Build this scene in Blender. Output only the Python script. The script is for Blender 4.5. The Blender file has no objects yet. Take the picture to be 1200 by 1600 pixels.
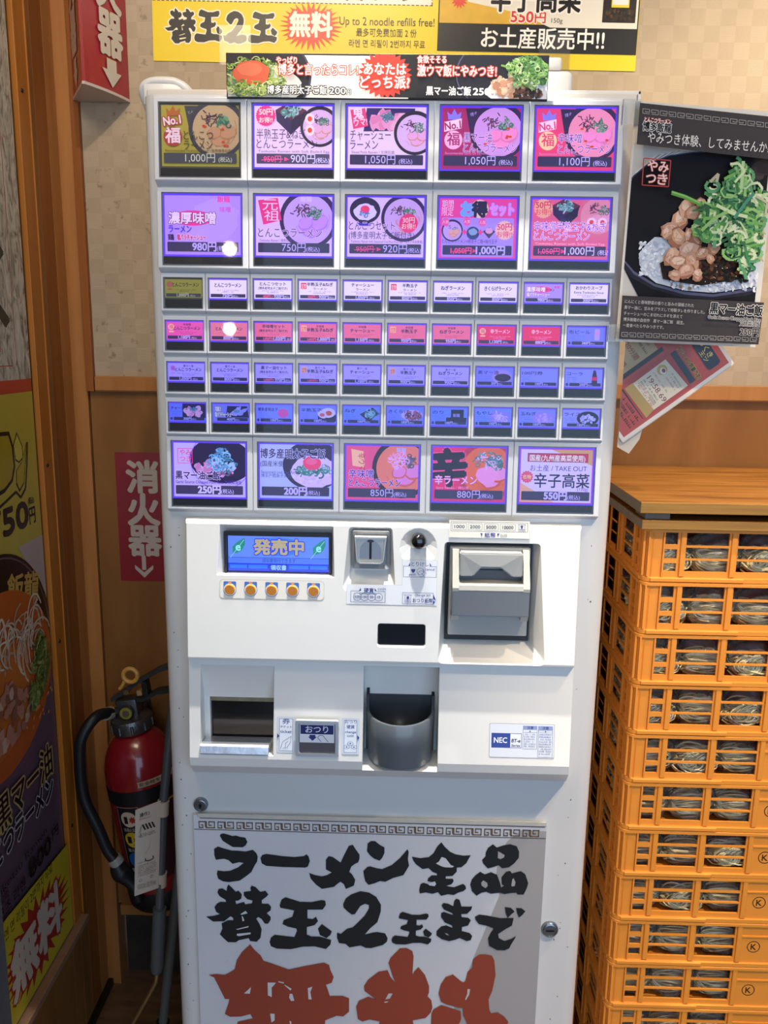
import bpy, bmesh, math, random
from mathutils import Vector, Matrix, Euler
from mathutils.geometry import tessellate_polygon
S = bpy.context.scene
COL = S.collection
H = 1.38                      # camera height above the floor; heights below are given relative to it in mm

# ---------------------------------------------------------------- camera
cam = bpy.data.cameras.new('camera'); camo = bpy.data.objects.new('camera', cam); COL.objects.link(camo)
cam.sensor_fit = 'VERTICAL'; cam.sensor_height = 32.0; cam.lens = 32.0*1283.5/1600
cam.clip_start = 0.02
r_ = Vector((0.99962304, 0.02339893, 0.0143619)); u_ = Vector((-0.01873372, 0.19891191, 0.9798383)); f_ = Vector((-0.02007042, 0.979738, -0.19927528))
M = Matrix((( r_.x, u_.x, -f_.x, 0.02336), (r_.y, u_.y, -f_.y, -1.0991), (r_.z, u_.z, -f_.z, H), (0, 0, 0, 1)))
camo.matrix_world = M
S.camera = camo

# ---------------------------------------------------------------- world, lamps, exposure
w = bpy.data.worlds.new('world'); S.world = w; w.use_nodes = True
bg = w.node_tree.nodes['Background']; bg.inputs[0].default_value = (0.52, 0.70, 1.0, 1); bg.inputs[1].default_value = 0.20
S.view_settings.view_transform = 'Standard'; S.view_settings.look = 'None'
S.view_settings.exposure = 0.0; S.view_settings.gamma = 1.0; S.view_settings.use_curve_mapping = False
S.cycles.use_denoising = True
S.cycles.max_bounces = 8; S.cycles.transparent_max_bounces = 12
S.cycles.sample_clamp_indirect = 4.0

def spot(name, loc, target, power, col, size=75, radius=.025, blend=.6):
    l = bpy.data.lights.new(name, 'SPOT'); l.energy = power; l.color = col; l.spot_size = math.radians(size)
    l.spot_blend = blend; l.shadow_soft_size = radius
    o = bpy.data.objects.new(name, l); COL.objects.link(o); o.location = loc
    o.rotation_euler = (Vector(target)-Vector(loc)).to_track_quat('-Z', 'Y').to_euler(); return o
WARM = (1.0, .82, .60); NEUT = (1.0, .95, .88)
# ceiling downlights: two narrow ones straight over the machine, wider ones over the crates and the aisle; the last is unseen, added to brighten the crates
DOWNLIGHTS = [((.06, -.094, 2.46), (.03, -.03, .9), 190, 34, .016, NEUT, .5), ((-.02, .02, 2.46), (.03, -.02, .9), 130, 34, .016, NEUT, .5),
              ((-.08, -.45, 2.44), (.0, .45, 1.85), 22, 84, .022, WARM, .8), ((.98, -.30, 2.46), (.88, .35, 1.45), 84, 84, .03, WARM, .8),
              ((.80, -.95, 2.46), (.74, .08, .55), 110, 46, .03, WARM, .7)]
for k_, (lo_, ta_, po_, sz_, ra_, co_, bl_) in enumerate(DOWNLIGHTS):
    spot('downlight_lamp', lo_, ta_, po_, co_, sz_, ra_, bl_)
# broad soft ceiling lamp over the aisle, ahead and to the left
sl = bpy.data.lights.new('aisle_lamp', 'AREA'); sl.shape = 'SQUARE'; sl.size = .6; sl.energy = 10; sl.color = WARM
so = bpy.data.objects.new('aisle_lamp', sl); COL.objects.link(so); so.location = (-.42, -.75, 2.44); so.rotation_euler = (Vector((-.35, .45, 1.5))-Vector((-.42, -.75, 2.44))).to_track_quat('-Z', 'Y').to_euler()
# two bare bulbs behind the viewer, mirrored in the button covers
for lo_, po_ in (((-.522, -1.52, 1.88), 1.8), ((-.532, -1.55, 1.641), 1.1)):
    bl_ = bpy.data.lights.new('bulb', 'POINT'); bl_.energy = po_; bl_.color = (1, .85, .6); bl_.shadow_soft_size = .021
    bo_ = bpy.data.objects.new('bulb', bl_); COL.objects.link(bo_); bo_.location = lo_
# daylight from the shop's open front, ahead and to the right
al = bpy.data.lights.new('entrance_daylight', 'AREA'); al.shape = 'RECTANGLE'; al.size = 3.0; al.size_y = 2.2; al.energy = 43; al.color = (.50, .70, 1.0)
ao = bpy.data.objects.new('entrance_daylight', al); COL.objects.link(ao); ao.location = (.75, -2.9, 1.25); ao.rotation_euler = (Vector((.1, .1, .9))-Vector((.75, -2.9, 1.25))).to_track_quat('-Z', 'Y').to_euler()

# ---------------------------------------------------------------- helpers
def lin(h):
    if isinstance(h, str):
        h = h.lstrip('#'); c = [int(h[i:i+2], 16)/255 for i in (0, 2, 4)]
    else: c = [v/255 for v in h]
    return [v/12.92 if v <= .04045 else ((v+.055)/1.055)**2.4 for v in c]
MATS = {}
def mat(col, rough=.5, metal=0, spec=.5, coat=0, emit=0, tint=(1, 1, 1), base=1.0, bump=None, name=None, vary=None):
    """plain procedural material; bump=(scale, strength), vary=(scale, amount) are fine noise; emit>0 only for backlit print"""
    key = (str(col), rough, metal, spec, coat, emit, tint, base, bump, vary)
    if key in MATS: return MATS[key]
    m = bpy.data.materials.new(name or 'paint'); m.use_nodes = True; nt = m.node_tree
    b = nt.nodes['Principled BSDF']; c = lin(col)
    b.inputs['Base Color'].default_value = [v*base for v in c]+[1]; b.inputs['Roughness'].default_value = rough
    b.inputs['Metallic'].default_value = metal; b.inputs['Specular IOR Level'].default_value = spec
    b.inputs['Coat Weight'].default_value = coat
    if emit:
        b.inputs['Emission Color'].default_value = [v*t for v, t in zip(c, tint)]+[1]; b.inputs['Emission Strength'].default_value = emit
    if bump or vary:
        tc = nt.nodes.new('ShaderNodeTexCoord')
    if bump:
        n = nt.nodes.new('ShaderNodeTexNoise'); n.inputs['Scale'].default_value = bump[0]; n.inputs['Detail'].default_value = 3
        bp = nt.nodes.new('ShaderNodeBump'); bp.inputs['Strength'].default_value = bump[1]; bp.inputs['Distance'].default_value = .002
        nt.links.new(tc.outputs['Object'], n.inputs['Vector']); nt.links.new(n.outputs['Fac'], bp.inputs['Height']); nt.links.new(bp.outputs[0], b.inputs['Normal'])
    if vary:
        n = nt.nodes.new('ShaderNodeTexNoise'); n.inputs['Scale'].default_value = vary[0]; n.inputs['Detail'].default_value = 4
        mx = nt.nodes.new('ShaderNodeMix'); mx.data_type = 'RGBA'
        mx.inputs[6].default_value = [min(1, v*(1-vary[1])) for v in c]+[1]; mx.inputs[7].default_value = [min(1, v*(1+vary[1])) for v in c]+[1]
        nt.links.new(tc.outputs['Object'], n.inputs['Vector']); nt.links.new(n.outputs['Fac'], mx.inputs[0]); nt.links.new(mx.outputs[2], b.inputs['Base Color'])
    MATS[key] = m; return m

def ramp_mat(name, stops, scale=(1, 1, 1), nscale=5, rough=.5, detail=5, dist=0, bump=0, coat=0, rot=(0, 0, 0), spec=.5):
    """noise-driven colour ramp: wood grain, stone ..."""
    m = bpy.data.materials.new(name); m.use_nodes = True; nt = m.node_tree; b = nt.nodes['Principled BSDF']
    b.inputs['Roughness'].default_value = rough; b.inputs['Coat Weight'].default_value = coat; b.inputs['Specular IOR Level'].default_value = spec
    tc = nt.nodes.new('ShaderNodeTexCoord'); mp = nt.nodes.new('ShaderNodeMapping'); mp.inputs['Scale'].default_value = scale; mp.inputs['Rotation'].default_value = rot
    n = nt.nodes.new('ShaderNodeTexNoise'); n.inputs['Scale'].default_value = nscale; n.inputs['Detail'].default_value = detail; n.inputs['Distortion'].default_value = dist
    r = nt.nodes.new('ShaderNodeValToRGB')
    while len(r.color_ramp.elements) < len(stops): r.color_ramp.elements.new(.5)
    for e, (p, c) in zip(r.color_ramp.elements, stops): e.position = p; e.color = lin(c)+[1]
    nt.links.new(tc.outputs['Object'], mp.inputs[0]); nt.links.new(mp.outputs[0], n.inputs['Vector']); nt.links.new(n.outputs['Fac'], r.inputs[0]); nt.links.new(r.outputs[0], b.inputs['Base Color'])
    if bump:
        bp = nt.nodes.new('ShaderNodeBump'); bp.inputs['Strength'].default_value = bump; bp.inputs['Distance'].default_value = .001
        nt.links.new(n.outputs['Fac'], bp.inputs['Height']); nt.links.new(bp.outputs[0], b.inputs['Normal'])
    return m

def film_mat(name, tint=(1, 1, 1),  gloss=.8, rough=.05, bump=0, bscale=40, haze=0.0, ior=1.5):
    """thin clear plastic: lets light through, mirrors at grazing angles"""
    m = bpy.data.materials.new(name); m.use_nodes = True; nt = m.node_tree; nt.nodes.clear()
    out = nt.nodes.new('ShaderNodeOutputMaterial'); tr = nt.nodes.new('ShaderNodeBsdfTransparent'); tr.inputs[0].default_value = (*tint, 1)
    gl = nt.nodes.new('ShaderNodeBsdfGlossy'); gl.inputs['Roughness'].default_value = rough; gl.inputs[0].default_value = (gloss, gloss, gloss, 1)
    fr = nt.nodes.new('ShaderNodeFresnel'); fr.inputs[0].default_value = ior; mx = nt.nodes.new('ShaderNodeMixShader')
    if bump:
        tc = nt.nodes.new('ShaderNodeTexCoord'); n = nt.nodes.new('ShaderNodeTexNoise'); n.inputs['Scale'].default_value = bscale; n.inputs['Detail'].default_value = 3; n.inputs['Distortion'].default_value = 1.5
        bp = nt.nodes.new('ShaderNodeBump'); bp.inputs['Strength'].default_value = bump; bp.inputs['Distance'].default_value = .01
        nt.links.new(tc.outputs['Object'], n.inputs['Vector']); nt.links.new(n.outputs['Fac'], bp.inputs['Height']); nt.links.new(bp.outputs[0], gl.inputs['Normal']); nt.links.new(bp.outputs[0], fr.inputs['Normal'])
    nt.links.new(fr.outputs[0], mx.inputs[0]); nt.links.new(tr.outputs[0], mx.inputs[1]); nt.links.new(gl.outputs[0], mx.inputs[2])
    last = mx
    if haze:
        df = nt.nodes.new('ShaderNodeBsdfDiffuse'); df.inputs[0].default_value = (.85, .85, .85, 1); m2 = nt.nodes.new('ShaderNodeMixShader'); m2.inputs[0].default_value = haze
        nt.links.new(mx.outputs[0], m2.inputs[1]); nt.links.new(df.outputs[0], m2.inputs[2]); last = m2
    nt.links.new(last.outputs[0], out.inputs[0]); return m

def prop(o, label=None, cat=None, group=None, kind=None):
    if label: o['label'] = label
    if cat: o['category'] = cat
    if group: o['group'] = group
    if kind: o['kind'] = kind
    return o
def thing(name, label, cat, loc=(0, 0, 0), group=None, rot=(0, 0, 0)):
    o = bpy.data.objects.new(name, None); COL.objects.link(o); o.empty_display_size = .05
    o.location = loc; o.rotation_euler = rot
    return prop(o, label, cat, group)
def attach(o, parent, local=False):
    if parent is not None:
        o.parent = parent
        if not local:
            p = parent
            loc = Vector((0, 0, 0))
            while p is not None and p.type == 'EMPTY': loc += Vector(p.location); p = p.parent
            if parent.type == 'EMPTY': o.matrix_parent_inverse = Matrix.Translation(-loc)
    return o
def obj(name, bm, mats, parent=None, local=False, smooth=False, label=None):
    me = bpy.data.meshes.new(name)
    if smooth:
        for f in bm.faces: f.smooth = True
    bm.to_mesh(me); bm.free()
    for m in (mats if isinstance(mats, (list, tuple)) else [mats]): me.materials.append(m)
    if smooth:
        try: me.set_sharp_from_angle(angle=math.radians(40))
        except Exception: pass
    o = bpy.data.objects.new(name, me); COL.objects.link(o); attach(o, parent, local)
    if label: o['label'] = label
    return o
def copy_tree(o, parent=None):
    c = o.copy(); COL.objects.link(c)
    if parent is not None: c.parent = parent
    for ch in list(o.children): copy_tree(ch, c)
    return c

def box(bm, x0, x1, y0, y1, z0, z1, bev=0, mi=0, seg=2):
    v = [bm.verts.new(p) for p in ((x0, y0, z0), (x1, y0, z0), (x1, y1, z0), (x0, y1, z0), (x0, y0, z1), (x1, y0, z1), (x1, y1, z1), (x0, y1, z1))]
    fs = [bm.faces.new([v[i] for i in q]) for q in ((0, 3, 2, 1), (4, 5, 6, 7), (0, 1, 5, 4), (1, 2, 6, 5), (2, 3, 7, 6), (3, 0, 4, 7))]
    for f in fs: f.material_index = mi
    if bev:
        es = list({e for f in fs for e in f.edges})
        bmesh.ops.bevel(bm, geom=es, offset=bev, segments=seg, profile=.5, affect='EDGES', clamp_overlap=True)
    return fs
def mbox(bm, x0, x1, y0, y1, z0, z1, bev=0, mi=0, seg=2):   # mm, heights relative to camera height
    return box(bm, x0/1e3, x1/1e3, y0/1e3, y1/1e3, z0/1e3+H, z1/1e3+H, bev/1e3, mi, seg)
def prism(bm, prof, a, b, axis='x', mi=0):
    """closed outline prof swept along an axis from a to b"""
    def P(t, p): return {'x': (t, p[0], p[1]), 'y': (p[0], t, p[1]), 'z': (p[0], p[1], t)}[axis]
    A = [bm.verts.new(P(a, p)) for p in prof]; B = [bm.verts.new(P(b, p)) for p in prof]; n = len(prof); fs = []
    for i in range(n): fs.append(bm.faces.new((A[i], A[(i+1) % n], B[(i+1) % n], B[i])))
    fs.append(bm.faces.new(A[::-1])); fs.append(bm.faces.new(B))
    for f in fs: f.material_index = mi
    bmesh.ops.recalc_face_normals(bm, faces=fs)
    return fs
def tube(bm, pts, rad, n=10, cap=True, mi=0, squash=None):
    pts = [Vector(p) for p in pts]; rings = []; up0 = None
    for i, p in enumerate(pts):
        d = (pts[min(i+1, len(pts)-1)]-pts[max(i-1, 0)]).normalized()
        if up0 is None: up0 = Vector((0, 0, 1)) if abs(d.z) < .9 else Vector((0, 1, 0))
        s = d.cross(up0).normalized(); u = s.cross(d).normalized(); up0 = u
        r = rad[i] if isinstance(rad, (list, tuple)) else rad
        k = squash or 1
        rings.append([bm.verts.new(p+s*r*math.cos(2*math.pi*j/n)+u*r*k*math.sin(2*math.pi*j/n)) for j in range(n)])
    for a, b in zip(rings, rings[1:]):
        for j in range(n):
            f = bm.faces.new((a[j], a[(j+1) % n], b[(j+1) % n], b[j])); f.material_index = mi
    if cap:
        f = bm.faces.new(rings[0][::-1]); f.material_index = mi; f = bm.faces.new(rings[-1]); f.material_index = mi
def lathe(bm, prof, n=32, center=(0, 0, 0), mi=0, a0=0, a1=2*math.pi):
    rings = []; full = abs(a1-a0-2*math.pi) < 1e-6; k = n if full else n+1
    for r, z in prof: rings.append([bm.verts.new((center[0]+r*math.cos(a0+(a1-a0)*j/n), center[1]+r*math.sin(a0+(a1-a0)*j/n), center[2]+z)) for j in range(k)])
    for a, b in zip(rings, rings[1:]):
        for j in range(n):
            q = (a[j], a[(j+1) % k], b[(j+1) % k], b[j])
            try: f = bm.faces.new(q); f.material_index = mi
            except ValueError: pass
    if full:
        for rr, rev in ((rings[0], True), (rings[-1], False)):
            f = bm.faces.new(rr[::-1] if rev else rr); f.material_index = mi
def smooth_path(pts, sub=6):
    out = []; P = [Vector(p) for p in pts]
    for i in range(len(P)-1):
        p0 = P[max(i-1, 0)]; p1 = P[i]; p2 = P[i+1]; p3 = P[min(i+2, len(P)-1)]
        for k in range(sub):
            t = k/sub
            out.append(.5*((2*p1)+(-p0+p2)*t+(2*p0-5*p1+4*p2-p3)*t*t+(-p0+3*p1-3*p2+p3)*t**3))
    out.append(P[-1]); return out

# ---------------------------------------------------------------- flat print on sheets
_TX = {}
def text_tris(s, off=0.0):   # curve offsets break small counters, so bold is drawn as shifted copies
    k = (s, round(off, 3))
    if k in _TX: return _TX[k]
    c = bpy.data.curves.new('t', 'FONT'); c.body = s; c.size = 1; c.offset = off; c.resolution_u = 3
    o = bpy.data.objects.new('t', c)
    me = bpy.data.meshes.new_from_object(o)
    vs = [(v.co.x, v.co.y) for v in me.vertices]; T = []
    for p in me.polygons:
        idx = list(p.vertices)
        for i in range(1, len(idx)-1): T.append((idx[0], idx[i], idx[i+1]))
    bpy.data.meshes.remove(me); bpy.data.objects.remove(o); bpy.data.curves.remove(c)
    _TX[k] = (vs, T); return _TX[k]
def clip_poly(pts, rect):
    x0, y0, x1, y1 = rect
    for ax, lim, sgn in ((0, x0, 1), (0, x1, -1), (1, y0, 1), (1, y1, -1)):
        out = []
        for i in range(len(pts)):
            a, b = pts[i-1], pts[i]; da = (a[ax]-lim)*sgn; db = (b[ax]-lim)*sgn
            if da >= 0 and db < 0 or da < 0 and db >= 0:
                t = da/(da-db); q = (a[0]+(b[0]-a[0])*t, a[1]+(b[1]-a[1])*t); out.append(q)
            if db >= 0: out.append(b)
        pts = out
        if len(pts) < 3: return []
    return pts
class Sheet:
    """printed sheet in mm: each shape lies 0.02 mm over the last"""
    def __init__(s, origin=(0, 0, 0), u=(1, 0, 0), v=(0, 0, 1), n=(0, -1, 0), step=.02, mk=None, rough=.45):
        s.o = Vector(origin); s.u = Vector(u); s.v = Vector(v); s.n = Vector(n); s.lay = 0; s.step = step
        s.V = []; s.F = []; s.MI = []; s.m = {}; s.mats = []; s.clip = None; s.mk = mk or (lambda c: mat(c, rough)); s.warp = None
    def mi(s, col):
        if col not in s.m: s.m[col] = len(s.mats); s.mats.append(s.mk(col) if isinstance(col, (str, tuple)) else col)
        return s.m[col]
    def _tri(s, tri, mi):
        if s.clip:
            tri = clip_poly(list(tri), s.clip)
            if len(tri) < 3: return
        b = len(s.V)
        for x, y in tri:
            if s.warp: x, y, h = s.warp(x, y)
            else: h = 0
            s.V.append(s.o+s.u*(x/1e3)+s.v*(y/1e3)+s.n*((s.lay*s.step+h)/1e3))
        s.F.append(tuple(range(b, b+len(tri)))); s.MI.append(mi)
    def up(s): s.lay += 1
    def poly(s, pts, col, up=True):
        mi = s.mi(col)
        if up: s.lay += 1
        if len(pts) <= 3: s._tri(pts, mi); return
        if len(pts) == 4: 
            s._tri((pts[0], pts[1], pts[2]), mi); s._tri((pts[0], pts[2], pts[3]), mi); return
        for t in tessellate_polygon([[Vector((x, y, 0)) for x, y in pts]]): s._tri([pts[i] for i in t], mi)
    def rect(s, x0, y0, x1, y1, col, r=0, up=True):
        if not r: s.poly([(x0, y0), (x1, y0), (x1, y1), (x0, y1)], col, up); return
        p = []
        for cx, cy, a in ((x1-r, y0+r, -90), (x1-r, y1-r, 0), (x0+r, y1-r, 90), (x0+r, y0+r, 180)):
            for k in range(5): t = math.radians(a+k*22.5); p.append((cx+r*math.cos(t), cy+r*math.sin(t)))
        s.poly(p, col, up)
    def frame(s, x0, y0, x1, y1, t, col):
        s.up()
        for q in ((x0, y0, x1, y0+t), (x0, y1-t, x1, y1), (x0, y0+t, x0+t, y1-t), (x1-t, y0+t, x1, y1-t)): s.rect(*q, col, 0, False)
    def ell(s, cx, cy, rx, ry, col, n=28, a=0, up=True, wob=0, rnd=None):
        p = []
        for k in range(n):
            t = 2*math.pi*k/n; q = 1+(rnd.uniform(-wob, wob) if wob else 0); x = rx*q*math.cos(t); y = ry*q*math.sin(t)
            p.append((cx+x*math.cos(a)-y*math.sin(a), cy+x*math.sin(a)+y*math.cos(a)))
        s.poly(p, col, up)
    def ring(s, cx, cy, r0, r1, col, n=28, ky=1, up=True):
        if up: s.up()
        for k in range(n):
            a, b = 2*math.pi*k/n, 2*math.pi*(k+1)/n
            s.poly([(cx+r0*math.cos(a), cy+ky*r0*math.sin(a)), (cx+r1*math.cos(a), cy+ky*r1*math.sin(a)), (cx+r1*math.cos(b), cy+ky*r1*math.sin(b)), (cx+r0*math.cos(b), cy+ky*r0*math.sin(b))], col, False)
    def star(s, cx, cy, r0, r1, n, col, ky=1, rnd=None):
        p = []
        for k in range(2*n):
            t = math.pi*k/n; r = (r1 if k % 2 else r0)*(1+(rnd.uniform(-.14, .14) if rnd and k % 2 else 0)); p.append((cx+r*math.cos(t), cy+ky*r*math.sin(t)))
        s.poly(p, col)
    def line(s, pts, w, col, up=True, taper=False):
        if up: s.up()
        n = len(pts)
        for i in range(n-1):
            s.lay += .15
            (x0, y0), (x1, y1) = pts[i], pts[i+1]; d = math.hypot(x1-x0, y1-y0) or 1; nx, ny = -(y1-y0)/d/2, (x1-x0)/d/2
            wa = w*(1-.8*i/n) if taper else w; wb = w*(1-.8*(i+1)/n) if taper else w
            s.poly([(x0+nx*wa, y0+ny*wa), (x0-nx*wa, y0-ny*wa), (x1-nx*wb, y1-ny*wb), (x1+nx*wb, y1+ny*wb)], col, False)
    def arc(s, cx, cy, rx, ry, a0, a1, w, col, n=10, up=True):
        s.line([(cx+rx*math.cos(math.radians(a0+(a1-a0)*k/n)), cy+ry*math.sin(math.radians(a0+(a1-a0)*k/n))) for k in range(n+1)], w, col, up)
    def text(s, t, x, y, h, col, bold=0, outline=None, ow=.06, width=None, align='l', rot=0, shear=0, fn=None):
        """h = height of a full-width character; width fits the line; y = baseline"""
        extra = bold
        vs, T = text_tris(t)
        if not vs: return
        xs = [v[0] for v in vs]; a, b = min(xs), max(xs); k = h/.88; kx = k
        if width: kx = width/max(b-a, 1e-3)
        W = (b-a)*kx; x0 = x-(W/2 if align == 'c' else W if align == 'r' else 0)
        c, sn = math.cos(math.radians(rot)), math.sin(math.radians(rot)); px = x
        def X(v):
            lx = x0+(v[0]-a)*kx+v[1]*k*shear-px; ly = v[1]*k
            q = (px+lx*c-ly*sn, y+lx*sn+ly*c)
            return fn(q) if fn else q
        def lay(c_, rad, n):
            s.up(); mi = s.mi(c_); P = [X(v) for v in vs]
            for q in range(n):
                s.lay += .3
                dx, dy = (rad*h*math.cos((q+.5)*2*math.pi/n), rad*h*math.sin((q+.5)*2*math.pi/n)) if rad else (0, 0)
                for tr in T: s._tri([(P[i][0]+dx, P[i][1]+dy) for i in tr], mi)
        if outline:
            for oc, oo in (outline if isinstance(outline, list) else [(outline, ow)]): lay(oc, oo+extra, 8)
        if extra: lay(col, extra, 4 if extra < .025 else 7)
        else: lay(col, 0, 1)
    def build(s, name, parent=None, label=None, local=False, back=None):
        me = bpy.data.meshes.new(name); me.from_pydata([tuple(v) for v in s.V], [], s.F)
        for m in s.mats: me.materials.append(m)
        me.polygons.foreach_set('material_index', s.MI); me.update()
        n = s.n; flip = [p.index for p in me.polygons if p.normal.dot(n) < 0]
        if flip:
            bm = bmesh.new(); bm.from_mesh(me); bm.faces.ensure_lookup_table()
            bmesh.ops.reverse_faces(bm, faces=[bm.faces[i] for i in flip]); bm.to_mesh(me); bm.free()
        o = bpy.data.objects.new(name, me); COL.objects.link(o); attach(o, parent, local)
        if label: o['label'] = label
        return o
def gibberish(s, x0, x1, y, h, col, rnd, fill=.8):
    """print too small to read: short ticks of uneven width"""
    x = x0; s.up()
    while x < x1-h*.5:
        w = min(h*rnd.uniform(.35, .8), x1-x)
        if rnd.random() < fill:
            s.rect(x, y+h*.1, x+w, y+h*.28, col, 0, False)
            if rnd.random() < .8: s.rect(x+w*.3, y, x+w*.5, y+h, col, 0, False)
            if rnd.random() < .6: s.rect(x, y+h*.65, x+w, y+h*.8, col, 0, False)
        x += w+h*.18

# ---------------------------------------------------------------- materials of the room
WOOD = ramp_mat('wood_veneer', [(.30, '#7e5228'), (.5, '#8c5e2f'), (.7, '#9a6a38')], scale=(2.2, 2.2, .5), nscale=5, rough=.5, dist=.6, spec=.25)
WOOD_LIGHT = ramp_mat('wood_light', [(.3, '#a86e38'), (.7, '#b67c44')], scale=(9, 9, .7), nscale=5, rough=.5, dist=.4, spec=.25)
WOOD_ORANGE = ramp_mat('wood_orange', [(.3, '#a3601e'), (.7, '#b26e28')], scale=(9, 9, .5), nscale=6, rough=.45, spec=.3)
WOOD_DARK = ramp_mat('wood_dark', [(.3, '#8a4f20'), (.7, '#9a5c29')], scale=(9, 9, .5), nscale=5, rough=.5, dist=.5, spec=.25)
EDGE_DARK = mat('#4a2414', .6)
def wallpaper(name='wallpaper'):
    m = bpy.data.materials.new(name); m.use_nodes = True; nt = m.node_tree; L = nt.links; N = nt.nodes; b = N['Principled BSDF']; b.inputs['Roughness'].default_value = .7
    tc = N.new('ShaderNodeTexCoord'); ch = N.new('ShaderNodeTexChecker'); ch.inputs['Scale'].default_value = 38
    sx = N.new('ShaderNodeSeparateXYZ'); cx = N.new('ShaderNodeCombineXYZ'); L.new(tc.outputs['Object'], sx.inputs[0]); L.new(sx.outputs[0], cx.inputs[0]); L.new(sx.outputs[2], cx.inputs[1]); cx.inputs[2].default_value = .004
    L.new(cx.outputs[0], ch.inputs[0]); ch.inputs[1].default_value = lin('#bba78a')+[1]; ch.inputs[2].default_value = lin('#b5a184')+[1]
    # fine threads: alternate squares woven the other way
    wv = N.new('ShaderNodeTexWave'); wv.inputs['Scale'].default_value = 160; wv.bands_direction = 'X'; L.new(tc.outputs['Object'], wv.inputs[0])
    wz = N.new('ShaderNodeTexWave'); wz.inputs['Scale'].default_value = 160; wz.bands_direction = 'Z'; L.new(tc.outputs['Object'], wz.inputs[0])
    ms = N.new('ShaderNodeMix'); L.new(ch.outputs[1], ms.inputs[0]); L.new(wv.outputs[1], ms.inputs[2]); L.new(wz.outputs[1], ms.inputs[3])
    bp = N.new('ShaderNodeBump'); bp.inputs['Strength'].default_value = .25; bp.inputs['Distance'].default_value = .0008; L.new(ms.outputs[0], bp.inputs['Height']); L.new(bp.outputs[0], b.inputs['Normal'])
    # scuffs and specks of grime, denser behind the left of the machine
    n1 = N.new('ShaderNodeTexNoise'); n1.inputs['Scale'].default_value = 70; n1.inputs['Detail'].default_value = 4; L.new(tc.outputs['Object'], n1.inputs['Vector'])
    r1 = N.new('ShaderNodeValToRGB'); r1.color_ramp.elements[0].position = .63; r1.color_ramp.elements[1].position = .72; L.new(n1.outputs[0], r1.inputs[0])
    n2 = N.new('ShaderNodeTexNoise'); n2.inputs['Scale'].default_value = 7; n2.inputs['Detail'].default_value = 3; L.new(tc.outputs['Object'], n2.inputs['Vector'])
    mp = N.new('ShaderNodeMapRange'); mp.inputs[1].default_value = .3; mp.inputs[2].default_value = -.5; mp.inputs[3].default_value = 0; mp.inputs[4].default_value = 1; L.new(sx.outputs[0], mp.inputs[0])
    m1 = N.new('ShaderNodeMath'); m1.operation = 'MULTIPLY'; L.new(r1.outputs[0], m1.inputs[0]); L.new(mp.outputs[0], m1.inputs[1])
    m2 = N.new('ShaderNodeMath'); m2.operation = 'MULTIPLY'; L.new(m1.outputs[0], m2.inputs[0]); m2.inputs[1].default_value = .55
    mx = N.new('ShaderNodeMix'); mx.data_type = 'RGBA'; L.new(m2.outputs[0], mx.inputs[0]); L.new(ch.outputs[0], mx.inputs[6]); mx.inputs[7].default_value = lin('#6b5a42')+[1]
    m3 = N.new('ShaderNodeMix'); m3.data_type = 'RGBA'; m3.blend_type = 'MULTIPLY'; m3.inputs[0].default_value = .35; L.new(mx.outputs[2], m3.inputs[6]); L.new(n2.outputs[0], m3.inputs[7])
    r2 = N.new('ShaderNodeMapRange'); r2.inputs[1].default_value = .3; r2.inputs[2].default_value = .7; r2.inputs[3].default_value = .6; r2.inputs[4].default_value = 1; L.new(n2.outputs[0], r2.inputs[0]); L.new(r2.outputs[0], m3.inputs[7])
    L.new(m3.outputs[2], b.inputs['Base Color']); return m
PAPER_WALL = wallpaper()
TOE = mat('#4c4842', .35, .3, vary=(30, .5)); FLOORM = ramp_mat('floor_vinyl', [(.3, '#5a4330'), (.7, '#7a5c42')], scale=(3, 12, 3), nscale=4, rough=.35, coat=.2)

# ---------------------------------------------------------------- room
def struct(name, bm, m, **k): return prop(obj(name, bm, m, **k), kind='structure')
bm = bmesh.new(); box(bm, -.66, 2.2, -2.6, .56, -.02, 0); struct('floor', bm, FLOORM)
bm = bmesh.new(); box(bm, -.66, 2.2, -2.6, .56, 2.5, 2.52); struct('ceiling', bm, mat('#d8d0c4', .8))
bm = bmesh.new(); box(bm, -.62, 2.2, .45, .50, H-.078, 2.5)          # papered upper wall
wb = struct('wall_back', bm, PAPER_WALL)
bm = bmesh.new(); mbox(bm, -566, 60, 450, 490, -1182, -78, .5); obj('panel', bm, WOOD, wb)
bm = bmesh.new(); mbox(bm, 61, 900, 450, 490, -1182, -78, .5); obj('panel', bm, WOOD, wb)
bm = bmesh.new(); mbox(bm, 901, 2200, 450, 490, -1182, -78, .5); obj('panel', bm, WOOD, wb)
bm = bmesh.new(); mbox(bm, -566, 2200, 487, 492, -1380, -1182); obj('toe_board', bm, TOE, wb)
bm = bmesh.new(); mbox(bm, -552, 2200, 438, 450, -91, -65, 1); mbox(bm, -552, 2200, 441, 450, -93, -91); struct('trim_1', bm, [WOOD_LIGHT])
bm = bmesh.new(); mbox(bm, -568, -554, 438, 450, -93, 1119, .8); struct('trim_2', bm, WOOD_DARK)
bm = bmesh.new(); mbox(bm, -560, 2200, 441, 487, -1205, -1182, 1); struct('trim_3', bm, WOOD_LIGHT)
bm = bmesh.new(); mbox(bm, -598, -569, 446, 500, -1380, 1119, .8); struct('trim_4', bm, WOOD_LIGHT)
bm = bmesh.new(); box(bm, -.66, -.60, -2.6, .50, 0, 2.5); wl = struct('wall_left', bm, EDGE_DARK)
for a_, b_, mt_ in ((405.6, 446, WOOD_LIGHT), (357, 405, WOOD_DARK), (319, 356.4, WOOD), ):
    bm = bmesh.new(); mbox(bm, -600, -596, a_, b_, -1380, 1119, .4); obj('panel', bm, mt_, wl)
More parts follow.
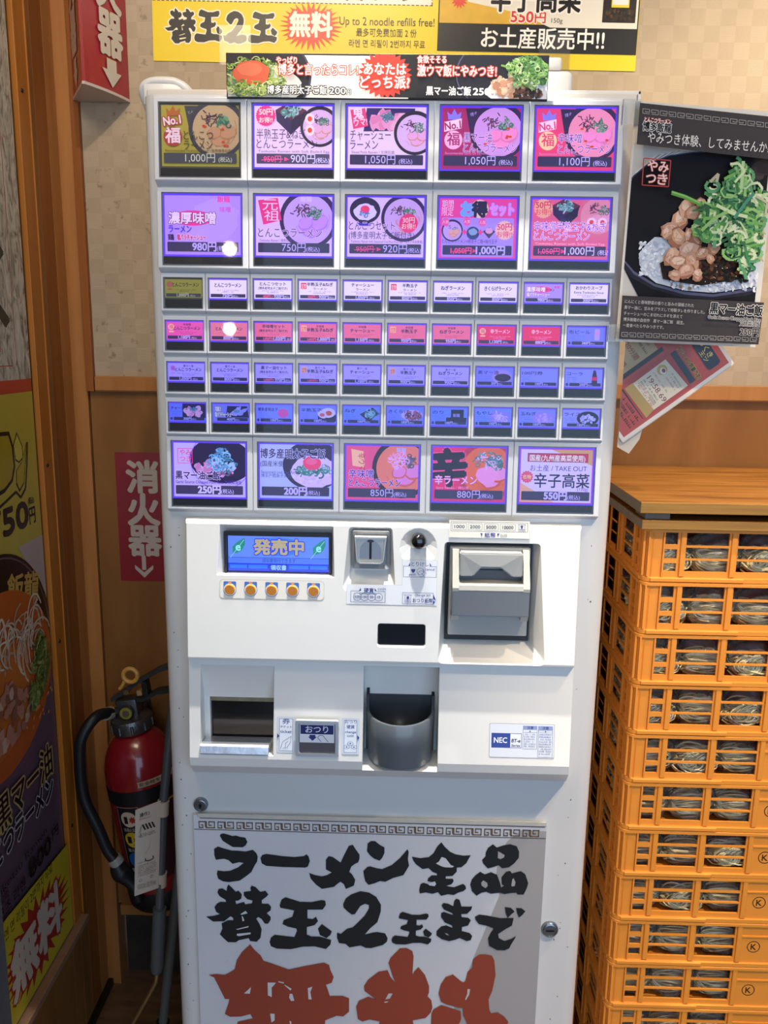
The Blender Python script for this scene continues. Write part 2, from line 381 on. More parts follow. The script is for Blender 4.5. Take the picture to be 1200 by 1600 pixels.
bm = bmesh.new(); mbox(bm, -600, -596, -2600, 280, -1380, -1117, .4); obj('panel', bm, WOOD, wl)
bm = bmesh.new(); mbox(bm, -600, -596, 280.5, 318, -1380, -1117, .4); obj('panel', bm, WOOD, wl)
# frame round the big wall poster: upright batten and the ledge it stands on
bm = bmesh.new(); mbox(bm, -600, -588, 279, 317, -1117, 1119, 1.2); mbox(bm, -600, -586, 316, 320, -1117, 1119, .8); tb = struct('trim_5', bm, WOOD_ORANGE)
bm = bmesh.new()
for z_ in (386, -212, -532, 700, -900): bmesh.ops.create_cone(bm, segments=12, radius1=.0035, radius2=.003, depth=.003, cap_ends=True, matrix=Matrix.Translation((-.5875, .293, H+z_/1e3)) @ Matrix.Rotation(math.pi/2, 4, 'Y'))
obj('screw_cap', bm, mat('#141010', .6), tb)
bm = bmesh.new(); mbox(bm, -600, -574, -2600, 312, -1117, -1103, 1.5); struct('trim_6', bm, mat('#8d6a52', .55, vary=(60, .3)))

bm = bmesh.new(); mbox(bm, -600, -585, -2600, 446, -1380, -1366, 1); struct('baseboard_left', bm, mat('#16140f', .4))

# ---------------------------------------------------------------- painted food for the printed sheets
GREENS = ['#5f8a3a', '#7fae4a', '#a3c46a', '#3f6f3a', '#c4d68c', '#4f8a58']
def onions(s, cx, cy, rx, ry, n, rnd, cols=GREENS, L=None, w=None, peak=0):
    L = L or rx*.35; w = w or rx*.045
    for k in range(n):
        t = rnd.uniform(0, 6.28); q = rnd.random()**.6; x = cx+rx*q*math.cos(t); y = cy+ry*q*math.sin(t)
        if peak: x = cx+(x-cx)*(1-.55*max(0, (y-cy)/ry))
        l = L*rnd.uniform(.5, 1.1); c = rnd.choice(cols); s.lay += .1
        if rnd.random() < .6: s.arc(x, y, l*.5, l*rnd.uniform(.25, .5), rnd.uniform(0, 360), rnd.uniform(360, 560), w*rnd.uniform(.8, 1.7), c, 6, False)
        else:
            a = rnd.uniform(0, 3.14); s.line([(x-l*math.cos(a)/2, y-l*math.sin(a)/2), (x+l*.05*math.sin(a), y+l*.04), (x+l*math.cos(a)/2, y+l*math.sin(a)/2)], w*rnd.uniform(.9, 1.9), c, False)
def chunks(s, cx, cy, rx, ry, n, r, rnd, cols, wob=.25, top=None):
    for k in range(n):
        t = rnd.uniform(0, 6.28); q = rnd.random()**.5; x = cx+rx*q*math.cos(t); y = cy+ry*q*math.sin(t)
        s.lay += .3; s.ell(x, y, r*rnd.uniform(.6, 1.2), r*rnd.uniform(.45, .9), rnd.choice(cols), 8, rnd.uniform(0, 3), False, wob, rnd)
def ramen(s, cx, cy, r, soup, rnd, ky=1.0, bowl='#2c2438', rim=None, pork='#f0b8a0', egg=0, kiku=True, gr=['#4f8a68', '#3f6f62', '#7fae8a'], shade='#d8a088', spicy=0, n=26):
    s.ell(cx, cy, r, r*ky, bowl, 36)
    if rim: s.ring(cx, cy, r*.93, r*.96, rim, 36, ky)
    s.ell(cx, cy-r*.02, r*.86, r*.84*ky, soup, 36)
    for k in range(5):
        a = rnd.uniform(3.5, 6.0); s.arc(cx, cy, r*rnd.uniform(.45, .75), r*ky*rnd.uniform(.4, .7), math.degrees(a), math.degrees(a)+50, r*.02, shade, 6)
    for dx, dy, q in ((.12, -.32, .36), (.38, -.12, .32), (-.1, -.15, .26)):
        s.ell(cx+dx*r, cy+dy*r*ky, q*r, q*r*.8*ky, shade, 14, .3, True, .08, rnd); s.ell(cx+dx*r, cy+dy*r*ky+r*.02, q*r*.9, q*r*.68*ky, pork, 14, .3, True, .08, rnd)
    if kiku:
        for k in range(n): 
            x = cx-.2*r+rnd.gauss(0, .13)*r; y = cy+.32*r*ky+rnd.gauss(0, .1)*r*ky; a = rnd.uniform(0, 6); l = r*.14
            s.line([(x, y), (x+l*math.cos(a), y+l*math.sin(a))], r*.035, rnd.choice(['#4a2a4a', '#5a3348', '#6a4258']))
    onions(s, cx+.2*r, cy+.22*r*ky, r*.26, r*.2*ky, n, rnd, gr, r*.18, r*.03)
    for k in range(egg):
        ex = cx-r*.5+k*0.0; ey = cy+r*(.35-.55*k)*ky; s.ell(ex, ey, r*.24, r*.27, '#fff2f2', 18); s.ell(ex, ey, r*.12, r*.13, '#f0603c', 14)
    if spicy:
        for k in range(6): s.ell(cx+rnd.uniform(-.6, .6)*r, cy+rnd.uniform(-.6, .1)*r*ky, r*.06, r*.04, '#d8502c', 10)
def crown(s, x, y, w, col):
    s.poly([(x, y), (x+w, y), (x+w*1.1, y+w*.62), (x+w*.76, y+w*.36), (x+w*.5, y+w*.85), (x+w*.24, y+w*.36), (x-w*.1, y+w*.62)], col)
def fret(s, x0, x1, y, h, col, step=None, t=None, wide=True):
    """row of paired square spirals"""
    step = step or h*1.18; t = t or h*.13; n = int((x1-x0)/step+.5); step = (x1-x0)/n; s.up()
    for k in range(n):
        f = k % 2; X = x0+k*step+step*.05; W = step*.82
        def R(a, b, c, d):
            if f: a, c = 1-c, 1-a
            s.rect(X+a*W, y+b*h, X+c*W, y+d*h, col, 0, False)
        q = t/h; R(0, 0, q, 1); R(0, 1-q, 1, 1); R(1-q, .25, 1, 1); R(.32, .25, 1, .25+q); R(.32, .25, .32+q, .62); 
        R(.32, .62, .68, .62+q)
        if wide: R(0, 0, 1.15, q)

# ================================================================ the ticket machine
WHITE = mat('#dcdad6', .32, coat=.3, name='white_enamel'); WHITE_P = mat('#e6e4de', .35, name='white_plastic'); BEZEL = mat('#d6d6d8', .4, name='bezel_plastic')
GREYD = mat('#3a3c40', .45); CHROME = mat('#e4e6e8', .38, .85); BLACK = mat('#0a0a0c', .25); GREY = mat('#98999a', .4); GREYL = mat('#a8a8a4', .4)
CABM = mat('#cfc9bf', .4)
mach = thing('ticket_machine', 'tall white food ticket vending machine with rows of glowing violet menu buttons', 'ticket machine', (0, .2, 0))
bm = bmesh.new(); mbox(bm, -314, 315, 38, 440, -1360, 319, 2); obj('cabinet', bm, CABM, mach)
for x_ in (-250, 250):
    for y_ in (80, 390):
        bm = bmesh.new(); bmesh.ops.create_cone(bm, segments=16, radius1=.025, radius2=.02, depth=.022, cap_ends=True, matrix=Matrix.Translation((x_/1e3, y_/1e3, .011))); obj('foot', bm, GREYD, mach)
# door: front slab with softly rounded uprights
bm = bmesh.new(); prof = []
for k in range(7): t = math.radians(90*k/6); prof.append((-.311+.022*(1-math.sin(t)), .004+.022*(1-math.cos(t)) ))
L_ = [(-.311, .036)]+[(-.311+.022*(1-math.cos(math.radians(15*k))), .004+.020*(1-math.sin(math.radians(15*k)))) for k in range(7)]
R_ = [(-x, y) for x, y in L_[::-1]]
prism(bm, L_+R_, H-1.33, H+.303, 'z'); obj('door', bm, WHITE, mach, smooth=True)
# chipped-paint specks are in the print layer further down; top lip of the cabinet, curled over at the left
bm = bmesh.new(); tube(bm, smooth_path([(-.318, .06, H+.300), (-.322, .05, H+.320), (-.312, .046, H+.3285), (-.292, .045, H+.330), (-.276, .045, H+.328), (-.262, .045, H+.319), (-.255, .05, H+.305)], 5), .0055, 10); mbox(bm, -319, -266, 41, 60, 300, 327, 2.5); obj('lifting_lip', bm, WHITE, mach, smooth=True)
bm = bmesh.new(); mbox(bm, 180, 320, 40, 60, 317, 322, 1); mbox(bm, 316, 320, 40, 60, 250, 322, 1); obj('top_flange', bm, WHITE, mach)
# ---- menu buttons
def tinted(t, k):
    T = lin(t)
    return lambda c: mat(c, .4, emit=k, tint=tuple(T), base=.35, name='backlit_print')
ROWT = {1: ('#f0d8ff', .95), 2: ('#dcc4ff', .95), 3: ('#ecdcff', .95), 4: ('#e4ccff', .95), 5: ('#b4acff', .95), 6: ('#a4b0ff', .95), 7: ('#d4c6ff', .95)}
RIMM = mat('#5a3cf0', .4, emit=1.0, base=.4, name='violet_led_rim'); RIMOFF = mat('#6c675c', .5)
FRAMEM = mat('#8c8478', .35); BARM = mat('#2a2628', .4, name='smoked_bar'); COVER = film_mat('clear_cover', gloss=.5, rough=.03)
INK = '#35225e'; STRIP = '#3a3458'; PRICE = '#cfc8ff'
TILT = math.tan(math.radians(4))
def yen(s, cx, y, h, now, was=None, bold=.02, tax=True, col=PRICE, W=None):
    if was:
        s.text(was, cx-h*2.3, y+h*.05, h*.72, '#ff4f96', bold, align='c'); s.line([(cx-h*3.5, y+h*.22), (cx-h*1.1, y+h*.34)], h*.07, '#ff4f96')
        s.poly([(cx-h*.95, y+h*.1), (cx-h*.45, y+h*.32), (cx-h*.95, y+h*.55)], '#ff2f86'); cx = cx+h*1.1
    s.text(now, cx, y, h, col, bold, align='c'); 
    if tax:
        n = len(now)*h*.31+h*.2; s.text('(税込)', cx+n, y+h*.02, h*.52, col, .01)
class Card:
    def __init__(s, x0, z0, x1, z1, row, ytop, ztop, lit=True):
        k = tinted(*ROWT[row]) if lit else (lambda c: mat(c, .5, base=1.45))
        d = .0022                                  # card sits behind the cover on the slanted face
        ang = math.atan(TILT); n = Vector((0, -math.cos(ang), math.sin(ang)))
        v = Vector((0, -math.sin(ang), -math.cos(ang))) * -1
        s.o = Sheet((x0/1e3, -(ztop-z0)/1e3*TILT+d, H+z0/1e3), (1, 0, 0), v, n, .02, mk=k)
        s.w = x1-x0; s.h = (z1-z0)/math.cos(ang); s.o.clip = (0, 0, s.w, s.h)
def btn_bezel(x0, x1, zt, zb, wx0, wx1, wz0, wz1, under):
    """slanted frame with a window; returns part mesh"""
    bm = bmesh.new()
    def P(x, z, d=0): return bm.verts.new((x/1e3, -(zt-z)/1e3*TILT+d/1e3, H+z/1e3))
    o = [P(x0, zt), P(x1, zt), P(x1, zb), P(x0, zb)]; c = .8
    o1 = [P(x0+c, zt-c, -.5), P(x1-c, zt-c, -.5), P(x1-c, zb+c, -.5), P(x0+c, zb+c, -.5)]
    i0 = [P(wx0, wz1, -.5), P(wx1, wz1, -.5), P(wx1, wz0, -.5), P(wx0, wz0, -.5)]; i1 = [P(wx0, wz1, 3), P(wx1, wz1, 3), P(wx1, wz0, 3), P(wx0, wz0, 3)]
    for A, B in ((o, o1), (o1, i0), (i0, i1)):
        for k in range(4): bm.faces.new((A[k], A[(k+1) % 4], B[(k+1) % 4], B[k]))
    bm.faces.new(i1)
    # underside slopes back to the door, then the side walls
    b = [bm.verts.new((x0/1e3, .004, H+(zb-under)/1e3)), bm.verts.new((x1/1e3, .004, H+(zb-under)/1e3))]
    t = [bm.verts.new((x0/1e3, .004, H+zt/1e3)), bm.verts.new((x1/1e3, .004, H+zt/1e3))]
    bm.faces.new((o[3], o[2], b[1], b[0])); bm.faces.new((o[0], o[3], b[0], t[0])); bm.faces.new((o[2], o[1], t[1], b[1])); bm.faces.new((o[1], o[0], t[0], t[1]))
    bmesh.ops.recalc_face_normals(bm, faces=bm.faces[:])
    return bm
def make_button(row, col, big, draw, lit=True, label=None, barm=None):
    if big:
        zt = {1: 299, 2: 192.3, 7: -124.3}[row]; zb = zt-99; under = 6; x0 = -294.3+117.1*col; x1 = x0+116.5; wx0, wx1 = x0+5.5, x0+109.5; wz1 = zt-5.5; wz0 = zt-96
        cx0, cx1, cz1, cz0 = wx0+3.4, wx1-3.2, wz1-3.6, wz0+14; bz1, bz0 = wz0+11.5, wz0+2.2
    else:
        zt = {3: 87.6, 4: 33.7, 5: -19.8, 6: -73}[row]; zb = zt-48; under = 4.2; x0 = -293.5+58.4*col; x1 = x0+57.8; wx0, wx1 = x0+2.8, x0+54.8; wz1 = zt-5.2; wz0 = zt-45.2
        cx0, cx1, cz1, cz0 = wx0+1.8, wx1-1.8, wz1-2.6, wz0+14.2; bz1, bz0 = wz0+12, wz0+1.6
    bm = btn_bezel(x0, x1, zt, zb, wx0, wx1, wz0, wz1, under)
    b = obj('menu_button', bm, BEZEL, mach, label=label)
    def Y(z, d): return -(zt-z)/1e3*TILT+d/1e3
    def quad(bm, a, c, z1, z0, d):
        return bm.faces.new([bm.verts.new(p) for p in ((a/1e3, Y(z0, d), H+z0/1e3), (c/1e3, Y(z0, d), H+z0/1e3), (c/1e3, Y(z1, d), H+z1/1e3), (a/1e3, Y(z1, d), H+z1/1e3))])
    # glowing diffuser behind the card
    bm = bmesh.new(); quad(bm, wx0+1.2, wx1-1.2, wz1-.8, bz1-.3, 2.5); obj('diffuser', bm, RIMM if lit else RIMOFF, b)
    # thin window frame + smoked press bar + clear cover
    bm = bmesh.new(); t_ = 1.3 if big else .9
    for a, c, z1, z0 in ((wx0, wx1, wz1, wz1-t_), (wx0, wx1, wz0+t_, wz0), (wx0, wx0+t_, wz1-t_, wz0+t_), (wx1-t_, wx1, wz1-t_, wz0+t_)): quad(bm, a, c, z1, z0, .6)
    obj('window_frame', bm, FRAMEM, b)
    bm = bmesh.new(); pf = [(Y(bz1, 2.4), H+bz1/1e3), (Y(bz1, .4), H+bz1/1e3), (Y(bz0, .4), H+bz0/1e3), (Y(bz0, 2.4), H+bz0/1e3)]; prism(bm, pf, (wx0+2)/1e3, (wx1-2)/1e3, 'x'); obj('press_bar', bm, BARM, b)
    bm = bmesh.new(); quad(bm, wx0+.2, wx1-.2, wz1-.2, wz0+.2, 0); obj('clear_cover', bm, COVER, b)
    C = Card(cx0, cz0, cx1, cz1, row, 0, zt, lit); draw(C.o, C.w, C.h); C.o.build('menu_card', b)
rb = random.Random(5)
def big_base(s, w, h, bgc, price, was=None, strip=STRIP, tx=.5, bold=0, pc=PRICE, fit=None):
    def fin():
        s.rect(w*.03, h*.05, w*.97, h*.215, strip, 1)
        yen(s, w*tx, h*.075, h*.155, price, was, bold, col=pc)
    s.rect(0, 0, w, h, bgc); return fin
def no1(s, w, h, red, crowncol, fukubg):
    crown(s, w*.08, h*.82, w*.15, crowncol); s.text('No.1', w*.04, h*.66, h*.17, '#ffe8f0', .03, [(red, .10)], width=w*.22, rot=8)
    s.ell(w*.15, h*.48, w*.12, w*.12, fukubg, 24); s.text('福', w*.15, h*.40, h*.24, '#ffe0ea' if fukubg != '#ffe6a8' else red, .03, align='c')
def badge(s, x, y, r, t, col='#ff3c8c', tc='#fff0d8', col2=None):
    s.star(x, y, r, r*.92, 26, col); s.text(t, x, y+r*.12, r*.62, tc, .03, align='c'); s.text('お得!!', x, y-r*.6, r*.5, tc, .02, align='c')
def negi_box(s, x, y, r, rnd, dark='#3a2c58', top='#6a3048'):
    s.poly([(x-r, y+r*.5), (x, y-r*.1), (x, y-r), (x-r*.92, y-r*.15)], dark); s.poly([(x+r, y+r*.5), (x, y-r*.1), (x, y-r), (x+r*.92, y-r*.15)], '#2c2044')
    s.poly([(x-r, y+r*.5), (x-r*.1, y+r*1.0), (x+r, y+r*.5), (x, y-r*.1)], top)
    onions(s, x, y+r*.45, r*.62, r*.36, 34, rnd, ['#5aa090', '#86c4b4', '#3f7f78', '#b4e0d4'], r*.4, r*.06)
def txt2(s, w, h, a, b, ya=.44, yb=.28, sz=.16, col=INK, x=.05, out=None, wa=None, wb=None, bold=0):
    s.text(a, w*x, h*ya, h*sz, col, bold, out, .05, wa and w*wa); s.text(b, w*x, h*yb, h*sz, col, bold, out, .05, wb and w*wb)
def sm(s, w, h, col='#6a4a90', x=.05, t='Tonkotsu Ramen with Soft Boiled Egg', y=.235, ww=.6): s.text(t, w*x, h*y, h*.05, col, 0, width=w*ww)
def d11(s, w, h):
    f = big_base(s, w, h, '#c3ad45', '1,000円', pc='#e4ddc8', strip='#55535a'); s.poly([(w*.30, h*.99), (w*.62, h*.99), (w*.5, h*.5), (w*.36, h*.6)], '#4e4c54'); s.text('とんこつラーメン', w*.35, h*.86, h*.05, '#c8bfa0', rot=12); ramen(s, w*.72, h*.62, w*.37, '#d8b488', rb, bowl='#4a4450', pork='#d8a07a', shade='#c08a62', spicy=1)
    no1(s, w, h, '#c0453c', '#c8703c', '#bc4a44'); txt2(s, w, h, 'とんこつ', 'ラーメン', col='#4a4438', x=.29, sz=.155, wa=.38, wb=.37, ya=.44, yb=.28); sm(s, w, h, '#6a6040', ww=.85, t='Recommended Tonkotsu Ramen / 推荐猪骨拉面'); f()
def d12(s, w, h):
    f = big_base(s, w, h, '#f4e4ee', '900円', '950円'); negi_box(s, w*.47, h*.8, w*.2, rb); ramen(s, w*.84, h*.67, w*.25, '#e8c8e8', rb, egg=2, pork='#f0c0d8'); badge(s, w*.15, h*.83, w*.13, '50円')
    txt2(s, w, h, '半熟玉子&ねぎ', 'とんこつラーメン', wa=.63, wb=.78, ya=.47, yb=.31, x=.03, bold=.0); sm(s, w, h, ww=.92); f()
def d13(s, w, h):
    f = big_base(s, w, h, '#f4e4ee', '1,050円', tx=.42); s.poly([(w*.24, h*.98), (w*.86, h*.98), (w*.80, h*.62), (w*.2, h*.60)], '#3a2c6a'); chunks(s, w*.52, h*.78, w*.2, h*.1, 22, w*.09, rb, ['#f0a8c8', '#e890b8', '#f4c0d4']); onions(s, w*.5, h*.83, w*.1, h*.07, 22, rb, ['#5a90a0', '#3f7f88'], w*.08, w*.01)
    ramen(s, w*.86, h*.58, w*.27, '#e4c8ec', rb, pork='#f0b8e0'); s.poly([(w*.03, h*.94), (w*.22, h*.97), (w*.26, h*.68), (w*.07, h*.63)], '#f04880'); s.text('鬼', w*.07, h*.8, h*.17, '#fff0f4', .03, rot=6); s.text('ウマ!', w*.08, h*.68, h*.12, '#fff0f4', .02, width=w*.17, rot=6)
    txt2(s, w, h, 'チャーシュー', 'ラーメン', wa=.52, wb=.36, ya=.47, yb=.31, x=.03); sm(s, w, h, ww=.55, t='Sliced Pork Ramen / 叉烧拉面'); f()
def d14(s, w, h, bgc='#b02c6c', a='黒マー油', soup='#d8a8e4', cr='#8f8cff', fb='#ffc8e0', wa=.36):
    f = big_base(s, w, h, bgc, '1,050円' if a[0] == '黒' else '1,100円'); s.poly([(w*.30, h*.99), (w*.62, h*.99), (w*.5, h*.5), (w*.36, h*.6)], '#33284c'); s.text('博多とんこつ', w*.36, h*.86, h*.06, '#b4a8e8', rot=12); ramen(s, w*.72, h*.62, w*.36, soup, rb, bowl='#3a2450', pork='#ff9cd0', spicy=1, shade='#e088b8')
    crown(s, w*.08, h*.80, w*.15, cr); s.poly([(w*.03, h*.60), (w*.25, h*.66), (w*.25, h*.82), (w*.03, h*.76)], '#ffe8ee'); s.text('No.1', w*.045, h*.63, h*.15, bgc, .03, width=w*.2, rot=8)
    s.ell(w*.15, h*.47, w*.115, w*.115, fb, 24); s.text('福', w*.15, h*.40, h*.2, bgc, .02, align='c')
    txt2(s, w, h, a, 'とんこつラーメン', col='#4a2c9c', x=.28, sz=.15, wa=wa, wb=.68, ya=.45, yb=.28, out='#ffdcf4'); sm(s, w, h, '#f0a0d0', ww=.55, t='Recommended Garlic Oil Tonkotsu'); f()
def d15(s, w, h): d14(s, w, h, '#f0487c', '辛味噌', '#f8a0b8', '#8f8cff', '#ffe6a8', .30)
def d21(s, w, h):
    f = big_base(s, w, h, '#c4a4fa', '980円', tx=.52, bold=.03); s.ell(w*.62, h*.55, w*.36, h*.36, '#cdb0fb', 20, .4, True, .12, rb); s.ell(w*.37, h*.62, w*.27, h*.13, '#ff3ca0', 28); s.text('濃厚味噌', w*.05, h*.54, h*.19, '#fff2fa', .03, [('#5a2c58', .05)], width=w*.62)
    s.text('ラーメン', w*.05, h*.38, h*.13, '#3a28e0', .03, width=w*.3); s.text('鶏', w*.04, h*.25, h*.10, '#3a2458', .04); s.text('塩バラチャーシュー', w*.16, h*.25, h*.10, '#d83c78', .05, [('#ffffff', .05)], width=w*.38); s.text('飯龍', w*.78, h*.9, h*.1, '#ff58b0', .04, align='c'); s.text('味噌', w*.8, h*.73, h*.09, '#e070d0', .03, align='c'); f()
def d22(s, w, h):
    f = big_base(s, w, h, '#f0dcf8', '750円'); ramen(s, w*.69, h*.62, w*.38, '#d8bcf0', rb, bowl='#3c2858', pork='#d8a8f0', shade='#c090e0'); s.text('飯龍', w*.66, h*.92, h*.09, '#e8d8f8', .05, align='c')
    s.poly([(w*.03, h*.93), (w*.29, h*.97), (w*.34, h*.60), (w*.10, h*.52)], '#fa3c8c'); s.text('元', w*.19, h*.78, h*.19, '#fff0f4', .0, align='c', width=w*.2); s.text('祖', w*.21, h*.6, h*.17, '#fff0f4', .0, align='c', width=w*.2)
    s.text('とんこつラーメン', w*.03, h*.32, h*.16, INK, 0, [('#f4e4fc', .05)], width=w*.84); sm(s, w, h, ww=.42, t='Tonkotsu Ramen / 猪骨拉面'); f()
def d23(s, w, h):
    f = big_base(s, w, h, '#f0dcf4', '920円', '950円'); ramen(s, w*.74, h*.66, w*.3, '#d8bce8', rb, bowl='#3c2858', pork='#d8b0e8'); s.ell(w*.23, h*.78, w*.2, h*.22, '#33284c', 28); s.ell(w*.23, h*.75, w*.15, h*.14, '#ece8fa', 24, 0, True, .06, rb); onions(s, w*.23, h*.74, w*.1, h*.06, 14, rb, ['#5a90c0', '#3f7fa8'], w*.06, w*.01); s.ell(w*.23, h*.80, w*.06, h*.06, '#ff4878', 16)
    s.poly([(w*.13, h*.57), (w*.33, h*.57), (w*.3, h*.52), (w*.16, h*.52)], '#4a3cc0'); s.ell(w*.8, h*.57, w*.12, w*.12, '#fa3c80', 24); s.text('30円', w*.8, h*.58, h*.1, '#ffe8d0', .02, align='c'); s.text('お得!!', w*.8, h*.48, h*.09, '#ffe8d0', .02, align='c')
    s.text('とんこつセット', w*.02, h*.46, h*.15, INK, 0, [('#f4e4fc', .05)], width=w*.6); s.text('(博多産明太子ご飯付き)', w*.02, h*.31, h*.12, INK, 0, width=w*.86); sm(s, w, h, ww=.94, t='Tonkotsu Ramen with Seasoned Cod Roe Rice (国产明太子米饭套餐)'); f()
def d24(s, w, h):
    s.rect(0, 0, w, h, '#f84ca0'); s.rect(w*.03, h*.02, w*.97, h*.68, '#b8a0f4', 2); s.text('期間', w*.03, h*.85, h*.13, '#ffe8f4', 0, width=w*.15); s.text('限定', w*.03, h*.72, h*.13, '#ffe8f4', 0, width=w*.15)
    s.ell(w*.52, h*.83, w*.115, w*.115, '#f8e4c0', 24); s.text('お', w*.28, h*.72, h*.24, '#7cc0ff', .09, align='l'); s.text('得', w*.52, h*.72, h*.24, '#2c2048', .07, align='c'); s.text('セット', w*.66, h*.74, h*.2, '#f8a0f0', .08, [('#6ab0f8', .04)], width=w*.3)
    ramen(s, w*.17, h*.46, w*.14, '#d0b4f0', rb, bowl='#3c2858', n=8); s.ell(w*.44, h*.42, w*.085, h*.11, '#33407c', 20); s.ell(w*.44, h*.44, w*.06, h*.06, '#90b8d0', 14, 0, True, .1, rb); s.poly([(w*.57, h*.45), (w*.65, h*.52), (w*.73, h*.45), (w*.65, h*.33)], '#4a3458'); s.ell(w*.65, h*.46, w*.05, h*.05, '#e8b0d0', 12)
    for x in (.33, .54): s.text('+', w*x, h*.38, h*.14, '#fa3c8c', .06, align='c')
    for x, y in ((.08, .6), (.36, .61), (.56, .6)): s.ell(w*x, h*y, w*.05, h*.07, '#fa6cae', 16); s.text('人気', w*x, h*y-h*.02, h*.05, '#fff0f8', 0, align='c')
    s.star(w*.85, h*.47, w*.125, w*.112, 24, '#ffd8b8'); s.text('50円', w*.85, h*.48, h*.12, '#f04880', .03, align='c'); s.text('お得!!', w*.85, h*.36, h*.1, '#f04880', .02, align='c'); s.text('とんこつラーメン+明太子ご飯+味付玉子', w*.04, h*.25, h*.07, INK, 0, width=w*.72)
    s.rect(w*.05, h*.05, w*.95, h*.21, '#33285c', 1); yen(s, w*.55, h*.07, h*.15, '1,000円', '1,050円', .04, False)
def d25(s, w, h):
    f = big_base(s, w, h, '#f07090', '1,000円', '1,050円'); negi_box(s, w*.44, h*.78, w*.18, rb, '#3c2858'); ramen(s, w*.86, h*.74, w*.27, '#f0a0a8', rb, bowl='#e87c90', egg=0, pork='#f4b0c0'); 
    for x in (.77, .91): s.ell(w*x, h*.62, w*.06, h*.08, '#ffe4e8', 16); s.ell(w*x, h*.62, w*.03, h*.04, '#f04040', 12)
    s.star(w*.14, h*.84, w*.125, w*.112, 24, '#ffc898'); s.text('50円', w*.14, h*.85, h*.12, '#e84868', .03, align='c'); s.text('お得!!', w*.14, h*.74, h*.1, '#e84868', .02, align='c')
    txt2(s, w, h, '辛味噌半熟玉子&ねぎ', 'とんこつラーメン', col='#5a3cc0', x=.03, sz=.15, wa=.93, wb=.72, ya=.48, yb=.32, out='#ffdcf0'); sm(s, w, h, '#ffb4cc', ww=.9); f()
def d71(s, w, h):
    f = big_base(s, w, h, '#d8ccf8', '250円', bold=.05); s.ell(w*.66, h*.68, w*.44, h*.42, '#2c2048', 36, -.1); s.ring(w*.66, h*.68, w*.42, w*.43, '#8a7cf0', 36, .95); chunks(s, w*.6, h*.52, w*.25, h*.13, 60, w*.035, rb, ['#f0d8f4', '#e8c0e8', '#d8a0d8']); chunks(s, w*.45, h*.55, w*.15, h*.1, 16, w*.06, rb, ['#e8a8d0', '#d890c0']); chunks(s, w*.72, h*.44, w*.1, h*.06, 14, w*.03, rb, ['#c04888', '#5a2048'])
    onions(s, w*.67, h*.67, w*.2, h*.24, 110, rb, ['#6ab8d8', '#8ad4ec', '#4a98b8', '#b0e4f4', '#3f8890'], w*.09, w*.011, 1)
    s.frame(w*.06, h*.62, w*.27, h*.9, .7, '#f04888'); s.text('やみ', w*.09, h*.78, h*.11, '#f04888', .01, width=w*.16); s.text('つき', w*.09, h*.66, h*.11, '#f04888', .01, width=w*.16)
    s.text('黒マー油ご飯', w*.03, h*.34, h*.15, INK, .03, [('#e4dcfc', .05)], width=w*.62); s.text('Garlic Source Chopped Pork Rice, 叉烧蒜油饭', w*.03, h*.25, h*.07, '#4a2ca0', .01, width=w*.92); f()
def d72(s, w, h):
    f = big_base(s, w, h, '#bcd0f4', '200円', bold=.05); s.ell(w*.74, h*.62, w*.42, h*.46, '#33284c', 36); s.ell(w*.76, h*.5, w*.34, h*.3, '#e4d4f4', 30, 0, True, .05, rb); chunks(s, w*.74, h*.45, w*.3, h*.2, 60, w*.025, rb, ['#ece0fa', '#d8c8f0']); onions(s, w*.76, h*.53, w*.26, h*.1, 50, rb, ['#3f9080', '#6ab8a8', '#2f7068'], w*.09, w*.014)
    s.ell(w*.73, h*.66, w*.13, h*.13, '#f8487c', 20, 0, True, .05, rb); s.ell(w*.72, h*.69, w*.08, h*.06, '#ff6c98', 14)
    s.text('博多産明太子ご飯', w*.0+1, h*.76, h*.17, INK, .02, [('#c8d4f8', .05)], width=w*.9); s.text('(国産米使用)', w*.01, h*.6, h*.1, INK, 0, width=w*.42); s.text('Seasoned cod roe Rice', w*.02, h*.46, h*.07, '#4a60a0', 0, width=w*.5); s.text('博多产鳕鱼子米饭', w*.02, h*.39, h*.07, '#4a60a0', 0, width=w*.42); f()
def d73(s, w, h):
    f = big_base(s, w, h, '#f0588c', '850円'); ramen(s, w*.78, h*.6, w*.42, '#ee8a70', rb, bowl='#33203c', pork='#e890d0', gr=['#5a5070', '#6a7888', '#4a6868'], shade='#d86a60', kiku=False); onions(s, w*.72, h*.72, w*.14, h*.16, 30, rb, ['#f0a8e0', '#e8c0f0'], w*.09, w*.012); s.text('飯龍', w*.76, h*.9, h*.08, '#c8b8e8', .04, align='c')
    s.poly([(w*.07, h*.94), (w*.24, h*.9), (w*.26, h*.6), (w*.09, h*.63)], '#ffd0a0'); s.text('辛ウマ', w*.165, h*.86, h*.13, '#c83c50', .01, rot=-85, width=w*.24); s.text('辛味噌', w*.04, h*.42, h*.15, '#4a2ca8', .02, [('#ffd8f0', .04)], width=w*.34); s.text('とんこつラーメン', w*.04, h*.26, h*.15, '#4a2ca8', .02, [('#ffd8f0', .04)], width=w*.72); f()
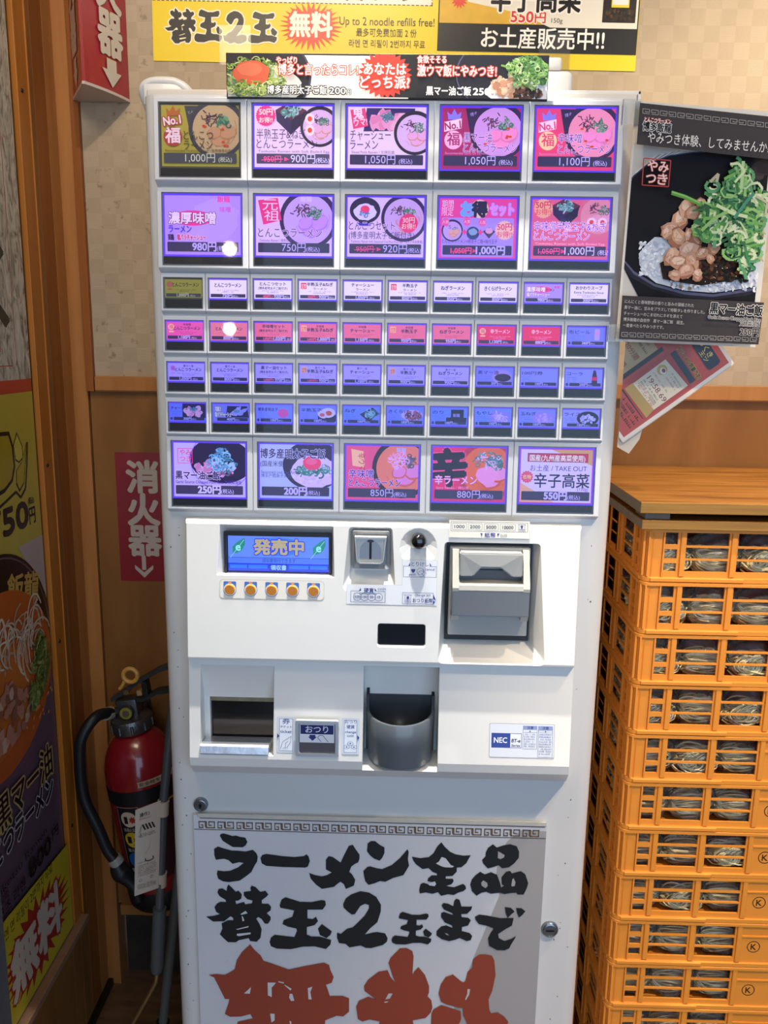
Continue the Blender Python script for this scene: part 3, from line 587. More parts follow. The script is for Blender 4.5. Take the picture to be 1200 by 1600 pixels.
def d74(s, w, h):
    f = big_base(s, w, h, '#e82c70', '880円'); ramen(s, w*.76, h*.58, w*.42, '#ec7448', rb, bowl='#c03458', pork='#f0a0d0', gr=['#4a8a88', '#3f6f72', '#7fb8a8'], shade='#d85a40', kiku=False, n=40); s.ell(w*.75, h*.5, w*.15, h*.16, '#f4a4d8', 20, 0, True, .08, rb); onions(s, w*.74, h*.78, w*.2, h*.14, 50, rb, ['#4a8a88', '#6aa8a8', '#f0c0e8'], w*.09, w*.012)
    s.text('辛', w*.23, h*.36, h*.62, '#1c1030', .07, [('#ff5c9c', .03)], align='c', rot=4); s.text('辛ラーメン', w*.03, h*.33, h*.16, '#f8c8ec', .03, [('#c02c78', .04)], width=w*.58); sm(s, w, h, '#ffb4d8', ww=.45, t='Spicy Ramen / 辣拉面'); f()
def d75(s, w, h):
    f = big_base(s, w, h, '#e4dcfa', '550円', bold=.05); s.poly([(w*.4, h), (w, h), (w, h*.7)], '#d8b070'); s.poly([(0, h*.38), (w*.5, 0), (0, 0)], '#f0b890'); s.frame(0, 0, w, h, 1, '#e04898'); s.rect(w*.1, h*.76, w*.93, h*.92, '#d82c60'); s.frame(w*.1, h*.76, w*.93, h*.92, .7, '#6a2040'); s.text('国産(九州産高菜使用)', w*.13, h*.785, h*.11, '#fff0e0', .03, [('#4a1838', .04)], width=w*.76)
    s.text('お土産 / TAKE OUT', w*.14, h*.6, h*.11, '#33307c', 0, width=w*.78); s.text('辛子高菜', w*.2, h*.31, h*.25, '#1c1848', .02, width=w*.76); s.star(w*.1, h*.48, w*.09, w*.075, 14, '#e86080'); s.text('名物', w*.1, h*.45, h*.07, '#ffe0a0', .02, align='c'); s.text('(150g)', w*.8, h*.24, h*.07, '#5a4aa0', 0); f()
BIG = {(1, 0): (d11, 'unlit menu button with a yellow card priced 1,000 yen'), (1, 1): (d12, 'menu button for egg and leek noodles priced 900 yen'), (1, 2): (d13, 'menu button for sliced pork noodles priced 1,050 yen'), (1, 3): (d14, 'crimson menu button marked No.1 priced 1,050 yen'), (1, 4): (d15, 'red menu button marked No.1 priced 1,100 yen'),
       (2, 0): (d21, 'lavender menu button with a pink oval priced 980 yen'), (2, 1): (d22, 'menu button with a pink stamp priced 750 yen'), (2, 2): (d23, 'menu button for a rice set priced 920 yen'), (2, 3): (d24, 'pink set menu button with a blue panel priced 1,000 yen'), (2, 4): (d25, 'salmon menu button with a leek box priced 1,000 yen'),
       (7, 0): (d71, 'menu button for pork rice priced 250 yen'), (7, 1): (d72, 'menu button for roe rice priced 200 yen'), (7, 2): (d73, 'pink menu button priced 850 yen'), (7, 3): (d74, 'red menu button with one large black character priced 880 yen'), (7, 4): (d75, 'take-out menu button with a red banner priced 550 yen')}
for (r_w, c_l), (fn, lb) in BIG.items(): make_button(r_w, c_l, True, fn, lit=(r_w, c_l) != (1, 0), label=lb)
# small rows: (background, first line, second line, price, struck price, stamp)
W3, P4, R4, V5, B6 = '#f4ecfa', '#f47898', '#f02c6c', '#c8bcfa', '#8eaaf6'
SMALL = {3: [('#b9a94e', 'とんこつラーメン', '', '1,000円', None, 2), (W3, 'とんこつラーメン', '', '750円', None, 0), (W3, 'とんこつセット', '(博多産明太子ご飯付き)', '920円', '950円', 0), (W3, '半熟玉子&ねぎ', 'ラーメン', '900円', '950円', 1), (W3, 'チャーシュー', 'ラーメン', '1,050円', None, 0), (W3, '半熟玉子', 'ラーメン', '850円', None, 1), (W3, 'ねぎラーメン', '', '850円', None, 0), (W3, 'きくらげラーメン', '', '850円', None, 0), ('#b49af2', '濃厚味噌ラーメン', '塩バラチャーシュー', '980円', None, 5), (W3, 'おかわりスープ', 'Extra Tonkotsu Soup', '300円', None, 0)],
         4: [('#f060b0', '辛味噌', 'とんこつラーメン', '1,100円', None, 2), ('#f08898', '辛味噌', 'とんこつラーメン', '850円', None, 0), (P4, '辛味噌セット', '(博多産明太子ご飯付き)', '1,020円', '1,050円', 0), (P4, '辛味噌', '半熟玉子&ねぎ', '1,000円', '1,050円', 3), (P4, '辛味噌', 'チャーシュー', '1,150円', None, 0), (P4, '辛味噌', '半熟玉子', '950円', None, 3), (P4, '辛味噌', 'ねぎラーメン', '950円', None, 0), (R4, '辛ラーメン', '', '1,130円', None, 4), (R4, '辛ラーメン', '', '880円', None, 0), ('#7c90f4', '缶ビール', '', '380円', None, 'can')],
         5: [(V5, '黒マー油', 'とんこつラーメン', '1,050円', None, 2), (V5, '黒マー油', 'とんこつラーメン', '800円', None, 0), (V5, '黒マー油セット', '(博多産明太子ご飯付き)', '970円', '1,000円', 0), (V5, '黒マー油', '半熟玉子&ねぎ', '950円', '1,000円', 3), (V5, '黒マー油', 'チャーシュー', '1,100円', None, 0), (V5, '黒マー油', '半熟玉子', '900円', None, 3), (V5, '黒マー油', 'ねぎラーメン', '900円', None, 0), ('#9098f8', '黒マー油', '', '50円', None, 'oil'), ('#9ca8fa', '100円券', '', '100円', None, 'ticket'), ('#a0acfc', 'コーラ', '', '200円', None, 'cola')],
         6: [('#7c8cf0', 'チャーシュー', '', '300円', None, 'pork'), ('#8c90e8', '塩バラチャーシュー', '', '400円', None, 'tray'), ('#8e9cf6', '博多産明太子', '', '100円', None, 'roe'), ('#8e98f4', '半熟玉子', '', '100円', None, 'egg'), ('#7c98f4', 'ねぎ', '', '100円', None, 'negi'), ('#8496f0', 'きくらげ', '', '100円', None, 'kiku'), ('#7c98f8', 'のり', '', '100円', None, 'nori'), ('#88a0f8', 'もやし', '', '100円', None, 'moyashi'), ('#98a0f4', '玉ねぎ', '', '100円', None, 'onion'), ('#b4b0f4', 'ライス', '', '100円', None, 'rice')]}
def small_draw(spec, row):
    bgc, a, b, pr, was, st = spec
    def draw(s, w, h):
        lit = not (row == 3 and bgc == '#b9a94e'); ink = '#2c1c5a' if lit else '#4a4632'; dim = '#7a60b0' if lit else '#6c6438'
        s.rect(0, 0, w, h, bgc)
        if row == 6 or isinstance(st, str):
            c = rb
            if st == 'can': s.rect(w*.72, h*.3, w*.86, h*.92, '#b8a8e8', 1.2); s.ell(w*.79, h*.7, w*.04, h*.09, '#e890c0', 12)
            elif st == 'oil': s.ell(w*.7, h*.5, w*.27, h*.4, '#b8a0e0', 24); s.ell(w*.72, h*.46, w*.22, h*.22, '#33204c', 20)
            elif st == 'cola': s.poly([(w*.76, h*.95), (w*.82, h*.95), (w*.87, h*.5), (w*.87, h*.2), (w*.72, h*.2), (w*.72, h*.5)], '#401850'); s.rect(w*.72, h*.38, w*.87, h*.58, '#f02c5c')
            elif st == 'ticket': pass
            elif st == 'pork': s.rect(w*.36, h*.2, w, h, '#2c2450'); chunks(s, w*.68, h*.58, w*.22, h*.22, 14, w*.1, c, ['#f4b8d0', '#ec9cc0']); onions(s, w*.66, h*.66, w*.1, h*.1, 16, c, ['#5aa0b0', '#4a8898'], w*.08, w*.015)
            elif st == 'tray': s.poly([(w*.4, h*.9), (w*.95, h*.9), (w, h*.25), (w*.36, h*.25)], '#2c2450'); chunks(s, w*.68, h*.58, w*.2, h*.18, 12, w*.09, c, ['#a0a0e8', '#b4a8ec']); onions(s, w*.66, h*.6, w*.08, h*.08, 12, c, ['#5aa0b0'], w*.08, w*.015)
            elif st == 'roe': s.ell(w*.74, h*.54, w*.15, h*.26, '#fa5cb0', 22, 0, True, .04, c)
            elif st == 'egg': s.rect(w*.5, h*.12, w, h*.5, '#2c2450'); s.ell(w*.78, h*.6, w*.2, h*.28, '#f4e0f4', 22); s.ell(w*.8, h*.58, w*.09, h*.14, '#f05848', 16); s.ell(w*.62, h*.5, w*.14, h*.2, '#ecd8ec', 18, -.5); s.ell(w*.62, h*.48, w*.07, h*.1, '#f06868', 14)
            elif st == 'negi': s.poly([(w*.45, h*.55), (w*.8, h*.95), (w, h*.6), (w*.7, h*.12)], '#2c2450'); onions(s, w*.75, h*.58, w*.16, h*.26, 40, c, ['#5aa0a0', '#86c4c4', '#b4e0e0', '#3f7f88'], w*.12, w*.014)
            elif st == 'kiku': s.ell(w*.68, h*.55, w*.3, h*.3, '#d8b8e8', 22); onions(s, w*.7, h*.5, w*.2, h*.24, 50, c, ['#6a2c58', '#a05878', '#4a2048', '#c87890'], w*.12, w*.02)
            elif st == 'nori': s.rect(w*.55, h*.35, w*.9, h*.9, '#1c1838'); s.rect(w*.42, h*.2, w*.98, h*.45, '#28204a'); s.text('飯龍', w*.7, h*.5, h*.18, '#a8a0e0', .03, align='c')
            elif st == 'moyashi': s.ell(w*.68, h*.52, w*.3, h*.34, '#a890f0', 22); onions(s, w*.7, h*.5, w*.2, h*.24, 30, c, ['#e0b8f8', '#f4d0ff', '#c8a0f0'], w*.18, w*.02)
            elif st == 'onion': s.ell(w*.68, h*.52, w*.3, h*.36, '#b894f4', 22); chunks(s, w*.7, h*.5, w*.22, h*.24, 20, w*.05, c, ['#c8a0f4', '#e0b4fa', '#d8a8f8'])
            elif st == 'rice': s.ell(w*.68, h*.52, w*.3, h*.4, '#20183c', 26); chunks(s, w*.68, h*.48, w*.2, h*.24, 40, w*.04, c, ['#d8c8f8', '#c8b4f4', '#e8dcff'])
            lines = a if len(a) <= 6 else a[:3]+'ーシュー' if st == 'pork' else a
            if st == 'tray': s.text('塩!', w*.06, h*.62, h*.26, '#e8e0d8', .06, [('#33284c', .05)]); s.text('塩バラチャーシュー', w*.06, h*.3, h*.26, '#e8e0d8', .06, [('#33284c', .05)], width=w*.5)
            else:
                s.text(lines, w*.04, h*.66, h*.2, ink, .02, width=w*min(.56, .13*len(lines)+.04))
                for q in (.5, .38, .26): gibberish(s, w*.05, w*(.05+rb.uniform(.2, .4)), h*q, h*.07, '#5a68c0', rb)
            s.rect(w*.12 if st != 'oil' else w*.03, h*.05, w*.97, h*.23, STRIP, .5)
            if st not in ('oil', 'rice', 'tray'): s.ell(w*.055, h*.14, w*.045, h*.11, '#33307c', 16); s.ring(w*.055, h*.14, w*.032, w*.038, '#b8b8ff', 14, 1.4)
            yen(s, w*.5, h*.075, h*.17, pr, None, .03); return
        if st == 5: s.ell(w*.45, h*.7, w*.26, h*.18, '#ff3ca0', 22); s.text('濃厚味噌', w*.04, h*.6, h*.25, '#fff2fa', .03, [('#5a2c58', .04)], width=w*.5); s.text('ラーメン', w*.56, h*.62, h*.16, '#33284c', .03, width=w*.22); s.text('塩バラチャーシュー', w*.06, h*.34, h*.2, '#f0e8ff', .05, [('#a02c68', .05)], width=w*.6); s.text('飯龍', w*.85, h*.78, h*.13, '#e048b0', .03, align='c')
        else:
            cx = w*(.56 if st in (1, 2, 3) else .5); tc = '#ffd0e0' if bgc == R4 else ink
            if st == 4: cx = w*.6
            if b and row in (4, 5) and 'セット' not in a: s.text(a, cx, h*.8, h*.13, tc, .02, align='c'); s.text(b, cx, h*.57, h*.2, tc, .03, align='c', width=w*min(.72, .105*len(b)+.02))
            elif b: s.text(a, cx, h*.74, h*.19, tc, .03, align='c', width=w*min(.7, .1*len(a))); s.text(b, cx, h*.52, h*.14, tc, .02, align='c', width=w*min(.78, .075*len(b)+.06))
            else: s.text(a, cx, h*.62, h*.23, tc, .03, align='c', width=w*min(.72, .105*len(a)))
            dm = dim if row in (3, 5) else ('#c84878' if bgc != R4 else '#ffa0c8')
            gibberish(s, cx-w*.3, cx+w*.3, h*.41, h*.06, dm, rb); gibberish(s, cx-w*.17, cx+w*.17, h*.31, h*.09, dm, rb, .95)
            if st in (1, 3):
                s.rect(w*.05, h*.56, w*.2, h*.9, '#e8365c' if st == 1 else '#ffc8a0', .6); s.text('半熟', w*.125, h*.72, h*.12, '#ffe8e8' if st == 1 else '#d84858', .02, align='c'); s.text('玉子', w*.125, h*.59, h*.12, '#ffe8e8' if st == 1 else '#d84858', .02, align='c')
            if st in (2, 4):
                c_ = '#c07860' if not lit else ('#ffd0a8' if row == 4 else '#d0a0e8'); s.ell(w*.13, h*.72, w*.085, h*.17, c_, 18); s.text('福', w*.13, h*.63, h*.22, '#e05878' if row == 4 else '#d87070' if row == 3 else '#b058b0', .02, align='c'); s.rect(w*.07, h*.42, w*.2, h*.5, c_)
        s.rect(w*.03, h*.05, w*.97, h*.235, STRIP if lit else '#55535a', .5); yen(s, w*(.48 if not was else .56), h*.07, h*.2, pr, was, .04, col=PRICE if lit else '#d8d0b8', tax=True)
    return draw
for row, L in SMALL.items():
    for c_l, spec in enumerate(L):
        make_button(row, c_l, False, small_draw(spec, row), lit=not (row == 3 and c_l == 0), label='unlit small menu button with a yellow card' if (row, c_l) == (3, 0) else None)

# ---- control panel: moulded body, hollows cut with booleans
ST = [(0.0, -.236, .2700), (-.014, -.2375, .2675), (-.0180, -.2405, .2655), (-.0450, -.4215, .2625), (-.0445, -.4245, .2625), (-.0315, -.4290, .2650), (-.0540, -.5660, .2625), (-.0525, -.5790, .2625), (-.048, -.5830, .2630), (0.0, -.6180, .2720), (.003, -.618, .272), (.003, -.236, .270)]
bm = bmesh.new(); A = [bm.verts.new((-w_-.001, y_, H+z_)) for y_, z_, w_ in ST]; B = [bm.verts.new((w_, y_, H+z_)) for y_, z_, w_ in ST]; n_ = len(ST)
for i in range(n_): bm.faces.new((A[i], A[(i+1) % n_], B[(i+1) % n_], B[i]))
bm.faces.new(A[::-1]); bm.faces.new(B); bmesh.ops.recalc_face_normals(bm, faces=bm.faces[:])
me = bpy.data.meshes.new('p'); bm.to_mesh(me); bm.free(); base = bpy.data.objects.new('p', me); COL.objects.link(base)
cutters = []
def rrect(x0, x1, z0, z1, r, n=4):
    p = []
    for cx, cz, a in ((x1-r, z0+r, -90), (x1-r, z1-r, 0), (x0+r, z1-r, 90), (x0+r, z0+r, 180)):
        for k in range(n+1): t = math.radians(a+k*90/n); p.append((cx+r*math.cos(t), cz+r*math.sin(t)))
    return p
def cutter(front, back, yf, yb, yface=None):
    if yface is not None:      # the outline given is the one wanted at the panel's surface
        k = (yface-yf)/(yb-yface); front = [(f[0]+(f[0]-b[0])*k, f[1]+(f[1]-b[1])*k) for f, b in zip(front, back)]
    bm = bmesh.new(); a = [bm.verts.new((x/1e3, yf/1e3, H+z/1e3)) for x, z in front]; b = [bm.verts.new((x/1e3, yb/1e3, H+z/1e3)) for x, z in back]; n = len(a)
    for i in range(n): bm.faces.new((a[i], a[(i+1) % n], b[(i+1) % n], b[i]))
    bm.faces.new(a[::-1]); bm.faces.new(b); bmesh.ops.recalc_face_normals(bm, faces=bm.faces[:])
    m = bpy.data.meshes.new('c'); bm.to_mesh(m); bm.free(); o = bpy.data.objects.new('c', m); COL.objects.link(o); cutters.append(o)
def grow(p, k): 
    cx = sum(q[0] for q in p)/len(p); cz = sum(q[1] for q in p)/len(p)
    return [(cx+(x-cx)*k, cz+(z-cz)*k) for x, z in p]
def prism_cut(prof, x0, x1):
    bm = bmesh.new(); prism(bm, [(y/1e3, H+z/1e3) for y, z in prof], x0/1e3, x1/1e3, 'x'); m = bpy.data.meshes.new('c'); bm.to_mesh(m); bm.free(); o = bpy.data.objects.new('c', m); COL.objects.link(o); cutters.append(o)
cutter(rrect(-221, -67, -310, -241.5, 1, 1), rrect(-215, -71, -311, -253, 1, 1), -30, -1, -18)                 # display hollow
cutter(rrect(-48, 14.5, -317, -240, 5), rrect(-41, 9.5, -303, -246, 3), -34, -10, -22)                           # coin slot hollow
cutter([(48.5+23.5*math.cos(t/16*6.283), -258+22*math.sin(t/16*6.283)) for t in range(16)][::-1], [(48.5+12*math.cos(t/16*6.283), -257+11*math.sin(t/16*6.283)) for t in range(16)][::-1], -34, -16, -20.5)  # dish round the cancel knob
cutter(rrect(81, 217, -417, -257, 6), rrect(88, 205, -403, -263, 3), -56, -2, -32)                                # bill hollow
cutter(rrect(-7.5, 63, -404.5, -367.5, 5), rrect(-4, 59.5, -401, -371, 3), -60, -33)                       # small display
prism_cut([(-70, -436), (-33, -436), (-20, -489), (-20, -561), (-70, -561)], -249, -147)                      # ticket chute
prism_cut([(-40, -490), (2, -490), (2, -555), (-40, -555)], -241, -148)
prism_cut([(-70, -431.5), (-4, -436), (-2, -572), (-70, -584)], -23, 81)                                    # coin cup hollow
mods = []
for c_o in cutters:
    md = base.modifiers.new('b', 'BOOLEAN'); md.operation = 'DIFFERENCE'; md.object = c_o; md.solver = 'EXACT'
bv = base.modifiers.new('v', 'BEVEL'); bv.width = .0012; bv.segments = 2; bv.limit_method = 'ANGLE'; bv.angle_limit = math.radians(25)
bpy.context.view_layer.update(); dg = bpy.context.evaluated_depsgraph_get()
me2 = bpy.data.meshes.new_from_object(base.evaluated_get(dg)); me2.name = 'control_panel'
for o in cutters+[base]: bpy.data.objects.remove(o)
me2.materials.clear(); me2.materials.append(WHITE_P); pan = bpy.data.objects.new('control_panel', me2); COL.objects.link(pan); attach(pan, mach)
def py(z):   # front surface of the panel at height z (m, relative)
    return -.0180-(-.2405-z)*(.027/.181) if z > -.4215 else -.0315-(-.429-z)*(.0225/.137)
def psheet(z, d=.0003, mk=None, step=.02):
    if z > -430: a = math.atan(.027/.181)
    else: a = math.atan(.0225/.137)
    v = Vector((0, math.sin(a), math.cos(a))); nn = Vector((0, -math.cos(a), math.sin(a)))
    return Sheet((0, py(z/1e3)-d, H+z/1e3), (1, 0, 0), v, nn, step, mk=mk), z
NAVY = '#2a3c84'
# display
led = lambda c: mat(c, .25, emit=1.0, base=.15, name='lcd')
s = Sheet((0, -.0068, H-.309), (1, 0, 0), Vector((0, .03, 1)).normalized(), (0, -1, .03), .02, mk=led)
s.rect(-216, -1, -71, 54, '#181828'); s.rect(-213, 0, -73, 50, '#5f86f8'); s.rect(-213, 12, -73, 19, '#4f78f0'); s.rect(-213, 0, -73, 11.5, '#2440e4'); s.rect(-213, 19, -73, 19.7, '#2c48d0')
for a_, b_ in ((-211, -187), (-185, -159), (-129, -102), (-100, -76)): s.rect(a_, 4, b_, 9, '#2c74f0')
s.ell(-143, 35, 33, 13, '#4078e0', 30)
s.text('発売中', -143, 26, 20, '#b0a484', .05, [('#2a34e0', .07)], align='c', width=68)
for cx_ in (-199, -88):
    q = [(cx_-9, 21), (cx_-7.5, 27), (cx_-8, 34), (cx_-1, 41), (cx_+9, 47), (cx_+9.5, 38), (cx_+5, 29), (cx_-2, 25.5), (cx_-6.5, 24.5)]
    s.poly(q, '#1f8a78'); s.line([(cx_-11, 19), (cx_-4, 28), (cx_+8, 44)], .8, '#8fc8ff'); s.text('e', cx_, 29, 14, '#8fe0ff', .03, align='c')
s.text('領収書発行できます', -143, 13, 6, '#2c48a8', 0, align='c', width=46); s.rect(-156, 1, -131, 10.5, '#2034c8'); s.text('領収書', -143.5, 3, 6.5, '#8fc8ff', .03, align='c')
lcd = s.build('display_screen', mach)
bm = bmesh.new(); mbox(bm, -217, -214, -13, -6, -311, -254, .3); mbox(bm, -73.5, -70.5, -13, -6, -311, -254, .3); mbox(bm, -217, -70.5, -12, -6, -258, -252.5, .3); obj('display_frame', bm, mat('#23242c', .4), mach)
# strip of five select buttons below the display
s, z0 = psheet(-327); s.rect(-220.5, -14, -78, 12.5, '#c8c4b8', 5); s.rect(-219.8, -13.3, -78.7, 11.8, '#e8e4d8', 5); strip = s.build('select_strip', mach)
for cx_ in (-206.5, -178, -149.5, -121, -92.5):
    bm = bmesh.new(); yy = py(-.328)
    bmesh.ops.create_cone(bm, segments=28, radius1=.0075, radius2=.0066, depth=.0022, cap_ends=True, matrix=Matrix.Translation((cx_/1e3, yy-.0014, H-.3285)) @ Matrix.Rotation(math.pi/2, 4, 'X')); k_ = obj('select_button', bm, mat('#f0952a', .3, coat=.5), mach, smooth=True)
    s, z0 = psheet(-327, .0005); s.rect(cx_-8.6, -2, cx_+8.6, 9.6, '#3a6cc0', 1.5); s.ell(cx_, -1.5, 9, 9, '#3a6cc0', 28); s.ell(cx_, -1.5, 8.3, 8.3, '#f4f0e8', 28); s.poly([(cx_-3, 9), (cx_+3, 9), (cx_, 5.5)], '#f0952a'); s.build('button_surround', k_)
# coin slot unit
bm = bmesh.new(); y0 = -24
a_ = rrect(-40.5, 9, -298, -246, 2); b_ = rrect(-36, 4.5, -293, -251.5, 2)
def ring3(bm, outer, inner, yo, yi, ybase, mi=0):
    O = [bm.verts.new((x/1e3, yo/1e3, H+z/1e3)) for x, z in outer]; I = [bm.verts.new((x/1e3, yi/1e3, H+z/1e3)) for x, z in inner]; Bk = [bm.verts.new((x/1e3, ybase/1e3, H+z/1e3)) for x, z in outer]; n = len(O)
    for i in range(n):
        j = (i+1) % n; bm.faces.new((O[i], O[j], I[j], I[i])).material_index = mi; bm.faces.new((Bk[i], Bk[j], O[j], O[i])).material_index = mi
    return I
I = ring3(bm, a_, b_, -22, -19, -8); bm.faces.new(I); bmesh.ops.recalc_face_normals(bm, faces=bm.faces[:]); cs = obj('coin_slot_unit', bm, GREY, mach)
bm = bmesh.new(); fr_ = [(-37.5, -252), (5.5, -252), (2.5, -281), (1.5, -286), (-2, -289), (-30.5, -289), (-34, -286), (-35, -281)][::-1]
I = ring3(bm, fr_, grow(fr_, .9), -31, -31, -18); c_ = grow(fr_, .9); J = [bm.verts.new((x/1e3, -.028, H+z/1e3)) for x, z in c_]
for i in range(len(I)): bm.faces.new((I[i], I[(i+1) % len(I)], J[(i+1) % len(I)], J[i]))
bm.faces.new(J); bmesh.ops.recalc_face_normals(bm, faces=bm.faces[:]); obj('coin_entry', bm, mat('#c2c1bd', .35, .2), cs)
s = Sheet((0, -.0285, H), step=.02); p_ = [(-16-14.5*math.cos(math.radians(t)), -272+14.5*math.sin(math.radians(t))) for t in range(0, 181, 12)]+[(-1.5, -282), (-30.5, -282)]; s.poly(p_, mat('#9a9ca2', .3, .3)); s.rect(-17.6, -283, -14.4, -257.5, mat('#0a0a0c', .5)); s.ell(-16, -258, 4.5, 2, mat('#3a3c44', .4), 14); s.rect(-31, -286.5, -1, -283, mat('#c8c4b8', .4)); s.build('coin_opening', cs)
# cancel knob
bm = bmesh.new(); lathe(bm, [(.0105, 0), (.0108, .007), (.0100, .0125), (.0075, .0152), (.003, .0168), (.0004, .017)], 28)
for v in bm.verts: x, y, z = v.co; v.co = (x+.0485, -.018-z, H-.2575+y)
bmesh.ops.recalc_face_normals(bm, faces=bm.faces[:]); obj('cancel_knob', bm, mat('#0c0c0e', .12, coat=1), mach, smooth=True)
# bill validator
bm = bmesh.new(); mbox(bm, 88, 204.5, -6, -3, -402, -263); bill = obj('bill_validator', bm, mat('#202226', .5), mach)
bm = bmesh.new(); mbox(bm, 91.5, 200, -19, -4, -391, -266, 1.5); obj('validator_body', bm, GREYL, bill)
bm = bmesh.new(); prism(bm, [(-0.0190, H-.314), (-0.0460, H-.3185), (-0.0450, H-.3545), (-0.0190, H-.362)], .0945, .1975, 'x'); bmesh.ops.bevel(bm, geom=bm.edges[:], offset=.001, segments=2, affect='EDGES'); obj('validator_front', bm, mat('#8b8f92', .42), bill)
bm = bmesh.new()
for x0, x1 in ((.0945, .1030), (.1890, .1975)): prism(bm, [(-0.0190, H-.268), (-0.0250, H-.268), (-0.0465, H-.3155), (-0.0465, H-.320), (-0.0190, H-.320)], x0, x1, 'x')
prism(bm, [(-0.0450, H-.312), (-0.0465, H-.3185), (-0.0190, H-.3185), (-0.0190, H-.309)], .1025, .1895, 'x')
for x0, x1 in ((.0945, .1045), (.1875, .1975)): prism(bm, [(-0.0190, H-.353), (-0.0440, H-.353), (-0.0370, H-.363), (-0.0190, H-.363)], x0, x1, 'x')
obj('validator_guide', bm, mat('#b4b2a8', .4), bill)
bm = bmesh.new()  # arched tongue with a trapezoid notch
pr = [(.104, -.270), (.188, -.270), (.188, -.3015), (.174, -.3015), (.158, -.289), (.133, -.289), (.122, -.3015), (.104, -.3015)]
A = [bm.verts.new((x, -.035 if z > -.28 else -.038, H+z)) for x, z in pr]; B = [bm.verts.new((x, -.019, H+z)) for x, z in pr]
for i in range(8): bm.faces.new((A[i], A[(i+1) % 8], B[(i+1) % 8], B[i]))
bm.faces.new(A); bm.faces.new(B[::-1]); bmesh.ops.recalc_face_normals(bm, faces=bm.faces[:]); bmesh.ops.bevel(bm, geom=bm.edges[:], offset=.0015, segments=2, affect='EDGES'); obj('validator_tongue', bm, mat('#9c9c98', .4), bill)
bm = bmesh.new(); mbox(bm, 103, 189, -24, -18, -311, -296, .3); obj('bill_slot', bm, mat('#4c5058', .4), bill)
# small black display
bm = bmesh.new(); yy = py(-.386)*1e3; mbox(bm, -4.5, 60, yy+3, yy+6, -401.5, -370.5, .3); obj('amount_display', bm, mat('#06060c', .08, coat=1), mach)
# labels printed on the panel
s, z0 = psheet(-300)
def at(z): return (z+300)
LB = '#e4e6ea'
s.poly([(27, at(-283.5)), (74.5, at(-283.5)), (74.5, at(-345.5)), (-48, at(-345.5)), (-48, at(-318)), (27, at(-318))], '#c2c6ce'); s.poly([(27.4, at(-283.9)), (74.1, at(-283.9)), (74.1, at(-345.1)), (-47.6, at(-345.1)), (-47.6, at(-318.4)), (27.4, at(-318.4))], LB)
s.frame(28.5, at(-307), 73.5, at(-292), .5, NAVY); s.rect(38, at(-293), 64, at(-290.5), LB); s.text('とりけし', 51, at(-291.5), 6, NAVY, .01, align='c', width=23)
for q in (36.5, 65.5): s.poly([(q-1.2, at(-291.5)), (q+1.2, at(-291.5)), (q+(1.4 if q < 50 else -1.4), at(-287))], NAVY)
s.poly([(39, at(-296)), (45, at(-296)), (44.3, at(-299)), (42, at(-301.5)), (39.7, at(-299))], NAVY); s.text('push', 36.5, at(-304.8), 4.2, NAVY, .0, width=9); s.text('cancel', 58, at(-297.5), 4.5, NAVY, 0, width=13)
s.ring(51.5, at(-299), 4.2, 4.6, NAVY, 20); s.ring(53, at(-302), 3.8, 4.2, NAVY, 20); s.line([(55, at(-296)), (60, at(-302))], .4, NAVY); s.line([(53, at(-301)), (57, at(-306))], .4, NAVY)
s.frame(28, at(-343.5), 70, at(-328), .5, NAVY); s.poly([(70, at(-330)), (73.5, at(-338)), (70, at(-336))], NAVY); s.poly([(70, at(-343.5)), (72.5, at(-340)), (70, at(-338.5))], NAVY)
s.line([(30, at(-331.5)), (41, at(-331.5))], .6, NAVY); s.line([(31.5, at(-331.5)), (31.5, at(-337)), (39.5, at(-337)), (39.5, at(-331.5))], .4, NAVY); s.poly([(34, at(-333)), (37, at(-333)), (37, at(-335)), (38, at(-335)), (35.5, at(-337.3)), (33, at(-335)), (34, at(-335))], NAVY)
for k in range(4): s.line([(30.5, at(-338.5-k)), (40.5, at(-338.5-k))], .35, NAVY)
s.text('change bill', 45, at(-332.8), 4.2, NAVY, 0, width=21); s.text('おつり紙幣', 42, at(-340.8), 5.6, NAVY, .02, width=27)
s.frame(-42, at(-342.5), 5, at(-327), .5, NAVY); s.rect(-30, at(-329), -7, at(-325.5), LB); s.text('硬貨', -24, at(-328.5), 5.8, NAVY, .03, width=13); s.poly([(-31, at(-327)), (-28, at(-327)), (-28.3, at(-322.5))], NAVY); s.poly([(-9.5, at(-327)), (-6.8, at(-327)), (-9.8, at(-322.5))], NAVY); s.text('coin', -5.5, at(-325.5), 5, NAVY, 0, width=11)
for q, t in ((-33, '500'), (-23.3, '100'), (-13.6, '50'), (-3.9, '10')): s.ring(q, at(-335), 5, 5.5, NAVY, 24); s.text(t, q, at(-336.9), 4.6, NAVY, .02, align='c')
s.rect(89, at(-252), 197, at(-228.5), '#dcd8cc'); s.rect(89.4, at(-251.6), 196.6, at(-228.9), '#efeadc'); s.frame(91.5, at(-243.5), 194.5, at(-230.5), .5, '#4a4c68')
for q, t in ((93.5, '1000'), (114.5, '2000'), (136, '5000'), (157.5, '10000')): ww = 19 if len(t) < 5 else 20.5; s.frame(q, at(-241.5), q+ww, at(-232.5), .35, '#4a4c68'); s.text(t, q+ww/2, at(-239.2), 5.4, '#3c3e5c', .02, align='c', width=ww*.72)
s.line([(181, at(-233)), (192, at(-233))], .6, NAVY); s.line([(182.5, at(-233)), (182.5, at(-239.5)), (190.5, at(-239.5)), (190.5, at(-233))], .4, NAVY); s.poly([(186.5, at(-233.8)), (189, at(-236)), (187.6, at(-236)), (187.6, at(-238.4)), (185.4, at(-238.4)), (185.4, at(-236)), (184, at(-236))], NAVY)
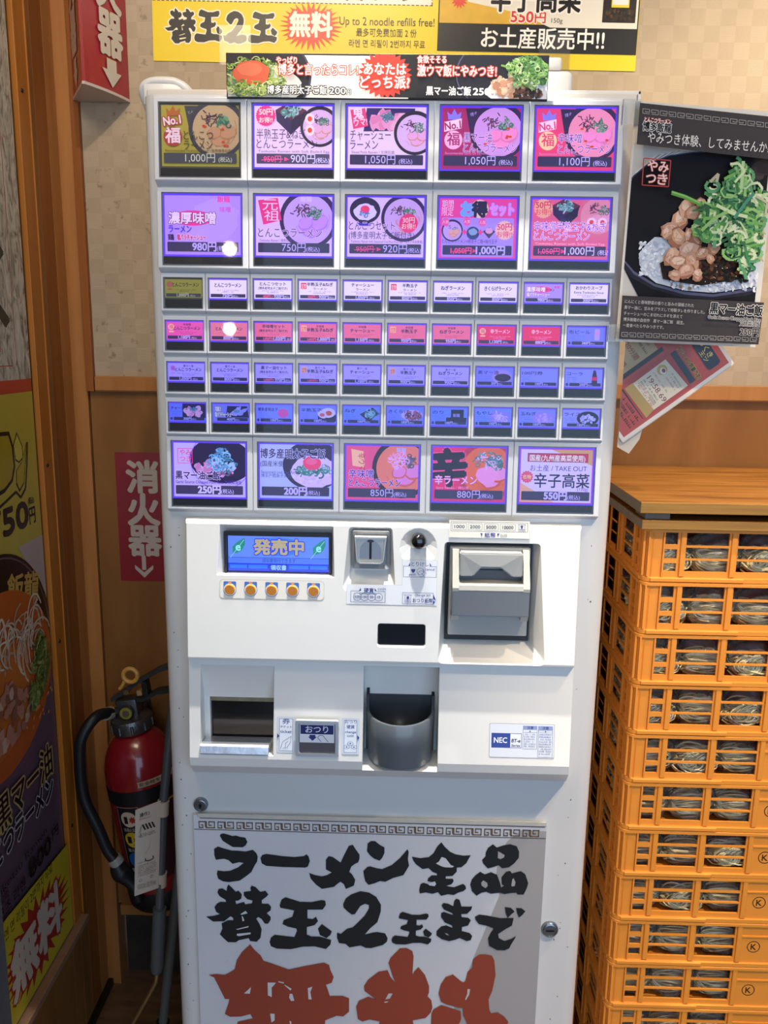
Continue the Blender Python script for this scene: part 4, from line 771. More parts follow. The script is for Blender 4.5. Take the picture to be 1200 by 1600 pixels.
for k in range(3): s.line([(181.5, at(-240-k)), (191.5, at(-240-k))], .3, NAVY)
s.text('紙幣', 137, at(-250.5), 6.2, NAVY, .02, width=14.5); s.text('bill', 158.5, at(-250.5), 5.6, '#6a6c88', 0, width=8); s.poly([(131, at(-245.5)), (134, at(-245.5)), (133.4, at(-250))], NAVY); s.poly([(154, at(-245.5)), (157, at(-245.5)), (154.2, at(-250))], NAVY)
s.build('panel_label', mach)
# lower labels
s, z0 = psheet(-530); at = lambda z: z+530
for x0, x1, L in ((-141, -118, [('券', 7.5, -515.5, 11), ('チケット', 3.6, -521.5, 16), ('ticket', 5.2, -528.5, 16)]), (-51, -29, [('おつり', 4.6, -513, 16), ('硬貨', 5, -520, 11), ('change', 4, -526.5, 15), ('coin', 3.8, -531.5, 9)])):
    s.rect(x0-1, at(-556.5), x1+1, at(-506), '#c4ccd8', 2); s.rect(x0-.4, at(-556), x1+.4, at(-506.5), '#d4dbe6', 2); s.frame(x0+2, at(-554), x1-2, at(-508.5), .5, NAVY); s.rect(x0+2.6, at(-553.4), x1-2.6, at(-509.1), '#e6ebf4')
    for t, hh, zz, ww in L: s.text(t, (x0+x1)/2, at(zz), hh, NAVY, .01, align='c', width=ww)
s.line([(-137, at(-551)), (-134, at(-541)), (-128, at(-537)), (-122, at(-533))], .45, NAVY); s.line([(-134, at(-550)), (-128, at(-549)), (-123, at(-541)), (-122, at(-533))], .45, NAVY); s.line([(-130, at(-549)), (-130, at(-543)), (-126, at(-540))], .45, NAVY)
for dx, dz in ((0, -541), (-5, -546), (5, -546)): s.ring(-40+dx, at(dz), 3.6, 4.1, NAVY, 18, .7); s.ell(-40+dx, at(dz), 1.2, .8, NAVY, 10)
for q in (-141, -30): s.poly([(q-.5, at(-529)), (q+2.5, at(-533)), (q-.5, at(-536))], NAVY)
s.build('outlet_label', mach)
bm = bmesh.new(); yb = py(-.558)*1e3-1
I = ring3(bm, rrect(-115.5, -56, -559, -506, 2), rrect(-111.5, -60, -554.5, -510.5, 1), yb-2.6, yb-2.6, yb+3); J = [bm.verts.new((v.co.x, (yb+.6)/1e3, v.co.z)) for v in I]
for i in range(len(I)): bm.faces.new((I[i], I[(i+1) % len(I)], J[(i+1) % len(I)], J[i]))
bm.faces.new(J); bmesh.ops.recalc_face_normals(bm, faces=bm.faces[:]); cb = obj('change_button', bm, CHROME, mach)
bm = bmesh.new(); mbox(bm, -110.5, -61, yb-1.2, yb+.4, -554, -511, 1); obj('button_cap', bm, mat('#5e5a60', .3), cb)
s = Sheet((0, (yb-1.35)/1e3, H-.53), step=.02); s.frame(-109.5, at(-538.5), -62, at(-511.5), 1, '#f0f0f8'); s.rect(-108.5, at(-526), -63, at(-512.5), '#262a6c'); s.rect(-108.5, at(-537.5), -63, at(-526), '#e8ecf4'); s.text('おつり', -86, at(-523.3), 10.5, '#f0f0ff', .01, align='c', width=31)
s.poly([(-96, at(-527)), (-88, at(-527)), (-88, at(-530)), (-86, at(-530)), (-92, at(-536)), (-98, at(-530)), (-96, at(-530))], '#33387c'); s.arc(-80, at(-531), 4.5, 3.5, 20, 200, .7, '#33387c'); s.line([(-76, at(-530)), (-70, at(-537))], .7, '#33387c'); s.line([(-84, at(-532)), (-80, at(-537))], .7, '#33387c'); s.build('button_print', cb)
s, z0 = psheet(-530); s.rect(151.5, at(-555.5), 241, at(-508), '#8a9098', 2); s.rect(152, at(-555), 240.5, at(-508.5), '#dfe4ec', 2)
s.rect(154.5, at(-542), 196, at(-521.5), '#2c4496'); s.rect(180.5, at(-541.3), 195.4, at(-522.2), '#e8ecf4'); s.text('NEC', 167, at(-535), 9.5, '#f4f6ff', .02, align='c', width=18); s.text('BT-e', 188, at(-534), 6, '#1c2448', .03, align='c', width=12, shear=.15); s.text('Series', 188, at(-540), 4.2, '#1c2448', .02, align='c', width=12, shear=.15)
for x0, x1, zb, n in ((197.5, 217, -543, 6), (218.5, 238.5, -554, 9)):
    s.frame(x0, at(zb), x1, at(-510.5), .35, NAVY); s.rect(x0, at(-515.5), x1, at(-510.5), '#8a98c8'); s.line([(x0, at(-519.5)), (x1, at(-519.5))], .3, NAVY); s.text('注意', x0+6, at(-514.8), 3.8, NAVY, .02); s.poly([((x0+x1)/2-1.3, at(-518.8)), ((x0+x1)/2+1.3, at(-518.8)), ((x0+x1)/2, at(-516.4))], '#5a68a8')
    for k in range(n): gibberish(s, x0+1.5, x1-1.5, at(-523.3-k*3.35), 2.3, '#5a6ab0' if k < 4 else '#333c80', rb, .85)
s.build('maker_plate', mach)
# ticket chute: dark throat and chrome lip
bm = bmesh.new(); mbox(bm, -241, -148, 1, 3, -556, -489); mbox(bm, -241, -148, -12, -11.6, -554, -496); obj('ticket_chute', bm, mat('#0a0c10', .2, coat=.6), mach)
bm = bmesh.new(); mbox(bm, -241, -148, -19, -16, -496.5, -489.2, .3); obj('chute_plate', bm, mat('#9a8f78', .4, .7, vary=(90, .4)), mach)
bm = bmesh.new(); prism(bm, [(-.0505, H-.5465), (-.0535, H-.5485), (-.0555, H-.5585), (-.050, H-.5595), (-.016, H-.5555), (-.016, H-.5525)], -.2485, -.1535, 'x'); obj('chute_lip', bm, mat('#dfe3ea', .3, .8, bump=(60, .3)), mach)
# coin cup
def cup_ring(rx, ry, z, dz=0, n=22):
    p = []
    for k in range(n+1):
        t = math.pi*k/n; x = .0285-rx*math.cos(t); y = -.016-ry*math.sin(t); p.append((x, y, H+z+dz*(1-math.sin(t))))
    return [(.0285-rx, -.002, H+z+dz*1.15)]+p+[(.0285+rx, -.002, H+z+dz*1.15)]
bm = bmesh.new(); rings = [cup_ring(.0455, .044, -.5735), cup_ring(.0475, .047, -.545), cup_ring(.0485, .0485, -.5085, .004), cup_ring(.0475, .0475, -.507, .004), cup_ring(.0440, .0440, -.5078, .004), cup_ring(.040, .036, -.545), cup_ring(.020, .016, -.560)]
VR = [[bm.verts.new(p) for p in r] for r in rings]
for a, b in zip(VR, VR[1:]):
    for i in range(len(a)-1): bm.faces.new((a[i], a[i+1], b[i+1], b[i]))
bm.faces.new(VR[0]); bm.faces.new(VR[-1][::-1]); bmesh.ops.recalc_face_normals(bm, faces=bm.faces[:]); cupo = obj('coin_cup', bm, mat('#5f666c', .3, coat=.4), mach, smooth=True)
bm = bmesh.new(); mbox(bm, -20, 77, -5, -3, -572, -487, .3); obj('cup_back', bm, mat('#2c3238', .35), cupo)
for v_, (x_, z_) in enumerate(((-17.5, -484), (74.5, -487))):
    bm = bmesh.new(); prism(bm, [(-.004, H-.478+v_*-.004), (-.010, H-.486), (-.020, H-.508), (-.004, H-.53)], (x_-2)/1e3, (x_+2)/1e3, 'x'); obj('cup_tab', bm, mat('#15181c', .4), cupo)
# locks on the door
def lock(x, z, r, horiz):
    bm = bmesh.new(); lathe(bm, [(r, 0), (r, .004), (r*.86, .0062), (r*.72, .0066), (r*.70, .0054), (.0004, .0054)], 28)
    for v in bm.verts: a, b, c = v.co; v.co = (x/1e3+a, .004-c, H+z/1e3+b)
    bmesh.ops.recalc_face_normals(bm, faces=bm.faces[:]); l = obj('lock', bm, mat('#8f959c', .25, .9), mach, smooth=True)
    bm = bmesh.new()
    if horiz: mbox(bm, x-r*500, x+r*500, -3, -1.2, z-.8, z+.8)
    else: mbox(bm, x-1, x+1, -3, -1.2, z-4, z+3); mbox(bm, x-2, x+2, -2.6, -1.2, z-1.6, z+1.4)
    obj('keyhole', bm, BLACK, l)
lock(-264.5, -671.5, .0108, False); lock(261.5, -865, .0128, True)
# rust specks and chips on the door paint
s = Sheet((0, .0037, H), step=.02); rr = random.Random(9)
for k in range(46):
    side = rr.random() < .5; x = rr.uniform(-296, -282) if side else rr.uniform(268, 292); z = rr.uniform(-1100, -240)
    s.ell(x, z, rr.uniform(.4, 1.1), rr.uniform(.5, 1.5), '#4a3a34', 7, 0, False, .3, rr)
s.build('paint_chip', mach)['kind'] = 'stuff'
# bracket of the white carrier bits that stick up behind the banner

# brush lettering outlines, mm on the door sign
BRUSH = {
 'ra': [[-236,-718,-234,-715,-230,-714,-223,-716,-217,-718,-212,-717,-206,-719,-198,-720,-195,-727,-198,-733,-202,-736,-217,-736,-225,-731,-232,-726],[-245,-740,-239,-736,-230,-739,-219,-742,-210,-742,-198,-743,-191,-741,-187,-740,-182,-745,-180,-751,-181,-759,-185,-766,-190,-777,-199,-785,-208,-792,-224,-795,-233,-794,-240,-790,-241,-787,-242,-782,-241,-776,-231,-777,-222,-776,-210,-770,-201,-762,-208,-761,-218,-764,-224,-758,-231,-756,-243,-758,-245,-750]],
 'bar': [[-176,-753,-173,-748,-167,-746,-159,-747,-143,-749,-125,-750,-111,-748,-107,-745,-104,-748,-102,-756,-105,-765,-109,-767,-143,-767,-167,-766,-174,-762]],
 'me': [[-103,-776,-95,-779,-84,-781,-77,-779,-69,-774,-78,-769,-78,-753,-74,-747,-68,-748,-56,-757,-52,-747,-44,-729,-38,-727,-34,-734,-28,-743,-28,-750,-30,-756,-34,-758,-40,-763,-43,-772,-39,-776,-34,-785,-36,-795,-48,-801,-51,-793,-56,-789,-60,-792,-66,-798,-84,-802,-93,-795,-101,-785]],
 'n': [[-16,-724,-11,-720,-5,-720,2,-726,9,-730,9,-739,6,-747,2,-752,-6,-749,-12,-744,-17,-737],[-22,-770,-16,-763,-12,-762,-1,-765,6,-766,20,-759,32,-747,43,-732,45,-736,44,-748,46,-759,38,-775,23,-780,11,-787,3,-786,-5,-790,-14,-793,-19,-787,-21,-778]],
 'zen': [[50,-744,62,-746,75,-744,82,-737,87,-726,93,-719,98,-726,106,-734,114,-738,126,-740,137,-739,134,-745,131,-752,124,-759,117,-760,117,-767,111,-774,101,-775,101,-779,112,-779,113,-783,110,-788,102,-791,106,-792,114,-793,127,-787,131,-790,132,-795,128,-799,120,-802,114,-806,105,-805,95,-808,90,-802,82,-805,72,-803,63,-805,62,-799,64,-789,68,-787,75,-789,84,-791,87,-789,84,-786,74,-784,75,-779,80,-774,88,-774,88,-771,81,-768,75,-762,66,-764,56,-756,52,-750]],
 'zen_h': [[86,-754,90,-751,94,-743,100,-745,105,-752,108,-756,113,-758,110,-760,99,-760,93,-758],[74,-788,85,-784,87,-788,85,-792,77,-791]],
 'hin': [[154,-746,159,-740,159,-734,162,-726,169,-720,175,-725,185,-721,194,-719,204,-722,208,-731,208,-741,202,-750,194,-757,184,-759,179,-754,172,-757,163,-760,156,-752],[138,-788,140,-779,146,-771,152,-766,159,-770,168,-766,177,-770,182,-783,184,-791,189,-788,185,-786,184,-774,190,-765,196,-763,199,-767,212,-763,219,-768,224,-783,222,-792,218,-802,209,-802,207,-799,198,-800,190,-802,182,-800,169,-802,162,-799,155,-801,148,-806,141,-799]],
 'hin_h': [[177,-731,187,-737,186,-741,181,-744,177,-742],[154,-784,157,-780,163,-784,164,-789,161,-793,155,-789],[199,-787,200,-777,202,-775,205,-782,204,-788,200,-789]],
 'kae': [[-260,-855,-247,-853,-239,-850,-245,-846,-247,-838,-243,-832,-238,-829,-229,-829,-230,-825,-239,-819,-242,-813,-240,-807,-234,-806,-228,-810,-227,-803,-225,-799,-220,-804,-214,-811,-210,-809,-205,-815,-206,-822,-211,-826,-215,-826,-214,-832,-205,-829,-202,-828,-200,-832,-190,-830,-189,-825,-197,-823,-202,-817,-202,-811,-197,-810,-191,-809,-192,-804,-190,-800,-184,-802,-177,-810,-169,-808,-165,-814,-168,-818,-175,-824,-175,-830,-165,-830,-161,-835,-162,-841,-168,-846,-162,-852,-162,-857,-166,-864,-171,-864,-176,-856,-181,-853,-184,-856,-179,-865,-176,-874,-178,-889,-184,-896,-194,-895,-196,-890,-211,-894,-216,-898,-228,-898,-234,-892,-240,-885,-236,-875,-237,-866,-227,-860,-219,-860,-219,-856,-223,-853,-233,-862,-250,-863]],
 'kae_h': [[-208,-849,-200,-843,-197,-847,-206,-850],[-206,-852,-204,-853,-202,-860,-205,-861],[-215,-875,-196,-869,-196,-871,-213,-876],[-214,-883,-193,-880,-193,-883,-211,-887,-214,-886]],
 'gyoku': [[-148,-832,-145,-822,-139,-818,-126,-822,-117,-825,-100,-825,-85,-821,-79,-822,-78,-829,-83,-837,-106,-838,-106,-853,-98,-854,-93,-850,-90,-857,-95,-864,-107,-868,-107,-881,-100,-884,-87,-884,-77,-887,-70,-889,-71,-897,-78,-905,-95,-901,-113,-902,-131,-907,-153,-907,-162,-903,-164,-896,-162,-888,-156,-883,-136,-885,-126,-886,-122,-875,-123,-871,-136,-868,-144,-864,-142,-857,-129,-851,-126,-840,-136,-838,-147,-836],[-90,-870,-84,-862,-69,-874,-71,-880,-77,-886,-87,-881]],
 'two': [[-52,-827,-48,-817,-40,-810,-26,-804,-13,-806,-2,-813,5,-826,5,-837,0,-856,-11,-867,-19,-878,-6,-874,0,-873,12,-875,16,-883,15,-889,9,-895,-9,-901,-17,-901,-25,-897,-42,-901,-48,-895,-58,-894,-61,-885,-61,-876,-55,-878,-46,-869,-37,-866,-29,-857,-19,-845,-13,-833,-13,-827,-19,-825,-26,-829,-34,-843,-39,-844,-45,-839,-51,-833]],
 'made': [[96,-824,99,-820,106,-821,114,-825,115,-816,118,-812,123,-814,126,-825,138,-825,142,-824,141,-830,135,-837,126,-838,127,-843,137,-844,141,-848,137,-857,128,-860,128,-867,140,-870,144,-875,142,-882,136,-884,125,-879,119,-882,109,-885,98,-882,90,-876,90,-868,97,-860,104,-858,114,-862,113,-858,102,-853,96,-844,96,-837,100,-835,114,-840,113,-837,100,-831],[147,-842,153,-838,164,-839,185,-843,205,-842,203,-855,194,-861,183,-870,184,-877,193,-882,203,-878,210,-873,208,-878,203,-888,201,-894,194,-898,182,-898,170,-891,168,-878,172,-868,176,-861,167,-857,153,-854,148,-847],[191,-824,200,-825,206,-831,201,-836,196,-842,193,-835],[208,-825,216,-825,222,-830,218,-836,213,-841,210,-834]],
 'made_h': [[102,-871,106,-872,109,-875,105,-874]],
 'mu': [[-259,-957,-248,-955,-234,-956,-226,-951,-219,-946,-215,-929,-207,-915,-194,-901,-187,-911,-178,-920,-174,-929,-162,-933,-135,-943,-110,-936,-81,-929,-73,-933,-71,-942,-66,-954,-69,-964,-78,-968,-75,-977,-72,-988,-52,-987,-42,-991,-42,-1015,-51,-1024,-61,-1023,-79,-1032,-80,-1047,-218,-1052,-216,-1040,-192,-1033,-196,-1025,-211,-1030,-228,-1031,-236,-1026,-230,-1008,-228,-999,-235,-999,-245,-975,-251,-961]],
 'mu_h': [[-205,-988,-194,-976,-196,-988],[-168,-967,-155,-967,-162,-976,-162,-993,-168,-990],[-134,-986,-130,-986,-127,-998,-132,-999,-135,-993],[-106,-975,-99,-972,-102,-982,-100,-995,-105,-995],[-165,-1023,-158,-1023,-158,-1035,-163,-1039],[-152,-964,-143,-966,-143,-968,-151,-966],[-142,-970,-131,-977,-133,-980,-142,-971],[-135,-1035,-132,-1036,-132,-1042,-134,-1042]],
 'ryo': [[-31,-1006,-27,-995,-12,-987,0,-992,-18,-977,-19,-968,-13,-957,3,-942,17,-939,21,-950,29,-961,24,-947,18,-926,21,-917,35,-900,45,-899,54,-904,56,-913,55,-946,58,-939,64,-932,74,-945,81,-965,81,-976,79,-983,85,-990,87,-1003,85,-1012,77,-1022,57,-1027,60,-1042,4,-1044,6,-1031,-10,-1028,-21,-1032,-28,-1028],[96,-978,99,-961,106,-948,117,-943,129,-954,132,-956,137,-955,139,-938,146,-930,147,-915,155,-907,165,-906,175,-908,179,-916,182,-942,178,-970,173,-985,175,-1004,178,-1010,188,-1008,198,-1015,205,-1024,204,-1036,143,-1038,141,-1028,135,-1015,134,-1002,128,-1002,107,-996,100,-992],[86,-1014,89,-1006,101,-998,111,-1001,131,-1008,132,-1022,129,-1032,131,-1039,86,-1041]],
 'ryo_h': [[14,-991,19,-980,25,-980,21,-989],[12,-995,18,-994,18,-996,13,-997],[140,-968,144,-968,143,-978,138,-988,137,-986,140,-976]],
}
def pts2(p): return [(p[i], p[i+1]) for i in range(0, len(p), 2)]
def brush(s, name, col, hole=None, fn=None, out=None, d=1.0):
    f = fn or (lambda q: q)
    polys = [[f(q) for q in pts2(p)] for p in BRUSH[name]]
    if out:
        s.up()
        for k in range(10):
            a = k*.628
            for p in polys: s.lay += .3; s.poly([(x+d*math.cos(a), y+d*math.sin(a)) for x, y in p], out, False)
    s.up()
    for p in polys: s.lay += .3; s.poly(p, col, False)
    if hole and name+'_h' in BRUSH:
        s.up()
        for p in BRUSH[name+'_h']: s.poly([f(q) for q in pts2(p)], hole, False)

# ================================================================ the sign on the machine's door
sg = thing('door_sign', 'white board with black and red brush lettering on the lower machine door', 'sign', (-.014, -.002, H-1.15))
bm = bmesh.new(); mbox(bm, -275, 247, -4, 3.8, -1215, -686, .6); obj('board', bm, mat('#d2d3d6', .4, vary=(6, .03)), sg)
bm = bmesh.new(); mbox(bm, -268, 246, -5, -4.1, -688.5, -682.5, .2); obj('top_strip', bm, mat('#c9c5b8', .35, vary=(40, .15)), sg)
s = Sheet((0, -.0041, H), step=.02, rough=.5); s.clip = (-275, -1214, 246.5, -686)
rs = random.Random(4)
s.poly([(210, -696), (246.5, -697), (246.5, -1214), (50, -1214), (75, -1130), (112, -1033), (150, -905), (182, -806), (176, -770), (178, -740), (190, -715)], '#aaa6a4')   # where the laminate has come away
for x, z in ((178, -808), (172, -822), (160, -860), (186, -745)): s.line([(x, z), (x-3, z-14)], 1.6, '#d9dcde')
for k in range(26): a, b = rs.uniform(-268, 240), rs.uniform(-1080, -715); s.line([(a, b), (a+rs.uniform(-6, 6), b+rs.uniform(-3, 3))], .35, '#b4b2b0')
BR = '#5c4634'; s.rect(-265, -690.3, 244, -689.3, BR)
s.rect(-274, -708.8, 246, -707.8, BR)
n_ = 18; st_ = (240+267)/n_
s.up()
for k in range(n_):
    X = -267+k*st_; 
    def R(a, b, c, d, col='#6a523c'): s.rect(X+a*st_, -706+b*11.2, X+c*st_, -706+d*11.2, col, 0, False)
    q = .13; R(0, 0, .045, 1); R(0, .86, .38, 1); R(.33, .12, .38, 1); R(0, 0, .24, .14); R(.2, 0, .24, .5); R(.1, .4, .24, .52)
    R(.38, 0, .86, .14, '#7a5c34'); R(.38, 0, .44, 1, '#7a5c34'); R(.81, 0, .86, 1); R(.52, .86, .86, 1); R(.52, .36, .56, 1); R(.52, .36, .7, .5)
for nm in ('ra', 'bar', 'me', 'n', 'zen', 'hin', 'kae', 'gyoku', 'two', 'made'):
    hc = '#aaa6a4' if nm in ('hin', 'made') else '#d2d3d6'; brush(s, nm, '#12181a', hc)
gx = [p for q in BRUSH['gyoku'] for p in q[::2]]; gz = [p for q in BRUSH['gyoku'] for p in q[1::2]]; gx0, gx1, gz0, gz1 = min(gx), max(gx), min(gz), max(gz)
GB = (gx0, gx1, gz0, gz1)
def remap(b, t): return lambda q: (t[0]+(q[0]-b[0])/(b[1]-b[0])*(t[1]-t[0]), t[2]+(q[1]-b[2])/(b[3]-b[2])*(t[3]-t[2]))
brush(s, 'gyoku', '#12181a', fn=remap(GB, (22, 83, -893, -837)))
brush(s, 'mu', '#96402c', '#d2d3d6'); brush(s, 'ryo', '#96402c', '#c4c2c0')
s.poly([(-240, -1085), (-60, -1085), (-60, -1052), (-230, -1052)], '#96402c'); s.poly([(-20, -1090), (10, -1060), (60, -1060), (70, -1200), (20, -1200)], '#96402c'); s.poly([(150, -1040), (215, -1040), (200, -1190), (170, -1190)], '#96402c')
for x in (-215, -170, -120): s.poly([(x, -1100), (x+28, -1100), (x+20, -1150), (x-10, -1150)], '#96402c')
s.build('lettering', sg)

# ================================================================ banner leaning along the top of the machine
bn = thing('menu_banner', 'long narrow banner with green onion food pictures taped along the machine top', 'banner', (-.003, -.008, H+.295))
bm = bmesh.new(); mbox(bm, -200.5, 193.5, -9, -5.5, 295.5, 347, .3); obj('card_board', bm, mat('#14100f', .5), bn)
rf = random.Random(21)
s = Sheet((-.200, -.0092, H+.2965), (1, 0, -.004), step=.02, rough=.4); W, Hh = 393, 49.5; s.clip = (1.2, .8, W-1.2, Hh-.8)
px = lambda x: (x-353)*.778
s.rect(0, 0, W, Hh, '#171413'); s.poly([(px(430), 0), (px(640), 0), (px(640), Hh), (px(455), Hh)], '#f3ece0')
for k in range(7): s.arc(px(540)+k*9, 10+k*2, 30, 34, 60, 150, .6, '#ecdccc', 8)
s.ell(px(405), Hh*.5, 64, 48, '#16121c', 40); s.ring(px(405), Hh*.5, 61.5, 64, '#3c3c50', 40, .75)
s.ell(px(405), 12, 52, 26, '#d8d4c8', 30, 0, True, .05, rf); 
onions(s, px(395), 22, 40, 22, 260, rf, ['#8aa83c', '#b4c85c', '#5f8a34', '#d8e094', '#a0b84c', '#4a7030'], 9, 1.0)
s.ell(px(393), 27, 22, 14, '#e8603c', 24, 0, True, .06, rf); s.ell(px(391), 31, 15, 8, '#f07a54', 20, 0, True, .08, rf); onions(s, px(393), 10, 34, 8, 70, rf, ['#8aa83c', '#b4c85c', '#5f8a34', '#d8e094'], 8, 1.0)
RD = '#d8402c'
s.text('やっぱり', px(433), 38, 7.5, '#fff4ec', .02, RD, .10, width=25); s.text('博多と言ったらコレ!', px(436), 26, 12, '#fff0e8', .02, RD, .09, width=97)
s.text('博多産明太子ご飯', px(418), 4.2, 9, '#fdf8f0', .02, '#2c2420', .14, width=73); s.text('200', px(516), 4, 9, '#fdf8f0', .02, '#2c2420', .14, width=20); s.text('円', px(543), 4, 5.5, '#fdf8f0', .02, '#2c2420', .14)
s.poly([(px(640), 0), (px(858), 0), (px(858), Hh), (px(620), Hh), (px(600), 0)], '#191514')
s.star(px(603), 26, 33, 27, 26, '#e23a28', .82); s.text('あなたは', px(603), 27, 13, '#fdf0e4', .03, RD, .10, align='c', width=51); s.text('どっち派?', px(603), 12, 13.5, '#fdf0e4', .03, RD, .10, align='c', width=60)
s.ell(px(800), 28, 68, 44, '#1a1620', 36); s.ring(px(800), 28, 66, 67.5, '#5a5474', 36, .65)
s.ell(px(822), 8, 45, 18, '#e4e2e6', 26, 0, True, .06, rf); chunks(s, px(800), 14, 22, 11, 70, 5, rf, ['#d8a888', '#c89070', '#e4bc9c', '#b47c5c']); chunks(s, px(826), 7, 18, 6, 70, 2.5, rf, ['#3a2418', '#5c3822', '#20140c', '#7a4c30']); onions(s, px(825), 30, 26, 17, 200, rf, ['#6a9a44', '#93bc64', '#4a7a40', '#c0d498', '#85b070'], 9, 1.1); s.line([(px(783), 37), (px(803), 33)], 2.2, '#7aa84c')
s.text('食欲そそる', px(653), 39, 8, '#fff0ea', .02, RD, .10, width=35); s.text('激ウマ飯にやみつき!', px(654), 25, 12, '#fff0ea', .02, RD, .09, width=95)
s.text('黒マー油ご飯', px(668), 3.5, 9.5, '#fdf8f0', .03, width=54); s.text('250', px(741), 3.5, 9.5, '#fdf8f0', .04, width=20); s.text('円', px(768), 3.5, 5.5, '#fdf8f0', .03)
s.build('printed_face', bn)
bm = bmesh.new(); mbox(bm, -172, 237, 60, 180, 321, 352, 8, seg=4)
tb_ = obj('white_box', bm, mat('#e2ded6', .45), smooth=True); prop(tb_, 'flat white box lying on the machine top behind the banner', 'box')
bm = bmesh.new(); mbox(bm, 120, 222, 62, 150, 352.3, 368, 4, seg=3); ob_ = obj('white_box', bm, mat('#e6e0d2', .45), smooth=True); prop(ob_, 'smaller white box stacked on the flat box behind the banner', 'box')

# ================================================================ yellow poster on the back wall
yp = thing('wall_poster', 'large yellow poster with black brush lettering on the wall above the machine', 'poster', (0, .447, H+.475))
TH = math.radians(-.75)
s = Sheet((-.421, .4485, H+.479), (math.cos(TH), 0, math.sin(TH)), (-math.sin(TH), 0, math.cos(TH)), (0, -1, 0), step=.02, rough=.35); ly = lambda x, z: z-479+.0131*(x+421); lx = lambda x: x+421
s.clip = (0, 0, 834, 520)
s.rect(0, 0, 834, 520, mat('#f0cf22', .35, vary=(9, .05)))
s.poly([(-3, 96), (481, 96), (481, 520), (-3, 520)], '#ece4d0')
for k in range(62): s.rect(1+k*7.8, 95, 6+k*7.8, 96.6, '#2a241c', 0, k == 0)
for k in range(50): s.rect(480, 96+k*7.8, 481.6, 101+k*7.8, '#2a241c', 0, False)
s.text('ラーメン全品お替わり', 20, 104, 30, '#3a3a40', .02, width=430)
def yglyph(nm, bx, x0, x1, z0, z1):
    a = [p for q in BRUSH[bx] for p in q[::2]]; b = [p for q in BRUSH[bx] for p in q[1::2]]
    s_ = remap((min(a), max(a), min(b), max(b)), (lx(x0), lx(x1), ly(x0, z0), ly(x1, z1)+.0)); brush(s, nm, '#1f1a16', '#f0e6c0', fn=s_, out='#f4ecd0', d=2.2)
yglyph('kae', 'kae', -400, -346, 507, 562); yglyph('gyoku', 'gyoku', -349, -300, 509, 560); yglyph('two', 'two', -298, -257, 507, 558); yglyph('gyoku', 'gyoku', -256, -205, 508, 557)
cx_, cy_ = lx(-147), ly(-147, 535); ry_ = random.Random(3)
s.star(cx_, cy_, 55, 34, 30, '#e0442c', .72, ry_); s.text('無料', cx_, cy_-13, 37, '#f8f0dc', .04, '#e0442c', .10, align='c', width=72)
s.text('Up to 2 noodle refills free!', lx(-98), ly(-98, 538), 16, '#2c2618', .0, width=163); s.text('最多可免费加面 2 份', lx(-69), ly(-69, 521), 12.5, '#2c2618', 0, width=104); s.text('라멘 면 리필이 2번까지 무료', lx(-81), ly(-81, 504), 12, '#2c2618', 0, width=131)
X0, X1 = lx(71), 833; s.rect(X0, ly(71, 498), X1, 520, '#1c1915'); s.rect(X0+2, ly(74, 542), X1-2, 520, mat('#d8a82c', .4, vary=(45, .18)))
s.poly([(lx(120), 520), (lx(120), ly(120, 575)), (lx(215), ly(215, 556)), (lx(262), ly(262, 535.5)), (X1-2, ly(410, 534)), (X1-2, 520)], '#e9e0cc')
s.text('550', lx(195), ly(195, 544), 21, '#d63a2c', .03, '#f6eedc', .08, width=38); s.text('円', lx(236), ly(236, 544), 17, '#d63a2c', .03, '#f6eedc', .08, width=18); s.text('税込', lx(238), ly(238, 560.5), 4.5, '#d63a2c', .02); s.text('150g', lx(264), ly(264, 543), 9, '#3a3428', 0, width=19)
s.text('辛子高菜', lx(159), ly(159, 564.5), 44, '#16120e', .03, '#f6eedc', .07, width=152); s.star(lx(106), ly(106, 578), 15, 9, 14, '#d8442c')
s.rect(lx(350), ly(350, 544), lx(406), 520, '#2a1a12'); chunks(s, lx(378), ly(378, 556), 26, 10, 60, 3.2, ry_, ['#3c2a14', '#1a120c', '#5a3a1c', '#2c3014']); s.rect(lx(364), ly(364, 567), lx(394), 520, '#e8d23c'); s.rect(lx(366), ly(366, 571), lx(392), 520, '#ece8e0')
s.text('お土産販売中!!', lx(146), ly(146, 506), 31, '#f8f2e4', .02, width=210)
s.build('printed_face', yp)
bm = bmesh.new(); 
def tape(x0, x1, z0, z1, nm='clear tape strip holding the yellow poster'):
    bm = bmesh.new(); mbox(bm, x0, x1, 446.9, 447.2, z0, z1); return obj('adhesive_tape', bm, film_mat('tape', (.98, .97, .93), .8, .12, haze=.03), yp)
tape(-305, -250, 473, 536); tape(246, 300, 467, 528)

# ================================================================ black rice-bowl poster taped to the machine's right edge
bp_ = thing('menu_poster', 'laminated black poster of a pork rice bowl taped to the machine edge', 'poster', (.38, -.012, H+.15))
Q = dict(BL=Vector((.296, -.013, H+.009)), BR=Vector((.4725, -.0182, H+.004)), TR=Vector((.4735, -.0185, H+.2825)), TL=Vector((.300, -.0131, H+.2955)))
PW, PH = 184.0, 288.0
s = Sheet(step=.02, mk=lambda c: mat(c, .55, spec=.18))
def wp(x, y):
    u, v = x/PW, y/PH; p = Q['BL']*(1-u)*(1-v)+Q['BR']*u*(1-v)+Q['TR']*u*v+Q['TL']*(1-u)*v
    return p.x*1e3, (p.z)*1e3, 13+(p.x*1e3-296)*.03
s.warp = wp; s.o = Vector((0, 0, 0))
def A(x, y): return ((x-210+.0845*(y-75))/888*PW, PH*(1-(y-75-.045*(x-210+.0845*(y-75)))/1487))
s.clip = (0, 0, PW, PH); rp = random.Random(77)
s.rect(0, 0, PW, PH, '#dcd6cc')
